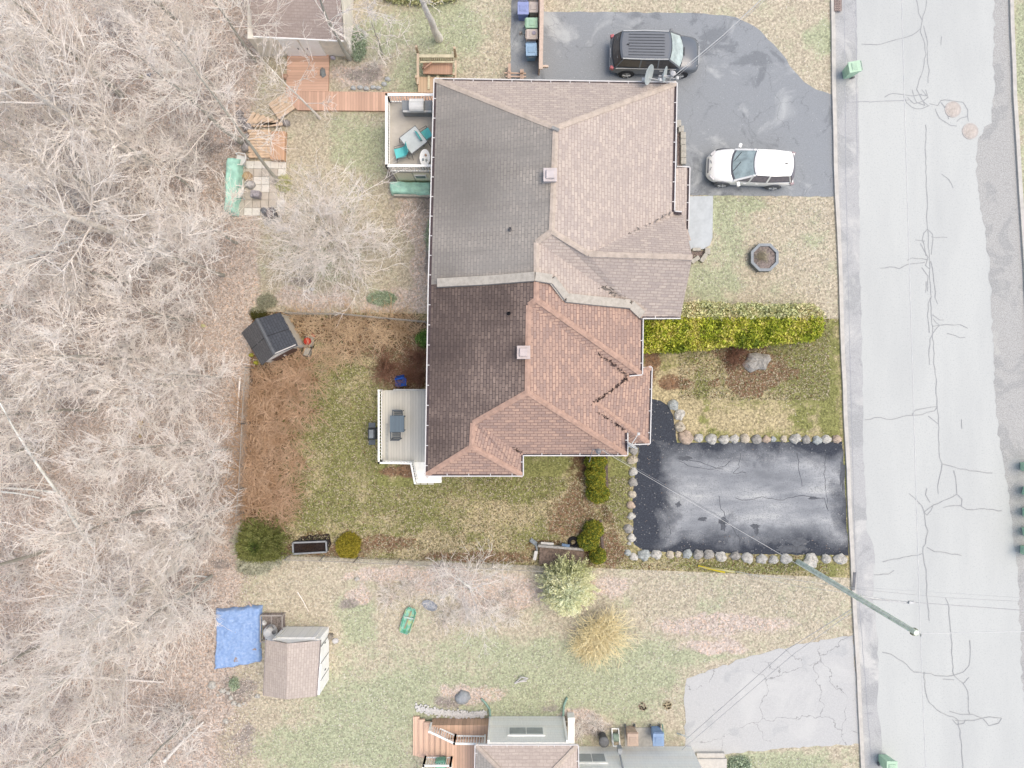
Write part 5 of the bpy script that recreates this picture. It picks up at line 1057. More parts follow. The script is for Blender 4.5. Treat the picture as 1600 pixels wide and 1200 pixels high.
car('parked_suv', 1018.5, 94.5, 4.72, 1.92, 1.74, R(-1), (116, 122, 132), (222, 240, 244), 'black SUV with a ribbed roof parked on the north driveway behind the satellite dishes', True)
car('parked_car', 1165, 268, 4.52, 1.82, 1.60, R(177), (280, 280, 282), (196, 216, 222), 'white hatchback crossover parked on the north driveway beside the pale porch slab', False)

# ------------------------------------------------------------ pole, wires
pole = empty('utility_pole', P(1247, 878, 0), 'leaning-out green-grey wooden utility pole rising from the lawn edge beside the black driveway', 'utility pole')
pb0 = P(1247, 878, 0); pt0 = P(1432, 989, 11.2)
b = MB(); b.tube([pb0+(pt0-pb0)*t_ for t_ in (0, .25, .5, .75, 1)], [.15, .14, .125, .11, .10], 14); b.build('shaft', plain('green_pole', (276, 290, 272), .12, 4, .9), pole, smooth=False)
hw_ = plain('pole_hardware', (150, 158, 130), .2, 8); b = MB(); b.box(P(1428, 987, 10.9), (.2, .24, .2)); b.build('cap_bracket', hw_, pole)
b = MB(); b.lathe(P(1438, 992, 11.1), [(.03, 0), (.05, .06), (.03, .12)], 10); b.build('insulator', plain('insulator', (226, 228, 230)), pole)
def wire(name, pts, r_, c, lab, sag=.0):
    b = MB(); P3 = []
    for i in range(len(pts)-1):
        a, c2 = Vector(pts[i]), Vector(pts[i+1]); n = 14
        for j in range(n+(i == len(pts)-2)): t_ = j/n; p = a.lerp(c2, t_); p.z -= sag*4*t_*(1-t_); P3.append(p)
    b.tube(P3, r_, 5); return tag(b.build(name, plain('wire_'+'_'.join(map(str, c)), c, .04)), lab, 'cable')
WW = (246, 248, 252); WG = (196, 196, 202); WL = (205, 208, 214)
TOP = P(1438, 990, 11.1); MID = P(1335, 932, 6.0)
wire('overhead_cable', [P(1408, -30, 11.0), P(1413, 150, 11.0), P(1438, 990, 11.1), P(1448, 1240, 11.0)], .013, WW, 'long thin white overhead cable running the length of the road past the pole top')
wire('overhead_cable', [TOP, P(1660, 985, 11.2)], .014, WW, 'white overhead cable from the pole top straight to the right edge')
wire('overhead_cable', [P(1340, 935, 6.3), P(1660, 958, 6.3)], .018, WG, 'grey twisted cable crossing the road below the pole, the lower of three', .0)
wire('overhead_cable', [P(1330, 920, 5.5), P(1480, 934, 5.5), P(1660, 943, 5.5)], .010, WG, 'thin grey cable crossing the road below the pole, the middle of three')
wire('overhead_cable', [P(1345, 918, 5.2), P(1660, 938, 5.2)], .008, WL, 'thinnest pale cable crossing the road below the pole, the upper of three')
b = MB(); b.tube([P(1345, 931, 6.2), P(1380, 937, 6.25), P(1420, 942, 6.3)], .045, 6); b.box(P(1424, 941, 6.4), (.25, .1, .12)); tag(b.build('cable_splice', plain('splice_white', (240, 242, 246))), 'white splice casing on the lower grey cable over the road edge', 'cable splice')
wire('service_cable', [P(940, 703, 5.3), P(1240, 878, 7.6), TOP], .009, (238, 238, 240), 'twisted white service cable from the southern roof to the pole top across the black driveway')
wire('service_cable', [P(943, 702, 5.1), P(1150, 822, 6.4)], .010, (120, 124, 134), 'thin dark service cable running just beside the white one over the black driveway')
wire('service_cable', [P(1049, 122, 5.2), P(1130, 55, 6.5), P(1210, -20, 8)], .018, (236, 238, 242), 'thicker white cable rising from the dishes past the nose of the black SUV')
wire('service_cable', [P(1052, 124, 5.2), P(1134, 56, 6.5), P(1216, -20, 8)], .009, WG, 'thin grey cable beside the white one over the nose of the black SUV')
wire('service_cable', [P(1072, 1155, 3.2), P(1230, 1015, 5.2), P(1330, 952, 6.0)], .014, (176, 178, 184), 'grey service cable from the bungalow over the pale driveway, the upper of two')
wire('service_cable', [P(1065, 1172, 3.2), P(1240, 1022, 5.2), P(1332, 956, 6.0)], .012, (186, 188, 194), 'grey service cable from the bungalow over the pale driveway, the lower of two')
wire('communication_cable', [P(1092, 886, .25), P(1225, 904, 3.5), P(1345, 920, 6.3)], .010, (232, 232, 228), 'thin pale guy cable from the yellow guards up to the pole, the upper of two')
wire('communication_cable', [P(1150, 892, 2.2), P(1240, 915, 4), P(1350, 930, 6.4)], .008, (232, 232, 228), 'thin pale guy cable from the lawn up to the pole, the lower of two')
wire('communication_cable', [P(1345, 928, 6.5), P(1392, 940, 8), P(1400, 1030, 10), P(1398, 1100, 11)], .008, (240, 240, 242), 'thin pale cable dropping over the road beyond the pole') if False else None
for k, (a_, c_, cc, lb) in enumerate([((1091, 884), (1133, 894.5), (236, 214, 60), 'yellow guy wire guard lying nearly flat on the lawn strip, the lower of the pair'), ((1105, 887), (1148, 893.5), (246, 236, 160), 'pale yellow guy wire guard on the lawn strip, the upper of the pair')]):
    b = MB(); b.beam(P(*a_, .1), P(*c_, .6), .09, .07); tag(b.build('guy_guard', plain('guard%d' % k, cc, .04)), lb, 'guy guard')
b = MB(); b.box(P(1334, 908, .1), (.14, .95, .1), R(-4)); tag(b.build('drain_inlet', plain('inlet_dark', (98, 100, 110), .1)), 'dark narrow inlet slot in the kerb near the pole', 'drain')
# manholes, grate
def manhole(u, v, lab):
    o = empty('manhole_cover', P(u, v, 0), lab, 'manhole cover', 'manhole covers on the road'); c = P(u, v, .013)
    b = MB(); b.lathe(c, [(.43, 0), (.43, .012), (.36, .012)], 28); b.build('ring', plain('iron_ring', (212, 200, 196), .08, 6), o)
    b = MB(); b.lathe(c+Vector((0, 0, .013)), [(.345, 0), (.345, .008)], 28)
    for a in range(-3, 4):
        for e_ in range(-3, 4):
            if a*a+e_*e_ < 10: b.box(c+Vector((a*.09, e_*.09, .025)), (.05, .05, .008))
    b.build('lid', plain('iron_lid', (222, 208, 200), .08, 6), o)
manhole(1489, 171, 'upper of the two round rusty manhole covers ringed by sealed cracks'); manhole(1516, 205, 'lower of the two round rusty manhole covers, near the dark shoulder')
b = MB(); c = P(1309, 6, .0)
for a in range(6): b.beam(P(1304.5, -2+a*3.4, .14), P(1313.5, -2+a*3.4, .14), .035, .03)
for a in range(4): b.beam(P(1304.5+a*3, -5, .14), P(1304.5+a*3, 18, .14), .035, .03)
dg_ = empty('storm_grate', c, 'rusty storm drain grate in the kerb at the top edge', 'drain grate'); b.build('bars', plain('grate_rust', (206, 176, 168), .1), dg_)
b = MB(); b.box(P(1309, 6, .115), (.42, .8, .012)); b.build('pit', plain('pit_brown', (120, 96, 92), .1), dg_)
# ------------------------------------------------------------ stones
def stone_mat(k, c):
    t = NT('boulder_%d' % k); p = t.pos('object'); n = t.noise(p, 5, 6, .7); f = t.noise(p, 22, 4, .7)
    col = t.ramp(n, [(.3, shade(c, .68)), (.5, c), (.7, shade(c, 1.15))]); return t.done(t.mix(t.mask(f, .4, .6), t.mix(.4, col, C(shade(c, .6))), col), .95, n, .5, .03)
SM = {'white': stone_mat(0, (240, 236, 230)), 'pale grey': stone_mat(1, (230, 227, 222)), 'buff': stone_mat(2, (232, 220, 202)), 'grey': stone_mat(3, (196, 192, 188)), 'bluish grey': stone_mat(4, (208, 214, 215)), 'tan': stone_mat(5, (224, 202, 184))}
def stone(u, v, r_, colr, lab, seed, group, ry=None, flat=.55):
    r = random.Random(seed); n = 12; s_ = r_*H/F; b = MB(); asp = r.uniform(.82, 1.0) if ry is None else ry
    vs = []; a0 = r.uniform(0, 6.28); pts = [r.uniform(.78, 1.12) for _ in range(n)]; c = P(u, v, 0); rot = r.uniform(-.3, .3)
    lv = [(.9, -.06), (1.0, .2), (.93, .5), (.68, .85), (.3, 1.0)]
    for s2, z in lv:
        for i in range(n):
            a = 6.2832*i/n; k = pts[i]*s2*r.uniform(.94, 1.06); x, y = s_*k*math.cos(a), s_*asp*k*math.sin(a)
            vs.append((c.x+x*math.cos(rot)-y*math.sin(rot), c.y+x*math.sin(rot)+y*math.cos(rot), s_*flat*1.4*z*r.uniform(.85, 1.1)))
    vs.append((c.x, c.y, s_*flat*1.4)); k = len(lv)
    fs = [(i*n+j, i*n+(j+1) % n, (i+1)*n+(j+1) % n, (i+1)*n+j) for i in range(k-1) for j in range(n)]+[((k-1)*n+j, (k-1)*n+(j+1) % n, k*n) for j in range(n)]
    b.add(vs, fs); o = b.build('boulder', SM[colr], bevel=.02); tag(o, lab, 'boulder', group)
    o.data.polygons.foreach_set('use_smooth', [r.random() < .5]*len(o.data.polygons)); return o
cl = ['pale grey', 'white', 'buff', 'grey', 'bluish grey', 'tan', 'white', 'pale grey', 'buff']
NR = [(1051, 633, 9, 'bluish grey'), (1061, 648, 9.5, 'white'), (1062, 667, 9, 'buff')]
for k, (u, v, r_, c_) in enumerate(NR): stone(u, v, r_, c_, f'{c_} boulder on the curved edge of the black driveway, {ORD[k]} from the roof', 100+k, 'boulders edging the driveway', 1)
NROW = [(1070, 683, 12.5, 'tan'), (1091, 684, 8, 'pale grey'), (1111, 686, 9.5, 'pale grey'), (1131, 687, 10, 'white'), (1147, 686, 8, 'pale grey'), (1163, 685, 8.5, 'buff'), (1181, 686, 9, 'grey'), (1197, 686, 7.5, 'tan'), (1208, 686, 5.5, 'bluish grey'), (1224, 686, 6, 'buff'), (1242, 685, 9.5, 'pale grey'), (1259, 687, 8, 'grey'), (1276, 688, 8, 'bluish grey'), (1291, 686, 8, 'white'), (1306, 686, 8, 'tan')]
for k, (u, v, r_, c_) in enumerate(NROW): stone(u, v, r_, c_, f'{c_} boulder, {ORD[k]} from the left along the top edge of the black driveway', 120+k, 'boulders edging the driveway')
WROW = [(990, 703, 8, 'grey'), (988, 718, 9, 'buff'), (989, 737, 8, 'pale grey'), (989, 753, 8, 'grey'), (987, 772, 7, 'buff'), (986, 789, 7, 'tan'), (986, 806, 7, 'pale grey'), (982, 826, 8, 'grey'), (986, 840, 7.5, 'white'), (983, 849, 4, 'pale grey')]
for k, (u, v, r_, c_) in enumerate(WROW): stone(u, v, r_, c_, f'{c_} boulder, {ORD[k]} from the top down the left edge of the black driveway', 140+k, 'boulders edging the driveway')
SROW = [(981, 863, 6, 'bluish grey'), (990, 870, 7, 'white'), (1006, 867, 10.5, 'bluish grey'), (1025, 866, 9, 'white'), (1047, 866, 7, 'buff'), (1059, 866, 6, 'buff'), (1074, 865, 9, 'bluish grey'), (1091, 866, 8.5, 'grey'), (1107, 866, 8.5, 'grey'), (1126, 869, 9.5, 'white'), (1148, 868, 9.5, 'grey'), (1167, 871, 10.5, 'white'), (1190, 873, 9.5, 'pale grey'), (1208, 874, 8.5, 'pale grey'), (1228, 873, 9.5, 'white'), (1266, 875, 13, 'white'), (1290, 873, 9, 'pale grey'), (1313, 873, 11, 'white')]
for k, (u, v, r_, c_) in enumerate(SROW): stone(u, v, r_, c_, f'{c_} boulder, {ORD[k]} from the left along the bottom edge of the black driveway', 170+k, 'boulders edging the driveway')
stone(1182, 565, 22, 'grey', 'big mottled grey rock half buried in the front lawn below the yellow-green hedge', 190, 'lawn rock', .72, .35)
for k, (u, v, r_) in enumerate([(350, 1078, 4), (357, 1082, 4), (361, 1090, 4), (366, 1098, 5), (374, 1101, 4), (381, 1099, 3), (340, 1086, 3), (347, 1079, 5), (403, 1087, 5), (353, 1126, 5), (558, 904, 5), (332, 1070, 7)]): stone(u, v, r_, 'pale grey', ['pale stone in the loose ring below the blue tarpaulin, '+ORD[k]+' one clockwise' if k < 8 else '', ''][0] or ['small pale stone by the lower left corner of the white shed', 'lone pale stone in the leaf litter below the ring of stones', 'lone pale stone on the lawn south of the clipped yellow bush', 'larger pale stone left of the ring of stones below the blue tarpaulin'][k-8], 200+k, 'loose pale stones')
# retaining blocks beside the porch
bm3 = plain('edging_block', (206, 200, 188), .08, 6, .9)
BL = [(1060, 194, 4.5, 7), (1064, 202, 5, 6), (1067, 212, 5, 6), (1067, 222, 5, 6), (1067.5, 232, 5, 6), (1067.5, 242, 5, 6), (1067.5, 252, 5, 6), (1086, 406, 9, 4, 35), (1099, 403, 9, 4, 55), (1105, 393, 5, 6), (1088, 390, 8, 3)]
for k, t_ in enumerate(BL):
    u, v, a, c_ = t_[:4]; rz = R(t_[4]) if len(t_) > 4 else 0; b = MB(); b.box(P(u, v, .12), (a*2*H/F*.8, c_*2*H/F*.8, .22), rz)
    tag(b.build('edging_block', bm3, bevel=.02), (f'pale edging block beside the east gutter of the pale roof, {ORD[k]} from top' if k < 7 else f'pale edging block round the soil bed below the porch slab, {ORD[k-7]} clockwise'), 'edging block', 'edging blocks')
polysheet('bed_soil', [(1058, 200), (1066, 200), (1066, 262), (1058, 262)], .013, plain('mulch_pale', (136, 112, 108), .25, 12, .95)); polysheet('bed_soil', [(1080, 391), (1102, 392), (1098, 402), (1082, 408)], .013, plain('mulch_pale', (136, 112, 108), .25, 12, .95))

# ------------------------------------------------------------ foliage
def leafcloud(name, centers, normals, size, mats, mi, parent=None, n=8, spread=.12, aspect=2.2, up=.6, seed=0, origin=None):
    "many small pointed leaves (two triangles each) round the given clump centres"
    r = np.random.default_rng(seed); N = len(centers); C_ = np.repeat(centers, n, 0); Nn = np.repeat(normals, n, 0); K = len(C_)
    pos = C_+r.normal(0, spread, (K, 3)); d = Nn*up+r.normal(0, .55, (K, 3)); d /= np.linalg.norm(d, axis=1)[:, None]
    s_ = np.cross(d, r.normal(0, 1, (K, 3))); s_ /= np.linalg.norm(s_, axis=1)[:, None]+1e-9
    L = size*r.uniform(.6, 1.4, (K, 1)); W_ = L/aspect
    V = np.stack([pos-d*L*.5, pos+s_*W_*.5, pos+d*L*.5, pos-s_*W_*.5], 1).reshape(-1, 3); V[:, 2] = np.maximum(V[:, 2], .015)
    Fq = np.arange(K*4).reshape(-1, 4); m = np.repeat(mi, n) if mi is not None else None
    return npmesh(name, V, Fq, mats, parent, m, origin=origin)
def leafmat(name, c, tr=0.0):
    c = PL(name, c)
    t = NT(name); p = t.pos(); n = t.noise(p, 4, 4, .7); oi = t.noise(p, 23, 2, .7)
    col = t.ramp(oi, [(.3, shade(c, .62)), (.5, c), (.68, shade(c, 1.28))]); col = t.mix(t.mask(n, .35, .65), t.mix(.3, col, C(shade(c, .7))), col)
    return t.done(col, .7, spec=.2)
def in_yard(x, y):
    u = x*F/H+800; v = 600-y*F/H
    left = 394-(v-487)*(14/379.); top = 487+(u-394)*(11/919.); bot = 866+(u-380)*(37/952.)
    return (u > left) & (v > np.where(u < 670, top, 497.5)) & (v < bot)
def bush(name, u, v, rx, ry, h, dens, size, cols, lab, cat, seed, rot=0, n=7, up=.6, flat=.75, spread=.07, z0=0, group=None, stem=True, irregular=.25, aspect=2.2, pal=None):
    "dense shrub: leaf clumps over a lumpy dome; cols = ((yard colour mats),(pale colour mats))"
    r = np.random.default_rng(seed); K = dens; th = r.uniform(0, 2*np.pi, K); ph = np.arccos(r.uniform(0, 1, K)); rad = r.uniform(.55, 1, K)**.5
    nx, ny, nz = np.sin(ph)*np.cos(th), np.sin(ph)*np.sin(th), np.cos(ph)
    lum = 1+irregular*(vnoise(nx*2+9, ny*2+9, 1.2, seed+3)+vnoise(ny*2+5, nz*2+5, 1.5, seed+4)-1)*1.6
    c, s_ = math.cos(rot), math.sin(rot); X = rx*nx*rad*lum; Y = ry*ny*rad*lum; c0 = P(u, v, 0)
    C3 = np.stack([c0.x+X*c-Y*s_, c0.y+X*s_+Y*c, z0+h*(.08+nz*rad*lum*flat)], 1); N3 = np.stack([nx*c-ny*s_, nx*s_+ny*c, nz*.6+.2], 1)
    o = empty(name, (c0.x, c0.y, 0), lab, cat, group); k = len(cols[0]); mi = r.integers(0, k, K)
    mi = np.where(rad < .8, 0, mi)
    if pal is not False: mi = np.where(in_yard(C3[:, 0], C3[:, 1]), mi, mi+k) if pal is None else (mi+k if pal else mi)
    mats = list(cols[0])+list(cols[1])
    leafcloud('foliage', C3, N3, size, mats, mi, o, n, spread, aspect, up, seed)
    if stem:
        b = MB(); rr = random.Random(seed)
        for q in range(4): a = rr.uniform(0, 6.28); b.tube([(c0.x, c0.y, 0), (c0.x+rx*.4*math.cos(a), c0.y+ry*.4*math.sin(a), h*.5)], [.04, .015], 5)
        b.build('stem', plain('stem_brown', (110, 88, 70), .2), o)
    return o
HG = [leafmat('hedge_deep', (125, 126, 54)), leafmat('hedge_olive', (166, 164, 64)), leafmat('hedge_gold', (195, 185, 82)), leafmat('hedge_amber', (207, 180, 101))]
HGP = [leafmat('hedge_pale_green', (231, 241, 159)), leafmat('hedge_pale', (256, 262, 172)), leafmat('hedge_pale_gold', (276, 273, 183)), leafmat('hedge_pale_amber', (283, 264, 191))]
# the long hedge
HH = [leafmat('hedge_dark_leaf', (134, 152, 58)), leafmat('hedge_lime', (205, 220, 78)), leafmat('hedge_yellow', (242, 246, 105)), leafmat('hedge_straw', (256, 241, 138))]  # four leaf tones from dark green to straw, spread by noise
r = np.random.default_rng(5); K = 11500; u_ = r.uniform(1004, 1283, K); zt = 1.55
half = r.uniform(-1, 1, K); uu = u_; t_ = (uu-1004)/279
cy = 512.5+t_*-8+np.sin(uu/23)*1.2; hwid = 35-t_*9+4*(vnoise(uu/20, uu*0, 1, 7)-.5)*2
endr = np.clip((1290-uu)/26, 0, 1)**.5; hwid = hwid*endr; top = r.random(K) < .72
vv = cy+half*hwid; zz = np.where(top, zt*(1-.35*np.abs(half)**2.5)+.28*(vnoise(uu/14, vv/14, 1, 8)-.5)*2, r.uniform(.1, zt, K))
vv = np.where(top, vv, cy+np.sign(half)*hwid*r.uniform(.85, 1.02, K)); s_ = (H-zz)/F
C3 = np.stack([(uu-800)*s_, (600-vv)*s_, zz], 1); N3 = np.stack([r.normal(0, .2, K), -np.sign(half)*np.abs(half)*.5, np.ones(K)], 1)
mi = np.clip((vnoise(C3[:, 0], C3[:, 1], 1.6, 9)*5.5+r.normal(0, .8, K)-.7), 0, 3).astype(int); pale = C3[:, 1]*F/H > 98.5-1.2*np.sin(uu/9)*0
mi = np.where(pale, mi+4, mi)  # leaves past the lot line get the white-veiled colours
hd = empty('hedge', P(1143, 512, 0), 'long clipped yellow-green cedar hedge across the front lawn between the two driveways', 'hedge')
leafcloud('foliage', C3, N3, .15, HH+HGP, mi, hd, 9, .07, 2.0, .7, 3)
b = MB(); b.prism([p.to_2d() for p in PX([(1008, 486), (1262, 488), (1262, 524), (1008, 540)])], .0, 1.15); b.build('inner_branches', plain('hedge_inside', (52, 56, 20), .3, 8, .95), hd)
# hedge row along the yard (rounded clipped cedars)
CG = [leafmat('cedar_deep', (106, 129, 59)), leafmat('cedar_green', (145, 165, 70)), leafmat('cedar_gold', (188, 188, 70)), leafmat('cedar_tip', (211, 198, 77))]
CGP = [leafmat('cedar_pale_a', (173, 187, 147)), leafmat('cedar_pale_b', (192, 202, 161)), leafmat('cedar_pale_c', (212, 211, 164)), leafmat('cedar_pale_d', (218, 212, 169))]
CS = (CG, CGP)
for k, (u, v, rr) in enumerate([(930, 719, .56), (929, 738, .52), (930, 752, .50), (933, 770, .62)]):
    bush('cedar_shrub', u, v, rr, rr*.8, 1.3, 1500, .07, CS, f'clipped golden-green cedar, {ORD[k]} down from the eave in the upper row', 'shrub', 30+k, n=8, spread=.04, flat=.8, irregular=.12, group='clipped cedars')
for k, (u, v, rr) in enumerate([(926, 826, .52), (918, 843, .56), (933, 866, .42)]):
    bush('cedar_shrub', u, v, rr, rr*.9, 1.3, 1500, .07, CS, ['clipped golden-green cedar standing above the old tyre', 'clipped golden-green cedar touching the old tyre on its right', 'small golden cedar half hidden behind the pale evergreen at the yard edge'][k], 'shrub', 40+k, n=8, spread=.04, flat=.8, irregular=.12, group='clipped cedars')
YG = [leafmat('yellow_deep', (145, 138, 47)), leafmat('yellow_mid', (181, 169, 58)), leafmat('yellow_top', (199, 185, 73)), leafmat('yellow_tip', (207, 190, 78))]
YGP = [leafmat('yellow_pale_a', (214, 207, 156)), leafmat('yellow_pale_b', (221, 214, 156)), leafmat('yellow_pale_c', (226, 218, 164)), leafmat('yellow_pale_d', (230, 221, 173))]
bush('conical_shrub', 546, 850, .62, .66, 1.1, 2200, .07, (YG, YGP), 'rounded golden-yellow evergreen bush between the raised planter and the lower boundary', 'shrub', 50, n=8, spread=.04, irregular=.2)
JG = [leafmat('juniper_dark', (76, 93, 50)), leafmat('juniper_green', (113, 129, 67)), leafmat('juniper_olive', (143, 152, 85)), leafmat('juniper_tip', (163, 168, 105))]
JGP = [leafmat('juniper_pale_a', (183, 188, 161)), leafmat('juniper_pale_b', (199, 202, 171)), leafmat('juniper_pale_c', (211, 212, 180)), leafmat('juniper_pale_d', (219, 218, 188))]
def sprays(name, u, v, R_, h, nsp, cols, lab, cat, seed, lean=(0, 0), pal=None, seg=16, elev=(.1, 1.1)):
    "spreading conifer built of feathery sprays radiating from the middle"
    r = np.random.default_rng(seed); c0 = np.array(P(u, v, 0)); CC = []; NN = []; MI = []
    for i in range(nsp):
        a = r.uniform(0, 6.283); el = r.uniform(*elev); L = R_*r.uniform(.55, 1.1)/max(.5, math.cos(el)) ; L = min(L, R_*1.15)
        z0 = r.uniform(.1, .85)*h*(1-.3*r.random()); base = c0+np.array([lean[0]*z0/h, lean[1]*z0/h, z0]); d_ = np.array([math.cos(a)*math.cos(el), math.sin(a)*math.cos(el), math.sin(el)*.6])
        LL = L*(1.05-.8*z0/h); t_ = np.linspace(.15, 1, seg)[:, None]; pts = base+d_*LL*t_+np.array([0, 0, -.12])*LL*t_**2; sd_ = np.cross(d_, [0, 0, 1])
        pts = pts+sd_*(r.normal(0, .10, (seg, 1))*(1.1-t_)*LL*.8)+r.normal(0, .02, (seg, 3)); CC.append(pts); NN.append(np.repeat((d_*1.6+np.array([0, 0, .3]))[None], seg, 0)); MI.append(np.clip((t_[:, 0]*3.6+r.normal(0, .5, seg)), 0, 3).astype(int))
    CC = np.concatenate(CC); NN = np.concatenate(NN); MI = np.concatenate(MI); CC[:, 2] = np.maximum(CC[:, 2], .03)
    inside = in_yard(CC[:, 0], CC[:, 1]) if pal is None else np.full(len(CC), not pal); MI = np.where(inside, MI, MI+4)
    o = empty(name, tuple(c0), lab, cat); leafcloud('foliage', CC, NN, .12, list(cols[0])+list(cols[1]), MI, o, 7, .045, 3.2, 1.4, seed)
    b = MB(); b.tube([c0, c0+np.array([lean[0], lean[1], h*.9])], [.08, .02], 7); b.build('trunk', plain('stem_brown', (110, 88, 70), .2), o); return o
sprays('juniper', 414, 846, 1.8, 1.8, 640, (JG, JGP), 'large feathery dark green juniper in the lower left corner of the yard', 'evergreen', 60)
SG = ([leafmat('spruce_a', (158, 177, 105)), leafmat('spruce_b', (210, 226, 136)), leafmat('spruce_c', (240, 252, 160)), leafmat('spruce_d', (268, 272, 189))], [leafmat('spruce_pale_a', (234, 244, 184)), leafmat('spruce_pale_b', (261, 272, 204)), leafmat('spruce_pale_c', (280, 289, 215)), leafmat('spruce_pale_d', (296, 295, 226))])
sprays('evergreen_tree', 884, 908, 1.75, 3.4, 620, SG, 'pale feathery evergreen overlapping the lower yard boundary above the yellow bush', 'evergreen', 61, elev=(0, .6))
GB = ([leafmat('green_a', (78, 118, 59)), leafmat('green_b', (102, 149, 70)), leafmat('green_c', (130, 171, 87)), leafmat('green_d', (147, 181, 104))], [leafmat('greenp_a', (167, 201, 154)), leafmat('greenp_b', (188, 219, 171)), leafmat('greenp_c', (203, 228, 185)), leafmat('greenp_d', (221, 237, 205))])
bush('shrub', 668, 530, .55, .45, .9, 900, .1, GB, 'bright green leafy bush against the dark roof eave north of the white deck', 'shrub', 70, n=6)
bush('shrub', 676, 372, .30, .95, .6, 900, .08, GB, 'narrow pale green bush strip along the west eave of the pale roof', 'shrub', 71, n=6)
bush('shrub', 598, 467, .75, .35, .3, 700, .08, GB, 'low pale green ground cover patch above the top boundary of the yard', 'shrub', 72, n=6, stem=False)
bush('shrub', 560, 72, .40, .9, .5, 700, .09, GB, 'pale green plant clump right of the tan shed', 'shrub', 73, n=6)
bush('shrub', 440, 1188-4, .01, .01, .1, 2, .05, GB, 'tiny weed', 'shrub', 1) if False else None
bush('shrub', 1155, 1196, .6, .5, .5, 700, .08, GB, 'green bush at the bottom edge right of the concrete steps', 'shrub', 74, n=6)
bush('shrub', 655, -8, 2.3, .55, 1.2, 2600, .12, ([*HG], [*HGP]), 'yellow-green bush along the top edge above the lawn with the grey trunk', 'shrub', 75, n=7)
bush('shrub', 367, 1068, .2, .3, .3, 260, .07, GB, 'small bright green weed on the dark soil below the blue tarpaulin', 'shrub', 76, n=6, stem=False)
MG = ([leafmat('moss_a', (95, 97, 51)), leafmat('moss_b', (118, 116, 61))]*2, [leafmat('mossp_a', (185, 187, 156)), leafmat('mossp_b', (199, 199, 164))]*2)
bush('shrub', 405, 491, .4, .35, .35, 500, .07, MG, 'dark mossy green clump behind the charcoal roofed shed', 'shrub', 77, n=6, stem=False)
bush('shrub', 418, 471, .5, .35, .3, 500, .07, MG, 'pale mossy clump above the charcoal roofed shed', 'shrub', 78, n=6, stem=False)
bush('shrub', 398, 884, .9, .4, .4, 500, .1, (JG, JGP), 'pale green low growth below the dark juniper', 'shrub', 79, n=6, stem=False, pal=True)
# bare cane shrubs
def canes(n, R_, h, rad, seed, twigs=3, jit=.25, arch=.5):
    "numpy tubes: arching canes from one foot with side twigs"
    r = random.Random(seed); b = []
    for i in range(n):
        a = r.uniform(0, 6.283); L = R_*math.sqrt(r.uniform(.12, 1)); hh = h*r.uniform(.5, 1.05); x0, y0 = r.uniform(-.42, .42)*R_, r.uniform(-.42, .42)*R_; pts = []
        for k in range(6): t_ = k/5; aa = a+jit*t_*math.sin(i+t_*3); pts.append((x0+math.cos(aa)*L*t_**1.25, y0+math.sin(aa)*L*t_**1.25, hh*(1-(1-t_)**2)*(1-.35*arch*t_**3)))
        b.append((pts, [rad*(1-.65*k/5) for k in range(6)]))
        for q in range(twigs):
            k = r.randint(2, 4); p = pts[k]; aa = a+r.uniform(-1, 1); l = r.uniform(.15, .4)*R_; b.append(([p, (p[0]+math.cos(aa)*l*.5, p[1]+math.sin(aa)*l*.5, p[2]+r.uniform(0, .2)*h), (p[0]+math.cos(aa+.2)*l, p[1]+math.sin(aa+.2)*l, p[2]+r.uniform(-.05, .3)*h)], [rad*.55, rad*.4, rad*.2]))
    return b
def tubes_np(brs, n=3):
    "all branches -> one triangle-tube mesh (vertex, face arrays)"
    V = []; Fq = []; base = 0; ang = np.arange(n)*2*np.pi/n; ca, sa = np.cos(ang), np.sin(ang)
    for pts, rad in brs:
        p = np.asarray(pts, dtype=float); k = len(p); d_ = np.gradient(p, axis=0); d_ /= np.linalg.norm(d_, axis=1)[:, None]+1e-9
        ref = np.array([.31, .47, .83]) if abs(d_[0] @ np.array([.31, .47, .83])) < .9 else np.array([1., 0, 0])
        a = np.cross(d_, ref); a /= np.linalg.norm(a, axis=1)[:, None]+1e-9; bb = np.cross(d_, a); rr = np.asarray(rad)[:, None, None]
        V.append((p[:, None]+(a[:, None]*ca[None, :, None]+bb[:, None]*sa[None, :, None])*rr).reshape(-1, 3))
        i = np.arange(k-1)[:, None]*n; j = np.arange(n)[None]; j2 = (j+1) % n
        Fq.append((np.stack([i+j, i+j2, i+n+j2, i+n+j], -1)+base).reshape(-1, 4)); base += k*n
    return np.concatenate(V), np.concatenate(Fq)
def twigmat(name, c, c2): 
    c, c2 = PL(name, c), PL(name, c2)
    t = NT(name); p = t.pos(); n = t.noise(p, 1.2, 4, .7); n2 = t.noise(p, 15, 2, .7); col = t.ramp(n, [(.35, c2), (.6, c)]); return t.done(t.mix(t.mask(n2, .4, .6), t.mix(.25, col, C(shade(c2, .7))), col), .9, spec=.1)
cane_or = twigmat('canes_orange', (256, 220, 190), (226, 188, 154)); cane_rd = twigmat('canes_red', (190, 148, 128), (146, 108, 90)); cane_ye = twigmat('canes_yellow', (306, 290, 232), (292, 272, 208)); cane_pk = twigmat('canes_pale', (320, 300, 296), (296, 276, 272)); cane_tan = twigmat('canes_tan', (266, 236, 202), (236, 204, 170))
CP = {}
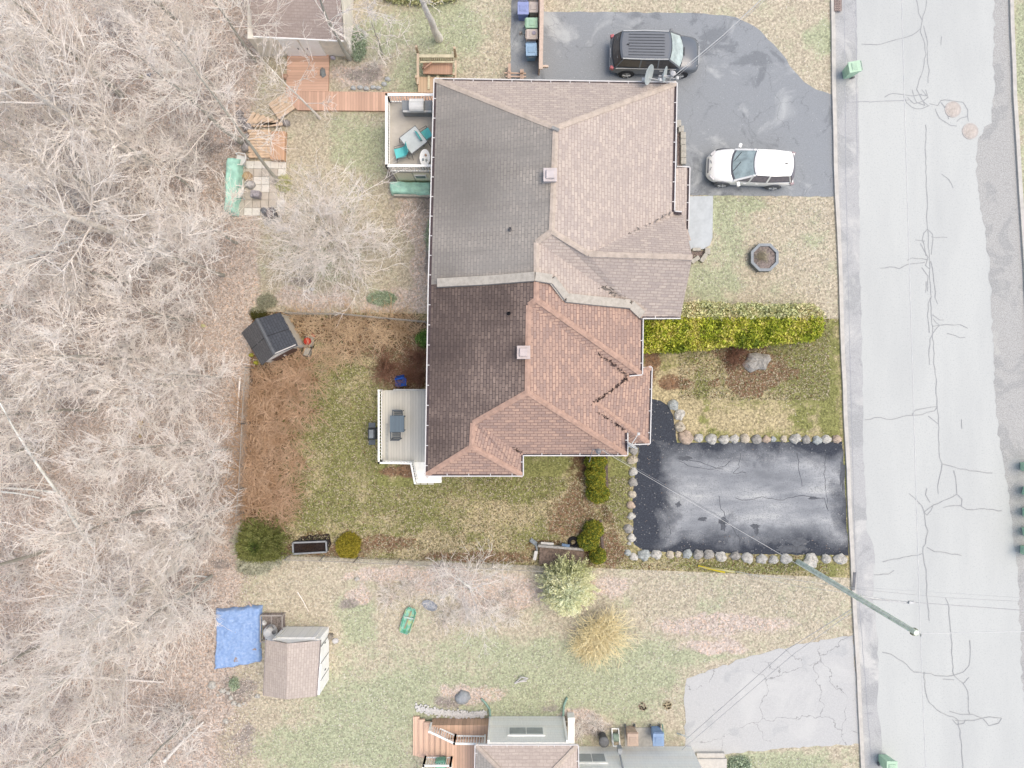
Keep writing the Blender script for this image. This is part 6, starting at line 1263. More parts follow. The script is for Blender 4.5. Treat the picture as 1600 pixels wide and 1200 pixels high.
def cane_shrub(kind, u, v, s_, rz, lab, group):
    if kind not in CP:
        prm = {'orange': (75, 1.45, .8, .02, cane_or), 'red': (130, .8, .7, .013, cane_rd), 'yellow': (230, 1.35, 1.1, .018, cane_ye), 'pale': (75, 1.0, 1.0, .011, cane_pk), 'tan': (65, 1.2, .5, .018, cane_tan)}[kind]
        V, Fq = tubes_np(canes(prm[0], prm[1], prm[2], prm[3], len(CP)+3, 3)); o = empty('cane_shrub', (0, 0, 0), 'x', 'shrub'); me = npmesh('canes', V, Fq, prm[4], o); CP[kind] = o; first = True
    else: first = False
    return place(CP[kind], first, P(u, v, 0), rz, lab, group, s_)
rr = random.Random(12); lst = [(470, 640), (455, 600), (462, 720), (448, 770), (475, 585), (440, 680), (460, 560), (436, 800), (412, 592), (404, 622), (425, 640), (402, 655), (418, 680), (408, 705), (398, 730), (420, 738), (402, 762), (424, 770), (395, 790), (432, 612)]
for k, (u, v) in enumerate(lst): cane_shrub('orange', u, v, rr.uniform(.85, 1.3), rr.uniform(0, 6), f'orange-brown cane shrub along the left side of the yard, {ORD[k]} below the shed', 'cane shrubs on the left of the yard')
for k, (u, v) in enumerate([(470, 505), (505, 512), (540, 506), (575, 512), (610, 515), (640, 512), (548, 540), (515, 560)]): cane_shrub('tan', u, v, rr.uniform(.8, 1.2), rr.uniform(0, 6), f'tan cane shrub below the top boundary fence, {ORD[k]} from the left', 'cane shrubs along the top of the yard')
for k, (u, v, q) in enumerate([(606, 580, 1.2), (655, 560, 1.0), (640, 585, .9), (655, 590, .8), (1145, 560, .8), (1155, 545, .7)]): cane_shrub('red', u, v, q, k, ['round russet bare shrub left of the blue chair', 'russet bare shrub against the eave above the blue chair', 'russet bare shrub right above the blue chair', 'russet bare shrub squeezed between deck and eave', 'russet stems left of the big lawn rock', 'russet stems between the hedge and the big lawn rock'][k], 'russet shrubs')
cane_shrub('yellow', 940, 985, 1.15, 0, 'upper right mass of the yellow-twigged bush on the south lawn', 'yellow twigged bushes'); cane_shrub('yellow', 918, 1005, .8, 2, 'lower left mass of the yellow-twigged bush on the south lawn', 'yellow twigged bushes')
for k, (u, v, q) in enumerate([(770, 945, .9), (730, 955, 1.0), (640, 915, .8), (610, 930, .8), (800, 960, .7), (700, 960, .8), (590, 105, .5), (900, 1130, .8), (930, 1125, .6)]): cane_shrub('pale', u, v, q, k*1.3, f'pale bare twiggy shrub on the litter beds outside the yard, number {k+1}', 'pale bare shrubs')
# woodland saplings (leafless brush) kept as individual shrubs
k = 0
for gy in range(9):
    for gx in range(4):
        u, v = 40+gx*88+rr.uniform(-35, 35), 40+gy*135+rr.uniform(-55, 55)
        if u > 345 or (u > 320 and 900 < v < 1060): continue
        cane_shrub('pale', u, v, rr.uniform(1.0, 1.9), rr.uniform(0, 6), f'leafless woodland sapling clump, {ORD[gy]} row from the top, {ORD[gx]} from the left edge', 'woodland saplings'); k += 1

# ------------------------------------------------------------ trees
def grow(h, r0, lean, seed, limbs=14, spread=.42, fork=False, tw=1.0, lo=.28, up=.75, twr=.012, sub=8, tws=6):
    r = random.Random(seed); trunk = []; br = []
    def wob3(s_): return Vector((r.uniform(-s_, s_), r.uniform(-s_, s_), r.uniform(-s_, s_)))
    n = 9; tp = [Vector((0, 0, -.1))]; off = Vector((0, 0, 0))
    for i in range(1, n+1): off += Vector((r.uniform(-.1, .1), r.uniform(-.1, .1), 0))*h/12; t_ = i/n; tp.append(Vector((lean[0]*t_**1.1, lean[1]*t_**1.1, h*t_))+off)
    trunk.append((tp, [r0*(1-.88*(i/n)) * (1.25 if i == 0 else 1) for i in range(n+1)]))
    def at_(t_): k = t_*n; j = min(int(k), n-1); return tp[j].lerp(tp[j+1], k-j)
    def branch(p, d, L, rad, depth):
        segs = 6 if depth == 0 else (4 if depth == 1 else 3); pts = [p]; q = p.copy(); dd = d.normalized()
        for s_ in range(segs):
            dd = (dd+wob3(.15 if depth < 2 else .22)+Vector((0, 0, .10*up))).normalized(); q = q+dd*L/segs; pts.append(q)
        (trunk if False else br).append(([tuple(x) for x in pts], [max(.004, rad*(1-.8*i/segs)) for i in range(segs+1)]))
        if depth == 3: return
        cnt = {0: sub, 1: tws, 2: 1}[depth]
        for c_ in range(cnt):
            t_ = r.uniform(.2, 1); k = t_*segs; j = min(int(k), segs-1); pp = pts[j].lerp(pts[j+1], k-j); dj = (pts[j+1]-pts[j]).normalized()
            side = dj.orthogonal().normalized(); side.rotate(Matrix.Rotation(r.uniform(0, 6.283), 3, dj)); ang = r.uniform(.45, 1.0)
            branch(pp, dj*math.cos(ang)+side*math.sin(ang), L*r.uniform(.32, .58)*(1.0 if depth else 1.0), {0: max(rad*.45, twr*1.5), 1: twr*1.15, 2: twr*.85}[depth], depth+1)
    for i in range(limbs):
        t_ = lo+(1-lo)*((i+.5)/limbs); az = i*2.4+r.uniform(-.4, .4); el = R(r.uniform(20, 50))+.5*(t_-.5); L = h*spread*(1.15-.75*t_)*r.uniform(.75, 1.2)
        branch(at_(t_), Vector((math.cos(az)*math.cos(el), math.sin(az)*math.cos(el), math.sin(el))), L, r0*.42*(1.1-.75*t_), 0)
    return trunk, br
bark = twigmat('bark_pale', (290, 284, 278), (262, 254, 248)); barkg = twigmat('bark_green_grey', (212, 209, 198), (188, 185, 173)); birch = twigmat('bark_birch', (310, 308, 304), (228, 225, 220)); twg = twigmat('twigs_pinkish', (312, 297, 292), (296, 281, 275)); twb = twigmat('twigs_pale', (304, 294, 289), (282, 271, 266))
TP = {}
def tree_proto(key):
    cfg = {'tall': dict(h=13, r0=.23, lean=(0, 0), seed=3, limbs=18, sub=11, tws=8, twr=.013), 'tall2': dict(h=12, r0=.17, lean=(.8, .5), seed=8, limbs=17, spread=.38, sub=11, tws=8, twr=.013), 'slim': dict(h=10, r0=.10, lean=(.5, -.4), seed=14, limbs=17, spread=.38, sub=9, tws=8, twr=.0125), 'wide': dict(h=11, r0=.27, lean=(-.4, .3), seed=21, limbs=18, spread=.5, sub=11, tws=8, twr=.013), 'young': dict(h=6.5, r0=.07, lean=(.1, 0), seed=25, limbs=18, spread=.46, sub=10, tws=7, twr=.010)}[key]
    tr, br = grow(**cfg); o = empty('bare_tree', (0, 0, 0), 'x', 'tree'); V, Fq = tubes_np([([tuple(p) for p in q], rr_) for q, rr_ in tr], 10); npmesh('trunk', V, Fq, {'tall': bark, 'tall2': barkg, 'slim': barkg, 'wide': bark, 'young': barkg}[key], o, smooth=True)
    V, Fq = tubes_np(br, 3); npmesh('branches', V, Fq, twg if key in ('slim', 'young', 'tall2') else twb, o); return o
def tree(key, u, v, rz, s_, lab):
    if key not in TP: TP[key] = tree_proto(key); first = True
    else: first = False
    return place(TP[key], first, P(u, v, 0), rz, lab, 'bare woodland trees', s_)
TS = [('wide', 262, 398, 0, 1.0, 'thickest pale trunk, leaning from the middle of the woodland to the upper left'), ('tall', 232, 252, 1, .95, 'pale grey tree with trunk rising to the left edge, above the thickest trunk'), ('tall2', 378, 222, 2, .8, 'greenish grey tree rooted beside the yellow timber landings'), ('tall2', 300, 60, 4, .85, 'greenish grey tree near the top of the woodland left of the tan shed'),
 ('slim', 400, 95, 1, .9, 'slim grey tree standing at the left corner of the tan shed'), ('wide', 285, 880, 3, .85, 'spreading grey tree in the lower woodland above the blue tarpaulin'), ('wide', 235, 985, 5.2, .8, 'grey tree with crooked boughs left of the blue tarpaulin'), ('tall', 130, 560, 2.2, .8, 'pale tree in the middle of the woodland near the left edge'),
 ('slim', 300, 690, 3.1, .75, 'thin tree in the open leaf litter by the orange tool'), ('young', 345, 590, .5, .9, 'young twiggy tree just outside the left boundary below the charcoal shed'), ('young', 350, 430, 2.5, 1.25, 'young twiggy tree between the charcoal shed and the thickest trunk'), ('young', 300, 500, 4, 1.1, 'young twiggy tree in the litter left of the charcoal shed'), ('slim', 90, 330, 1.5, .9, 'slim tree at the left edge below the second thick trunk'),
 ('tall', 80, 120, 3, .8, 'pale tree in the upper left corner of the woodland'), ('tall2', 190, 150, .4, .8, 'greenish tree in the upper woodland between the corner and the shed'), ('slim', 60, 700, 5, .9, 'slim tree near the left edge just above the leaning birch foot'), ('slim', 170, 1110, 1, .75, 'slim tree in the lower left woodland'), ('young', 250, 790, 2, 1.2, 'young tree just right of the leaning birch foot'),
 ('young', 60, 1010, 1, 1.3, 'young tree at the lower left edge'), ('slim', 70, 860, 2.4, .95, 'slim tree at the left edge below the leaning birch'), ('young', 330, 900, 5, 1.2, 'young tree between the juniper and the blue tarpaulin'), ('young', 310, 300, 1, 1.2, 'young tree left of the mint tarpaulin on the patio'), ('young', 200, 440, 3, 1.3, 'young tree in mid woodland beside the thickest trunk'), ('young', 350, 150, 2, 1.0, 'young tree left of the yellow timber landings'), ('young', 160, 300, .3, 1.2, 'young tree between the two thickest trunks'), ('slim', 20, 480, 4, .9, 'slim tree hugging the left edge at mid height'), ('young', 120, 240, 5, 1.2, 'young tree in the upper left woodland near the pale trunk'), ('young', 250, 20, 5, 1.2, 'young tree at the top edge of the woodland')]
TS += [('young', 370, 380, 1.1, 1.0, 'young twiggy tree just below the dark box grill at the patio'), ('young', 362, 700, 2.1, .9, 'young twiggy tree hugging the left boundary fence halfway down'), ('young', 355, 790, 4.1, 1.0, 'young twiggy tree at the lower end of the left boundary fence'), ('young', 300, 600, 5.3, 1.1, 'young tree in the open litter above the orange tool'), ('young', 235, 560, 3.7, 1.25, 'young tree in the middle of the woodland below the thickest trunk'), ('young', 150, 640, 1.9, 1.2, 'young tree in the left woodland above the leaning birch'), ('young', 300, 1120, .7, 1.15, 'young tree in the bottom woodland near the log pair'), ('young', 100, 1150, 2.7, 1.2, 'young tree in the bottom left corner'), ('slim', 330, 830, 1.7, .7, 'slim tree left of the dark juniper'), ('young', 30, 620, 3.9, 1.2, 'young tree at the left edge above the birch top')]
for t_ in TS: tree(*t_)
def solo(name, u, v, lab, mb, mt_, **cfg):
    tr, br = grow(**cfg); o = empty(name, P(u, v, 0), lab, 'tree'); og = np.array(P(u, v, 0))
    V, Fq = tubes_np([([tuple(p) for p in q], rr_) for q, rr_ in tr], 10); npmesh('trunk', V+og, Fq, mb, o, smooth=True); V, Fq = tubes_np(br, 3); npmesh('branches', V+og, Fq, mt_, o); return o
def lean_to(u, v, u2, v2, h): a = P(u, v, 0); c = P(u2, v2, h); return (c.x-a.x, c.y-a.y)
solo('bare_tree', 686, 60, 'thick pale trunk leaning out over the top edge on the north lawn', bark, twb, h=11, r0=.20, lean=lean_to(686, 60, 640, -90, 11), seed=31, limbs=12, lo=.45)
solo('bare_tree', 547, 92, 'dark slim trunk crossing the tan shed roof diagonally', barkg, twg, h=10, r0=.11, lean=lean_to(547, 92, 470, -60, 10), seed=32, limbs=10, lo=.4)
solo('bare_tree', 437, 287, 'dark slim trunk rising from the ring of green at the patio to the upper left', barkg, twg, h=10, r0=.10, lean=lean_to(437, 287, 255, 60, 10), seed=33, limbs=10, lo=.35, spread=.3)
solo('birch_tree', 146, 852, 'white birch trunk leaning steeply to the upper left across the left edge', birch, twb, h=9.5, r0=.13, lean=lean_to(146, 852, -30, 590, 9.5), seed=34, limbs=9, lo=.35, spread=.3)
solo('yard_tree', 541, 392, 'finely twigged round leafless tree standing alone in the yard north of the boundary', twigmat('yard_bark', (196, 186, 178), (176, 166, 158)), twg, h=4.8, r0=.10, lean=(-.1, .1), seed=35, limbs=34, lo=.10, spread=.86, up=1.0, sub=11, tws=8, twr=.0105)
solo('yard_tree', 738, 922, 'small pale many-branched leafless tree reaching over the lower yard boundary', birch, twb, h=5.0, r0=.09, lean=lean_to(738, 922, 712, 905, 5), seed=36, limbs=16, lo=.12, spread=.6, sub=7, tws=6, twr=.010)
solo('yard_tree', 598, 85, 'thin arching leafless shrub tree right of the tan shed', barkg, twg, h=4.2, r0=.05, lean=(0, 0), seed=37, limbs=12, lo=.2, spread=.5, sub=5, tws=4)
solo('yard_tree', 500, 185, 'sprawling pale leafless tree over the boardwalk below the tan shed', bark, twb, h=5.5, r0=.07, lean=(-1.5, 1.0), seed=38, limbs=13, lo=.25, spread=.5, sub=6, tws=5)
# fallen logs and poles in the woodland
for k, (a_, c_, rd, mt_, lb) in enumerate([((60, 1056, .5), (255, 1066, .2), .06, twb, 'long pale fallen pole lying level in the lower left woodland'), ((0, 762, .6), (100, 771, .3), .06, birch, 'white fallen birch log at the left edge, the upper of two'), ((0, 768, .3), (62, 778, .2), .05, birch, 'white fallen birch log at the left edge, the lower of two'), ((0, 357, .4), (135, 338, .3), .06, birch, 'pale fallen log at the left edge below the thick trunk, short one'), ((0, 425, .4), (160, 355, .5), .075, birch, 'pale fallen log slanting from the left edge up to the thick trunk'), ((130, 287, .5), (242, 342, .2), .06, bark, 'pale fallen log pointing down right beside the thick trunk'), ((178, 635, .1), (207, 656, .1), .04, birch, 'short white stick lying near the orange tool'), ((190, 695, .1), (229, 702, .1), .035, birch, 'short white stick lying below the orange tool'), ((125, 672, .1), (192, 708, .1), .02, twb, 'long thin stick slanting left of the orange tool'), ((290, 901, .1), (331, 902, .1), .045, birch, 'white stick lying between the woodland and the blue tarpaulin'), ((256, 1190, .2), (318, 1128, .2), .09, bark, 'grey log pair lying near the bottom of the woodland'), ((388, 940, .1), (402, 963, .1), .06, twigmat('log_pink', (214, 190, 180), (200, 176, 166)), 'pinkish plank lying just right of the blue tarpaulin top'), ((465, 925, .05), (482, 955, .05), .025, twb, 'thin stick on the south lawn left of the soil patch'), ((375, 590, .6), (370, 665, .2), .045, twb, 'pale pole leaning along the outside of the left boundary')]):
    b = MB(); a2 = P(*a_); c2 = P(*c_); m2 = (a2+c2)/2+Vector((0, .06, .03)); b.tube([a2, m2, c2], [rd, rd*.85, rd*.6], 7); tag(b.build('fallen_log', mt_), lb, 'log')
# leaf litter and grass tufts as real loose pieces
def scatter(name, n, cond, size, cols, seed, flat=True, zmax=.05, lab=None, tri=False, z0=.012, rect=(-5, -5, 1605, 1205)):
    r = np.random.default_rng(seed); u = r.uniform(rect[0], rect[2], n); v = r.uniform(rect[1], rect[3], n); k = cond(u, v, r); u, v = u[k], v[k]; n = len(u); x = (u-800)*H/F; y = (600-v)*H/F
    a = r.uniform(0, 6.283, n); L = size*r.uniform(.5, 1.5, n); tz = r.uniform(0, zmax, n)
    if tri:
        Wd = L*.22; p0 = np.stack([x-np.sin(a)*Wd, y+np.cos(a)*Wd, np.full(n, z0)], 1); p1 = np.stack([x+np.sin(a)*Wd, y-np.cos(a)*Wd, np.full(n, z0)], 1); p2 = np.stack([x+np.cos(a)*L, y+np.sin(a)*L, z0+tz], 1)
        V = np.stack([p0, p1, p2], 1).reshape(-1, 3); Fq = np.arange(n*3).reshape(-1, 3)
    else:
        c, s_ = np.cos(a)*L*.5, np.sin(a)*L*.5; w_ = .6; zz = z0+r.uniform(0, .03, n)
        V = np.stack([np.stack([x-c, y-s_, zz], 1), np.stack([x+s_*w_, y-c*w_, zz+tz*.5], 1), np.stack([x+c, y+s_, zz+tz], 1), np.stack([x-s_*w_, y+c*w_, zz], 1)], 1).reshape(-1, 3); Fq = np.arange(n*4).reshape(-1, 4)
    return tag(npmesh(name, V, Fq, cols, None, r.integers(0, len(cols), n), origin=(0, 0, 0)), lab, None, None, 'stuff')
def lm(name, c): return plain(name, c, .1, 5, .9, bump=0)
wood = lambda u, v, r: (u < 390+r.normal(0, 12, len(u))) & ~((u > 400) & (v > 480) & (v < 600))
scatter('leaf_litter', 110000, lambda u, v, r: wood(u, v, r) & (r.random(len(u)) < .9), .085, [lm('lf1', (236, 220, 211)), lm('lf2', (206, 184, 173)), lm('lf3', (258, 242, 232)), lm('lf4', (216, 184, 164)), lm('lf5', (160, 144, 138))], 1, rect=(-5, -5, 430, 1205))
blockers = [(665, 123, 1060, 745), (795, 0, 1304, 308), (985, 625, 1332, 868), (1065, 990, 1345, 1182), (1296, 0, 1605, 1205), (590, 605, 670, 760), (604, 154, 680, 312), (447, 84, 516, 175), (465, 143, 700, 175), (360, 150, 470, 345), (1072, 305, 1114, 390), (395, 0, 553, 90), (410, 978, 515, 1090), (765, 1115, 1100, 1205), (640, 1115, 770, 1205), (338, 945, 412, 1050)]
def open_(u, v):
    k = np.ones(len(u), bool)
    for a, b_, c, d_ in blockers: k &= ~((u > a) & (u < c) & (v > b_) & (v < d_))
    return k
def iny(u, v): return in_yard((u-800)*H/F, (600-v)*H/F)
scatter('grass', 110000, lambda u, v, r: open_(u, v) & iny(u, v) & (u > 400), .085, [lm('gy1', (168, 164, 120)), lm('gy2', (206, 192, 162)), lm('gy3', (122, 126, 84)), lm('gy4', (228, 216, 190)), lm('gy5', (122, 106, 82))], 2, zmax=.07, tri=True, rect=(380, 485, 1335, 905))
scatter('grass_tufts', 120000, lambda u, v, r: open_(u, v) & ~iny(u, v) & (u > 385) & (u < 1302+v*.035), .08, [lm('gp1', (198, 198, 164)), lm('gp2', (228, 218, 198)), lm('gp3', (172, 176, 142)), lm('gp4', (246, 240, 226)), lm('gp5', (178, 160, 144))], 3, zmax=.06, tri=True)
scatter('fallen_leaves', 14000, lambda u, v, r: open_(u, v) & iny(u, v) & ((u < 440) | (v > 850) | (v < 520) | ((u > 580) & (v < 610)) | ((u > 1120) & (u < 1230) & (v < 640)) | (r.random(len(u)) < .22)), .07, [lm('fl1', (196, 166, 138)), lm('fl2', (150, 100, 70)), lm('fl3', (222, 204, 180)), lm('fl4', (110, 74, 56))], 4, rect=(380, 485, 1335, 905))
scatter('driveway_leaves', 420, lambda u, v, r: ((u < 1045) | (v > 835) | (v < 705)) & (u > 990) & ~((u > 1056) & (v < 694)), .055, [lm('dl1', (196, 190, 184)), lm('dl2', (168, 150, 140))], 5, rect=(990, 640, 1325, 862), z0=.02)

# ------------------------------------------------------------ fences round the yard
def wire_fence(pts, h, lab, c=(180, 172, 162), step=2.4):
    o = empty('chain_link_fence', P(*pts[0], 0), lab, 'fence'); m = plain('fence_wire', c, .08); b = MB(); W3 = PX(pts)
    for i in range(len(W3)-1):
        b.tube([W3[i]+Vector((0, 0, h)), W3[i+1]+Vector((0, 0, h))], .018, 6)
    b.build('top_rail', m, o); b = MB(); bp = MB()
    for i in range(len(W3)-1):
        a, c2 = W3[i], W3[i+1]; L = (c2-a).length; n = max(1, round(L/step)); d_ = (c2-a)/L
        for j in range(n+1): q = a+d_*L*j/n; bp.tube([q, q+Vector((0, 0, h+.04))], .03, 6)
        k = int(L/.17); dz = h
        for j in range(-int(h/.17), k):
            for sg in (1, -1):
                s0, s1 = j*.17, j*.17+h; z0, z1 = (0.03, h) if sg > 0 else (h, .03); lo_, hi_ = max(0, s0), min(L, s1)
                if hi_-lo_ < .05: continue
                f0, f1 = (lo_-s0)/h, (hi_-s0)/h; b.tube([a+d_*lo_+Vector((0, 0, z0+(z1-z0)*f0)), a+d_*hi_+Vector((0, 0, z0+(z1-z0)*f1))], .0035, 3, cap=False)
    bp.build('post', m, o); b.build('mesh', m, o); return o
wire_fence([(396, 575), (391, 660), (386, 760), (382, 800)], 1.2, 'wire fence down the left boundary of the yard against the woodland')
wire_fence([(455, 492), (540, 493), (610, 500), (668, 505)], 1.2, 'wire fence along the top boundary between the dark shed and the house')
wire_fence([(455, 866), (560, 870), (690, 876), (850, 884)], 1.2, 'wire fence along the lower boundary left of the pale evergreen')
# timber edge and brown strip beside the cedars
for k, (a_, c_) in enumerate([((947, 712), (949, 782)), ((938, 812), (944, 880))]): b = MB(); b.beam(P(*a_, .05), P(*c_, .05), .14, .1); tag(b.build('landscape_timber', plain('grey_timber', (128, 112, 108), .2, 8)), ['upper', 'lower'][k]+' grey timber edging strip right of the clipped cedars', 'timber edging')

# ------------------------------------------------------------ yard things
# octagonal planter
o = empty('octagonal_planter', P(1191, 404, 0), 'grey octagonal timber planter with dry plant on the north front lawn', 'planter'); c = P(1191, 404, 0); om = plain('planter_grey', (150, 160, 172), .06, 6, .7)
ro, ri = .80, .64; oc = [(math.cos(R(22.5+45*k)), math.sin(R(22.5+45*k))) for k in range(8)]
for k in range(8):
    a1_, a2_ = oc[k], oc[(k+1) % 8]; b = MB(); q = [(c.x+a1_[0]*ri, c.y+a1_[1]*ri), (c.x+a1_[0]*ro, c.y+a1_[1]*ro), (c.x+a2_[0]*ro, c.y+a2_[1]*ro), (c.x+a2_[0]*ri, c.y+a2_[1]*ri)]; g_ = .985
    q = [(c.x+(x-c.x)*.995, c.y+(y-c.y)*.995) for x, y in q]; b.prism(q, .32, .40); b.build('rim_board', om, o, bevel=.006)
b = MB(); b.prism([(c.x+x*.76, c.y+y*.76) for x, y in oc], 0, .30); b.build('soil', plain('planter_soil', (148, 130, 126), .3, 12, .95), o)
b = MB()
for k in range(8): a1_, a2_ = oc[k], oc[(k+1) % 8]; b.wall((c.x+a1_[0]*.77, c.y+a1_[1]*.77), (c.x+a2_[0]*.77, c.y+a2_[1]*.77), .0, .319, .04)
b.build('side', plain('planter_side', (120, 128, 140), .08, 6, .7), o)
V, Fq = tubes_np(canes(150, .42, .28, .008, 77, 1)); og = np.array(P(1190, 401, .28)); tag(npmesh('dry_plant', V+og, Fq, twigmat('dry_plant', (214, 200, 166), (190, 176, 146))), 'tuft of dry straw-coloured plant growing in the octagonal planter', 'plant')
# raised bed
rp = o = empty('raised_planter', P(484, 852, 0), 'long grey framed raised planter with dark soil in the lower left of the yard', 'planter'); rm = plain('planter_frame', (176, 180, 186), .08, 6, .6)
q = [P(457.5, 848, .35), P(509.5, 846, .35), P(510.5, 862.5, .35), P(458, 865.5, .35)]
b = MB()
for k in range(4): b.beam(q[k], q[(k+1) % 4], .08, .06)
b.build('rim', rm, o); b = MB()
for k in range(4): b.wall(q[k], q[(k+1) % 4], 0, .31, .05)
b.build('side', plain('planter_dark_side', (84, 84, 92), .1), o); b = MB(); b.prism([p.to_2d() for p in q], 0, .18); b.build('soil', plain('black_soil', (64, 54, 52), .4, 14, .95), o)
polysheet('bed_soil', wob([(470, 838), (515, 834), (518, 850), (512, 862), (510, 845), (455, 848)], 2, 5, 3), .018, plain('black_soil', (64, 54, 52), .4, 14, .95))
# blown leaves / twigs in the bed
V, Fq = tubes_np(canes(60, .75, .2, .009, 91, 2)); V[:, 1] *= .3; og = np.array(P(484, 855, .17)); npmesh('dead_stems', V+og, Fq, twigmat('dead_stems', (128, 108, 96), (92, 74, 66)), rp)
# ride/ walk mower by shed
o = empty('lawn_mower', P(483, 535, 0), 'grey push mower with a red engine cover beside the charcoal roofed shed', 'lawn mower'); c = P(483, 538, 0); rz = R(-15); Mz = Matrix.Translation(c) @ Matrix.Rotation(rz, 4, 'Z')
def TT(x, y, z): return Mz @ Vector((x, y, z))
gmw = plain('mower_grey', (176, 178, 174), .12, 8, .6); b = MB(); b.prism([TT(x, y, 0).to_2d() for x, y in ((-.28, .1), (-.2, .42), (.2, .45), (.3, .1), (.2, -.12), (-.2, -.12))], .1, .28); b.build('deck', gmw, o, bevel=.04)
b = MB(); b.lathe(TT(-.03, .14, .28), [(.19, 0), (.21, .1), (.17, .2), (.06, .24)], 12); b.build('engine', plain('mower_red', (220, 78, 62), .15, 9, .5), o, smooth=True); b = MB(); b.lathe(TT(.12, .5, .1), [(.11, 0), (.12, .08), (.05, .12)], 12); b.build('fuel_cap', plain('mower_salmon', (224, 140, 120), .1), o)
b = MB(); b.box(TT(.1, -.42, .22), (.38, .46, .3), rz); b.build('grass_bag', plain('mower_bag', (196, 194, 188), .1, 9, .7), o, bevel=.05); b = MB(); b.tube([TT(-.16, -.1, .3), TT(-.14, -.6, .6), TT(.26, -.66, .6), TT(.28, -.1, .3)], .018, 6); b.build('handle', plain('mower_bar', (74, 72, 74)), o)
for a in (-.26, .26):
    for e_ in (-.1, .38): b = MB(); b.tube([TT(a-.03, e_, .1), TT(a+.03, e_, .1)], .1, 12); b.build('wheel', plain('mower_tyre', (58, 54, 54)), o)
# yellow item by shed
for k, (u, v) in enumerate([(392, 555), (399, 567)]): lumpthing('yellow_pot', u+1, v, .13, .11, .15, plain('lime_plastic', (206, 206, 84), .12, 8), ['upper', 'lower'][k]+' lime-yellow plastic scrap at the outer corner of the charcoal roofed shed', 'scrap', 60+k)
# tyre
o = empty('old_tyre', P(896, 847, 0), 'black tyre lying beside the clipped cedar at the end of the old bench', 'tyre'); b = MB(); c = P(896, 847, .1)
n, m_ = 28, 10; vs = [(c.x+(.22+.09*math.cos(q*6.2832/m_))*math.cos(k*6.2832/n), c.y+(.22+.09*math.cos(q*6.2832/m_))*math.sin(k*6.2832/n), c.z+.10*math.sin(q*6.2832/m_)) for k in range(n) for q in range(m_)]
b.add(vs, [(k*m_+q, k*m_+(q+1) % m_, ((k+1) % n)*m_+(q+1) % m_, ((k+1) % n)*m_+q) for k in range(n) for q in range(m_)]); b.build('tread', plain('tyre_black', (42, 40, 46), .2, 12, .85), o, smooth=True)
# old bench/ pallet box
o = empty('cold_frame', P(872, 862, 0), 'weathered grey low wooden frame box half covered by the pale evergreen', 'garden box'); gw2 = plain('weathered_wood', (168, 158, 150), .2, 9, .9)
b = MB(); b.beam(P(841, 852, .3), P(912, 858, .3), .12, .3); b.build('front_board', plain('weathered_pale', (184, 180, 176), .15, 9, .9), o); b = MB(); b.prism([p.to_2d() for p in PX([(843, 853), (912, 859), (910, 884), (842, 880)])], 0, .22); b.build('box', plain('box_inside', (150, 132, 122), .25, 8, .95), o)
b = MB(); b.beam(P(838, 861, .3), P(835, 875, .3), .17, .06); tag(b.build('white_post', plain('white_plastic2', (232, 230, 230), .05)), 'short white plastic post at the left end of the weathered frame box', 'post')
b = MB(); b.beam(P(829, 843, .12), P(838, 850, .12), .22, .05); b.beam(P(838, 850, .12), P(839, 861, .14), .10, .06); tag(b.build('folded_metal', plain('dull_steel', (150, 160, 168), .2, 12, .4)), 'bluish grey bent metal channel at the left end of the weathered frame box', 'metal scrap')
b = MB(); b.beam(P(845, 849, .2), P(865, 850.5, .2), .16, .08); tag(b.build('white_trough', plain('white_plastic2', (232, 230, 230), .05)), 'white plastic trough on the back edge of the weathered frame box', 'trough')
b = MB(); b.beam(P(878, 851, .36), P(890, 853, .36), .14, .06); tag(b.build('blue_scrap', plain('blue_tray', (130, 158, 196), .15)), 'small blue tray on the weathered frame box left of the tyre', 'tray')
# blue tarpaulin
bt = NT('blue_tarp'); p = bt.pos(); n1 = bt.noise(p, 1.2, 5, .7, 3); n2 = bt.noise(p, 7, 4, .7); cc = bt.ramp(n2, [(.3, (142, 178, 240)), (.55, (170, 202, 255)), (.72, (198, 220, 265))]); cc = bt.mix(bt.mask(bt.noise(p, 1.5, 3, .5, 8), .655, .67), cc, (176, 160, 156)); btm = bt.done(cc, .5, n2, .5, .03)
tarp('blue_tarpaulin', [(340, 950), (410, 945), (409, 1033), (336, 1046)], .3, btm, 'crumpled blue tarpaulin spread at the woodland edge beside the white shed', 'tarpaulin', 31, .07, 50, 60)
# kamado / white bucket and compost bed
o = empty('wire_compost_bin', P(425, 985, 0), 'square wire compost bin between the blue tarpaulin and the white shed', 'compost bin'); b = MB(); q = [P(407, 962, .5), P(441, 962, .5), P(441, 1003, .5), P(407, 1003, .5)]
for k in range(4):
    b.beam(q[k], q[(k+1) % 4], .05, .05); b.beam(q[k], q[k]-Vector((0, 0, .5)), .05, .05)
b.beam(P(424, 962, .5), P(424, 1003, .5), .03, .03); b.build('frame', plain('compost_frame', (196, 186, 182), .1), o); b = MB(); b.prism([p.to_2d() for p in q], 0, .12); b.build('compost', plain('compost_brown', (142, 126, 120), .3, 14, .95), o)
o = empty('water_tank', P(424, 990, 0), 'white plastic tank with two round dark holes against the white shed', 'tank'); b = MB(); b.tube([P(424, 1002, .35), P(424, 985, .35)], .32, 18); b.lathe(P(425, 983, 0), [(.32, 0), (.3, .55), (.2, .7), (.1, .74)], 18); b.build('body', plain('tank_white', (244, 244, 248), .03, 3, .5), o, smooth=False)
for k, (u, v) in enumerate([(420, 988.5), (428, 988)]): b = MB(); b.lathe(P(u, v, .66), [(.11, 0), (.11, .03), (.07, .035), (.07, .01)], 14); b.build('port', plain('port_grey', (110, 112, 118), .15), o)
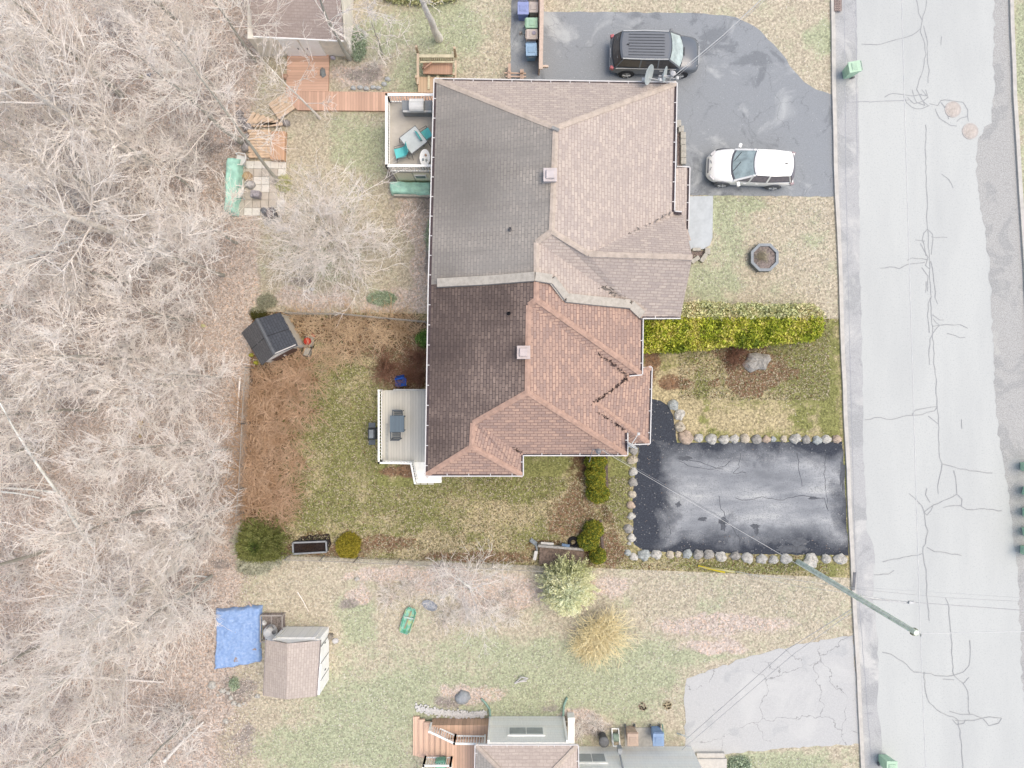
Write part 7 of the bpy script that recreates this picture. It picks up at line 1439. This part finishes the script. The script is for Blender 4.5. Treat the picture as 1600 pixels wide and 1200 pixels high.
b = MB(); b.tube([P(417+i*2.1, 982-(3.4 if 0 < i < 5 else 0)-(1.6 if 1 < i < 4 else 0), .62) for i in range(6)], .04, 6); b.build('handle', plain('port_grey', (110, 112, 118), .15), o)
lumpthing('white_bucket', 414, 972, .14, .14, .3, plain('tank_white', (244, 244, 248), .03, 3, .5), 'small white bucket at the corner of the wire compost bin', 'bucket', 71)
lumpthing('stone_pot', 517, 993, .16, .16, .35, plain('pot_brown', (168, 154, 140), .2, 12), 'brown pot with stones at the top right corner of the white shed', 'pot', 72); lumpthing('crumpled_bag', 524, 1001, .2, .16, .15, plain('bag_pale', (228, 226, 232), .06, 6), 'pale crumpled bag beside the brown pot at the white shed', 'bag', 73)
# sled, boat, triangle
o = empty('toy_sled', P(638, 968, 0), 'turquoise and green plastic sled lying on the south lawn', 'sled'); c = P(638, 968, .0); Mz = Matrix.Translation(c) @ Matrix.Rotation(R(-18), 4, 'Z')
tq2 = NT('sled_plastic'); p = tq2.pos('object'); nn_ = tq2.noise(p, 3.5, 2, .5); sm_ = tq2.done(tq2.ramp(nn_, [(.35, (110, 196, 160)), (.5, (168, 226, 214)), (.62, (200, 226, 170))]), .35)
ol = [(-.3, -.6), (-.2, -.72), (.2, -.72), (.3, -.6), (.32, 0), (.3, .55), (.18, .72), (-.18, .72), (-.3, .55), (-.32, 0)]
b = MB(); lo = [Mz @ Vector((x*.8, y*.85, .03)) for x, y in ol]; hi = [Mz @ Vector((x, y, .2)) for x, y in ol]; b.add(lo+hi, [tuple(range(10))]+[(i, (i+1) % 10, 10+(i+1) % 10, 10+i) for i in range(10)]); ob = b.build('hull', sm_, o); md = ob.modifiers.new('s', 'SOLIDIFY'); md.thickness = .03
b = MB(); b.beam(Mz @ Vector((-.05, -.5, .06)), Mz @ Vector((.02, .5, .06)), .07, .05); b.build('keel_rib', plain('sled_brown', (176, 160, 120), .1), o); b = MB(); b.beam(Mz @ Vector((-.26, .1, .12)), Mz @ Vector((.26, .16, .12)), .08, .04); b.build('seat', plain('sled_pale', (206, 234, 226), .05), o)
o = empty('snow_saucer', P(672, 945, 0), 'slate blue plastic sled lying right of the turquoise one', 'sled'); c = P(672, 945, .0); Mz = Matrix.Translation(c) @ Matrix.Rotation(R(-25), 4, 'Z'); b = MB(); n = 18
lo = [Mz @ Vector((.34*math.cos(k*6.283/n), .19*math.sin(k*6.283/n), .02)) for k in range(n)]; hi = [Mz @ Vector((.44*math.cos(k*6.283/n), .27*math.sin(k*6.283/n), .12)) for k in range(n)]; b.add(lo+hi, [tuple(range(n))]+[(i, (i+1) % n, n+(i+1) % n, n+i) for i in range(n)]); ob = b.build('shell', plain('slate_plastic', (160, 168, 186), .08, 4, .4), o); md = ob.modifiers.new('s', 'SOLIDIFY'); md.thickness = .02
b = MB(); q = [P(804, 1068, .05), P(825, 1060, .3), P(815, 1058, .2), P(806, 1066, .05), P(823, 1064, .05)]
for i in range(4): b.tube([q[i], q[i+1]], .035, 6)
b.tube([q[0], q[2]], .03, 6); tag(b.build('tripod_stand', plain('white_pipe', (240, 236, 238), .04)), 'fallen white tubular stand lying on the south lawn', 'stand')
o = lumpthing('covered_pot', 724, 1089, .42, .36, .35, plain('slate_cover', (168, 176, 188), .12, 5, .5), 'slate blue sheet over a heap above the bungalow deck', 'cover', 81)
for k, (u, v, cc) in enumerate([(1004, 1104, (222, 196, 160)), (1043, 1102, (232, 206, 154))]):
    b = MB(); rr2 = random.Random(k)
    for q in range(60): a = rr2.uniform(0, 6.283); d_ = rr2.random()**.5*.22; b.box(P(u, v, .03)+Vector((math.cos(a)*d_, math.sin(a)*d_, 0)), (.08, .05, .015), a*3)
    tag(b.build('dead_grass_patch', plain('straw%d' % k, cc, .15, 12)), ['left', 'right'][k]+' straw-coloured dead clump on the lawn above the bungalow bins', 'dead clump')
# white gravel strip by the deck
rr3 = random.Random(5); b = MB()
for q in range(420):
    t_ = rr3.random(); u = 650+t_*110; v = 1105+8*math.sin(t_*2.5)+rr3.gauss(0, 2.6)+t_*5
    b.box(P(u, v, rr3.uniform(.02, .06)), (rr3.uniform(.06, .14), rr3.uniform(.05, .12), .07), rr3.uniform(0, 3))
tag(b.build('white_gravel', plain('gravel_white', (238, 236, 238), .08, 12)), kind='stuff')
# south entrance clutter: slabs, step, hose
b = MB(); b.box(P(1112, 1191, .15), (1.55, .5, .3)); b.box(P(1110, 1180, .1), (1.5, .3, .2)); tag(b.build('concrete_steps', plain('step_concrete', (224, 218, 212), .05), bevel=.02), 'low pale concrete steps at the bottom edge beside the grey driveway', 'steps')
b = MB(); rr3 = random.Random(8)
for q in range(24): t_ = q/23; b.box(P(1042+t_*50, 1172+math.sin(t_*9)*4+t_*16, .05+.001*q), (.22, .14, .1), rr3.uniform(-.6, .6))
tag(b.build('rock_border', plain('gravel_white', (238, 236, 238), .08, 12), bevel=.02), 'white painted stone border between bungalow wall and concrete steps', 'border')
b = MB(); b.tube([P(1058, 1146, .1), P(1065, 1148, .35), P(1074, 1152, .5), P(1080, 1153, .4)], .04, 6); tag(b.build('garden_tap', plain('tap_pale', (216, 226, 226), .05)), 'pale curved pipe lying at the corner of the grey driveway near the bungalow', 'pipe')
b = MB(); b.beam(P(1035, 1132, .1), P(1037, 1150, 1.0), .05, .05); tag(b.build('green_stake', plain('stake_green', (150, 206, 180), .1)), 'mint green stake right of the blue bin at the bungalow', 'stake')
# garden bed items near the tan shed
lumpthing('plastic_pot', 506, 116, .18, .3, .3, plain('slate_box', (128, 136, 142), .1), 'slate grey box at the right edge of the shed deck', 'box', 91)
lumpthing('plastic_pot', 447, 121, .2, .14, .25, plain('orange_pot', (214, 160, 130), .2, 9), 'orange pot at the left edge of the shed deck', 'pot', 92); lumpthing('watering_can', 520, 91, .14, .1, .2, plain('lilac_plastic', (214, 206, 234), .06), 'lilac plastic can at the right foot of the white shed doors', 'can', 93)
for k, (u, v, s_) in enumerate([(380, 190, .3), (388, 200, .3), (386, 215, .25), (385, 232, .28), (390, 225, .2), (448, 193, .22), (376, 178, .2)]): lumpthing('dark_stone', u, v, s_, s_*.8, .3, plain('dark_stone', (168, 160, 162), .15, 9), f'dark grey stone around the yellow timber landings, {ORD[k]} of the loose ring', 'stone', 300+k)
for k, (u, v) in enumerate([(563, 137), (573, 139), (583, 137), (592, 138), (600, 132), (606, 124), (552, 138)]): lumpthing('pond_stone', u, v, .16, .12, .14, plain('bluish_stone', (212, 218, 224), .12, 9), f'bluish stone edging the soil bed above the boardwalk, {ORD[k]} of the row', 'stone', 320+k)
# low ring of green round the trunk at patio
b = MB(); bush('shrub', 445, 288, .34, .42, .4, 500, .08, ([*HG], [*HGP]), 'ring of yellow-green leaves round the slim trunk at the right edge of the patio', 'shrub', 96, n=6, stem=False, pal=True)
# orange tool on the forest floor
o = empty('garden_tool', P(219, 672, 0), 'orange toy shovel standing in the woodland leaf litter', 'tool'); b = MB(); b.box(P(219, 661, .1), (.28, .22, .05)); b.build('blade', plain('orange_tool', (232, 182, 100), .1), o); b = MB(); b.tube([P(219, 664, .1), P(219, 684, .1)], .025, 6); b.box(P(219, 682, .1), (.14, .08, .04)); b.build('shaft', plain('yellow_tool', (222, 190, 120), .1), o)
for k, (u, v, cc, lb) in enumerate([(233, 117, (128, 138, 168), 'small slate blue scrap in the upper woodland'), (220, 120, (210, 204, 150), 'small pale yellow scrap beside the slate blue one in the upper woodland'), (318, 509, (232, 226, 150), 'pale yellow scrap in the litter left of the charcoal shed'), (488, 452, (232, 234, 240), 'small white bracket on the lawn above the charcoal shed')]): lumpthing('litter_scrap', u, v, .14, .1, .08, plain('scrap%d' % k, cc, .08), lb, 'scrap', 340+k)
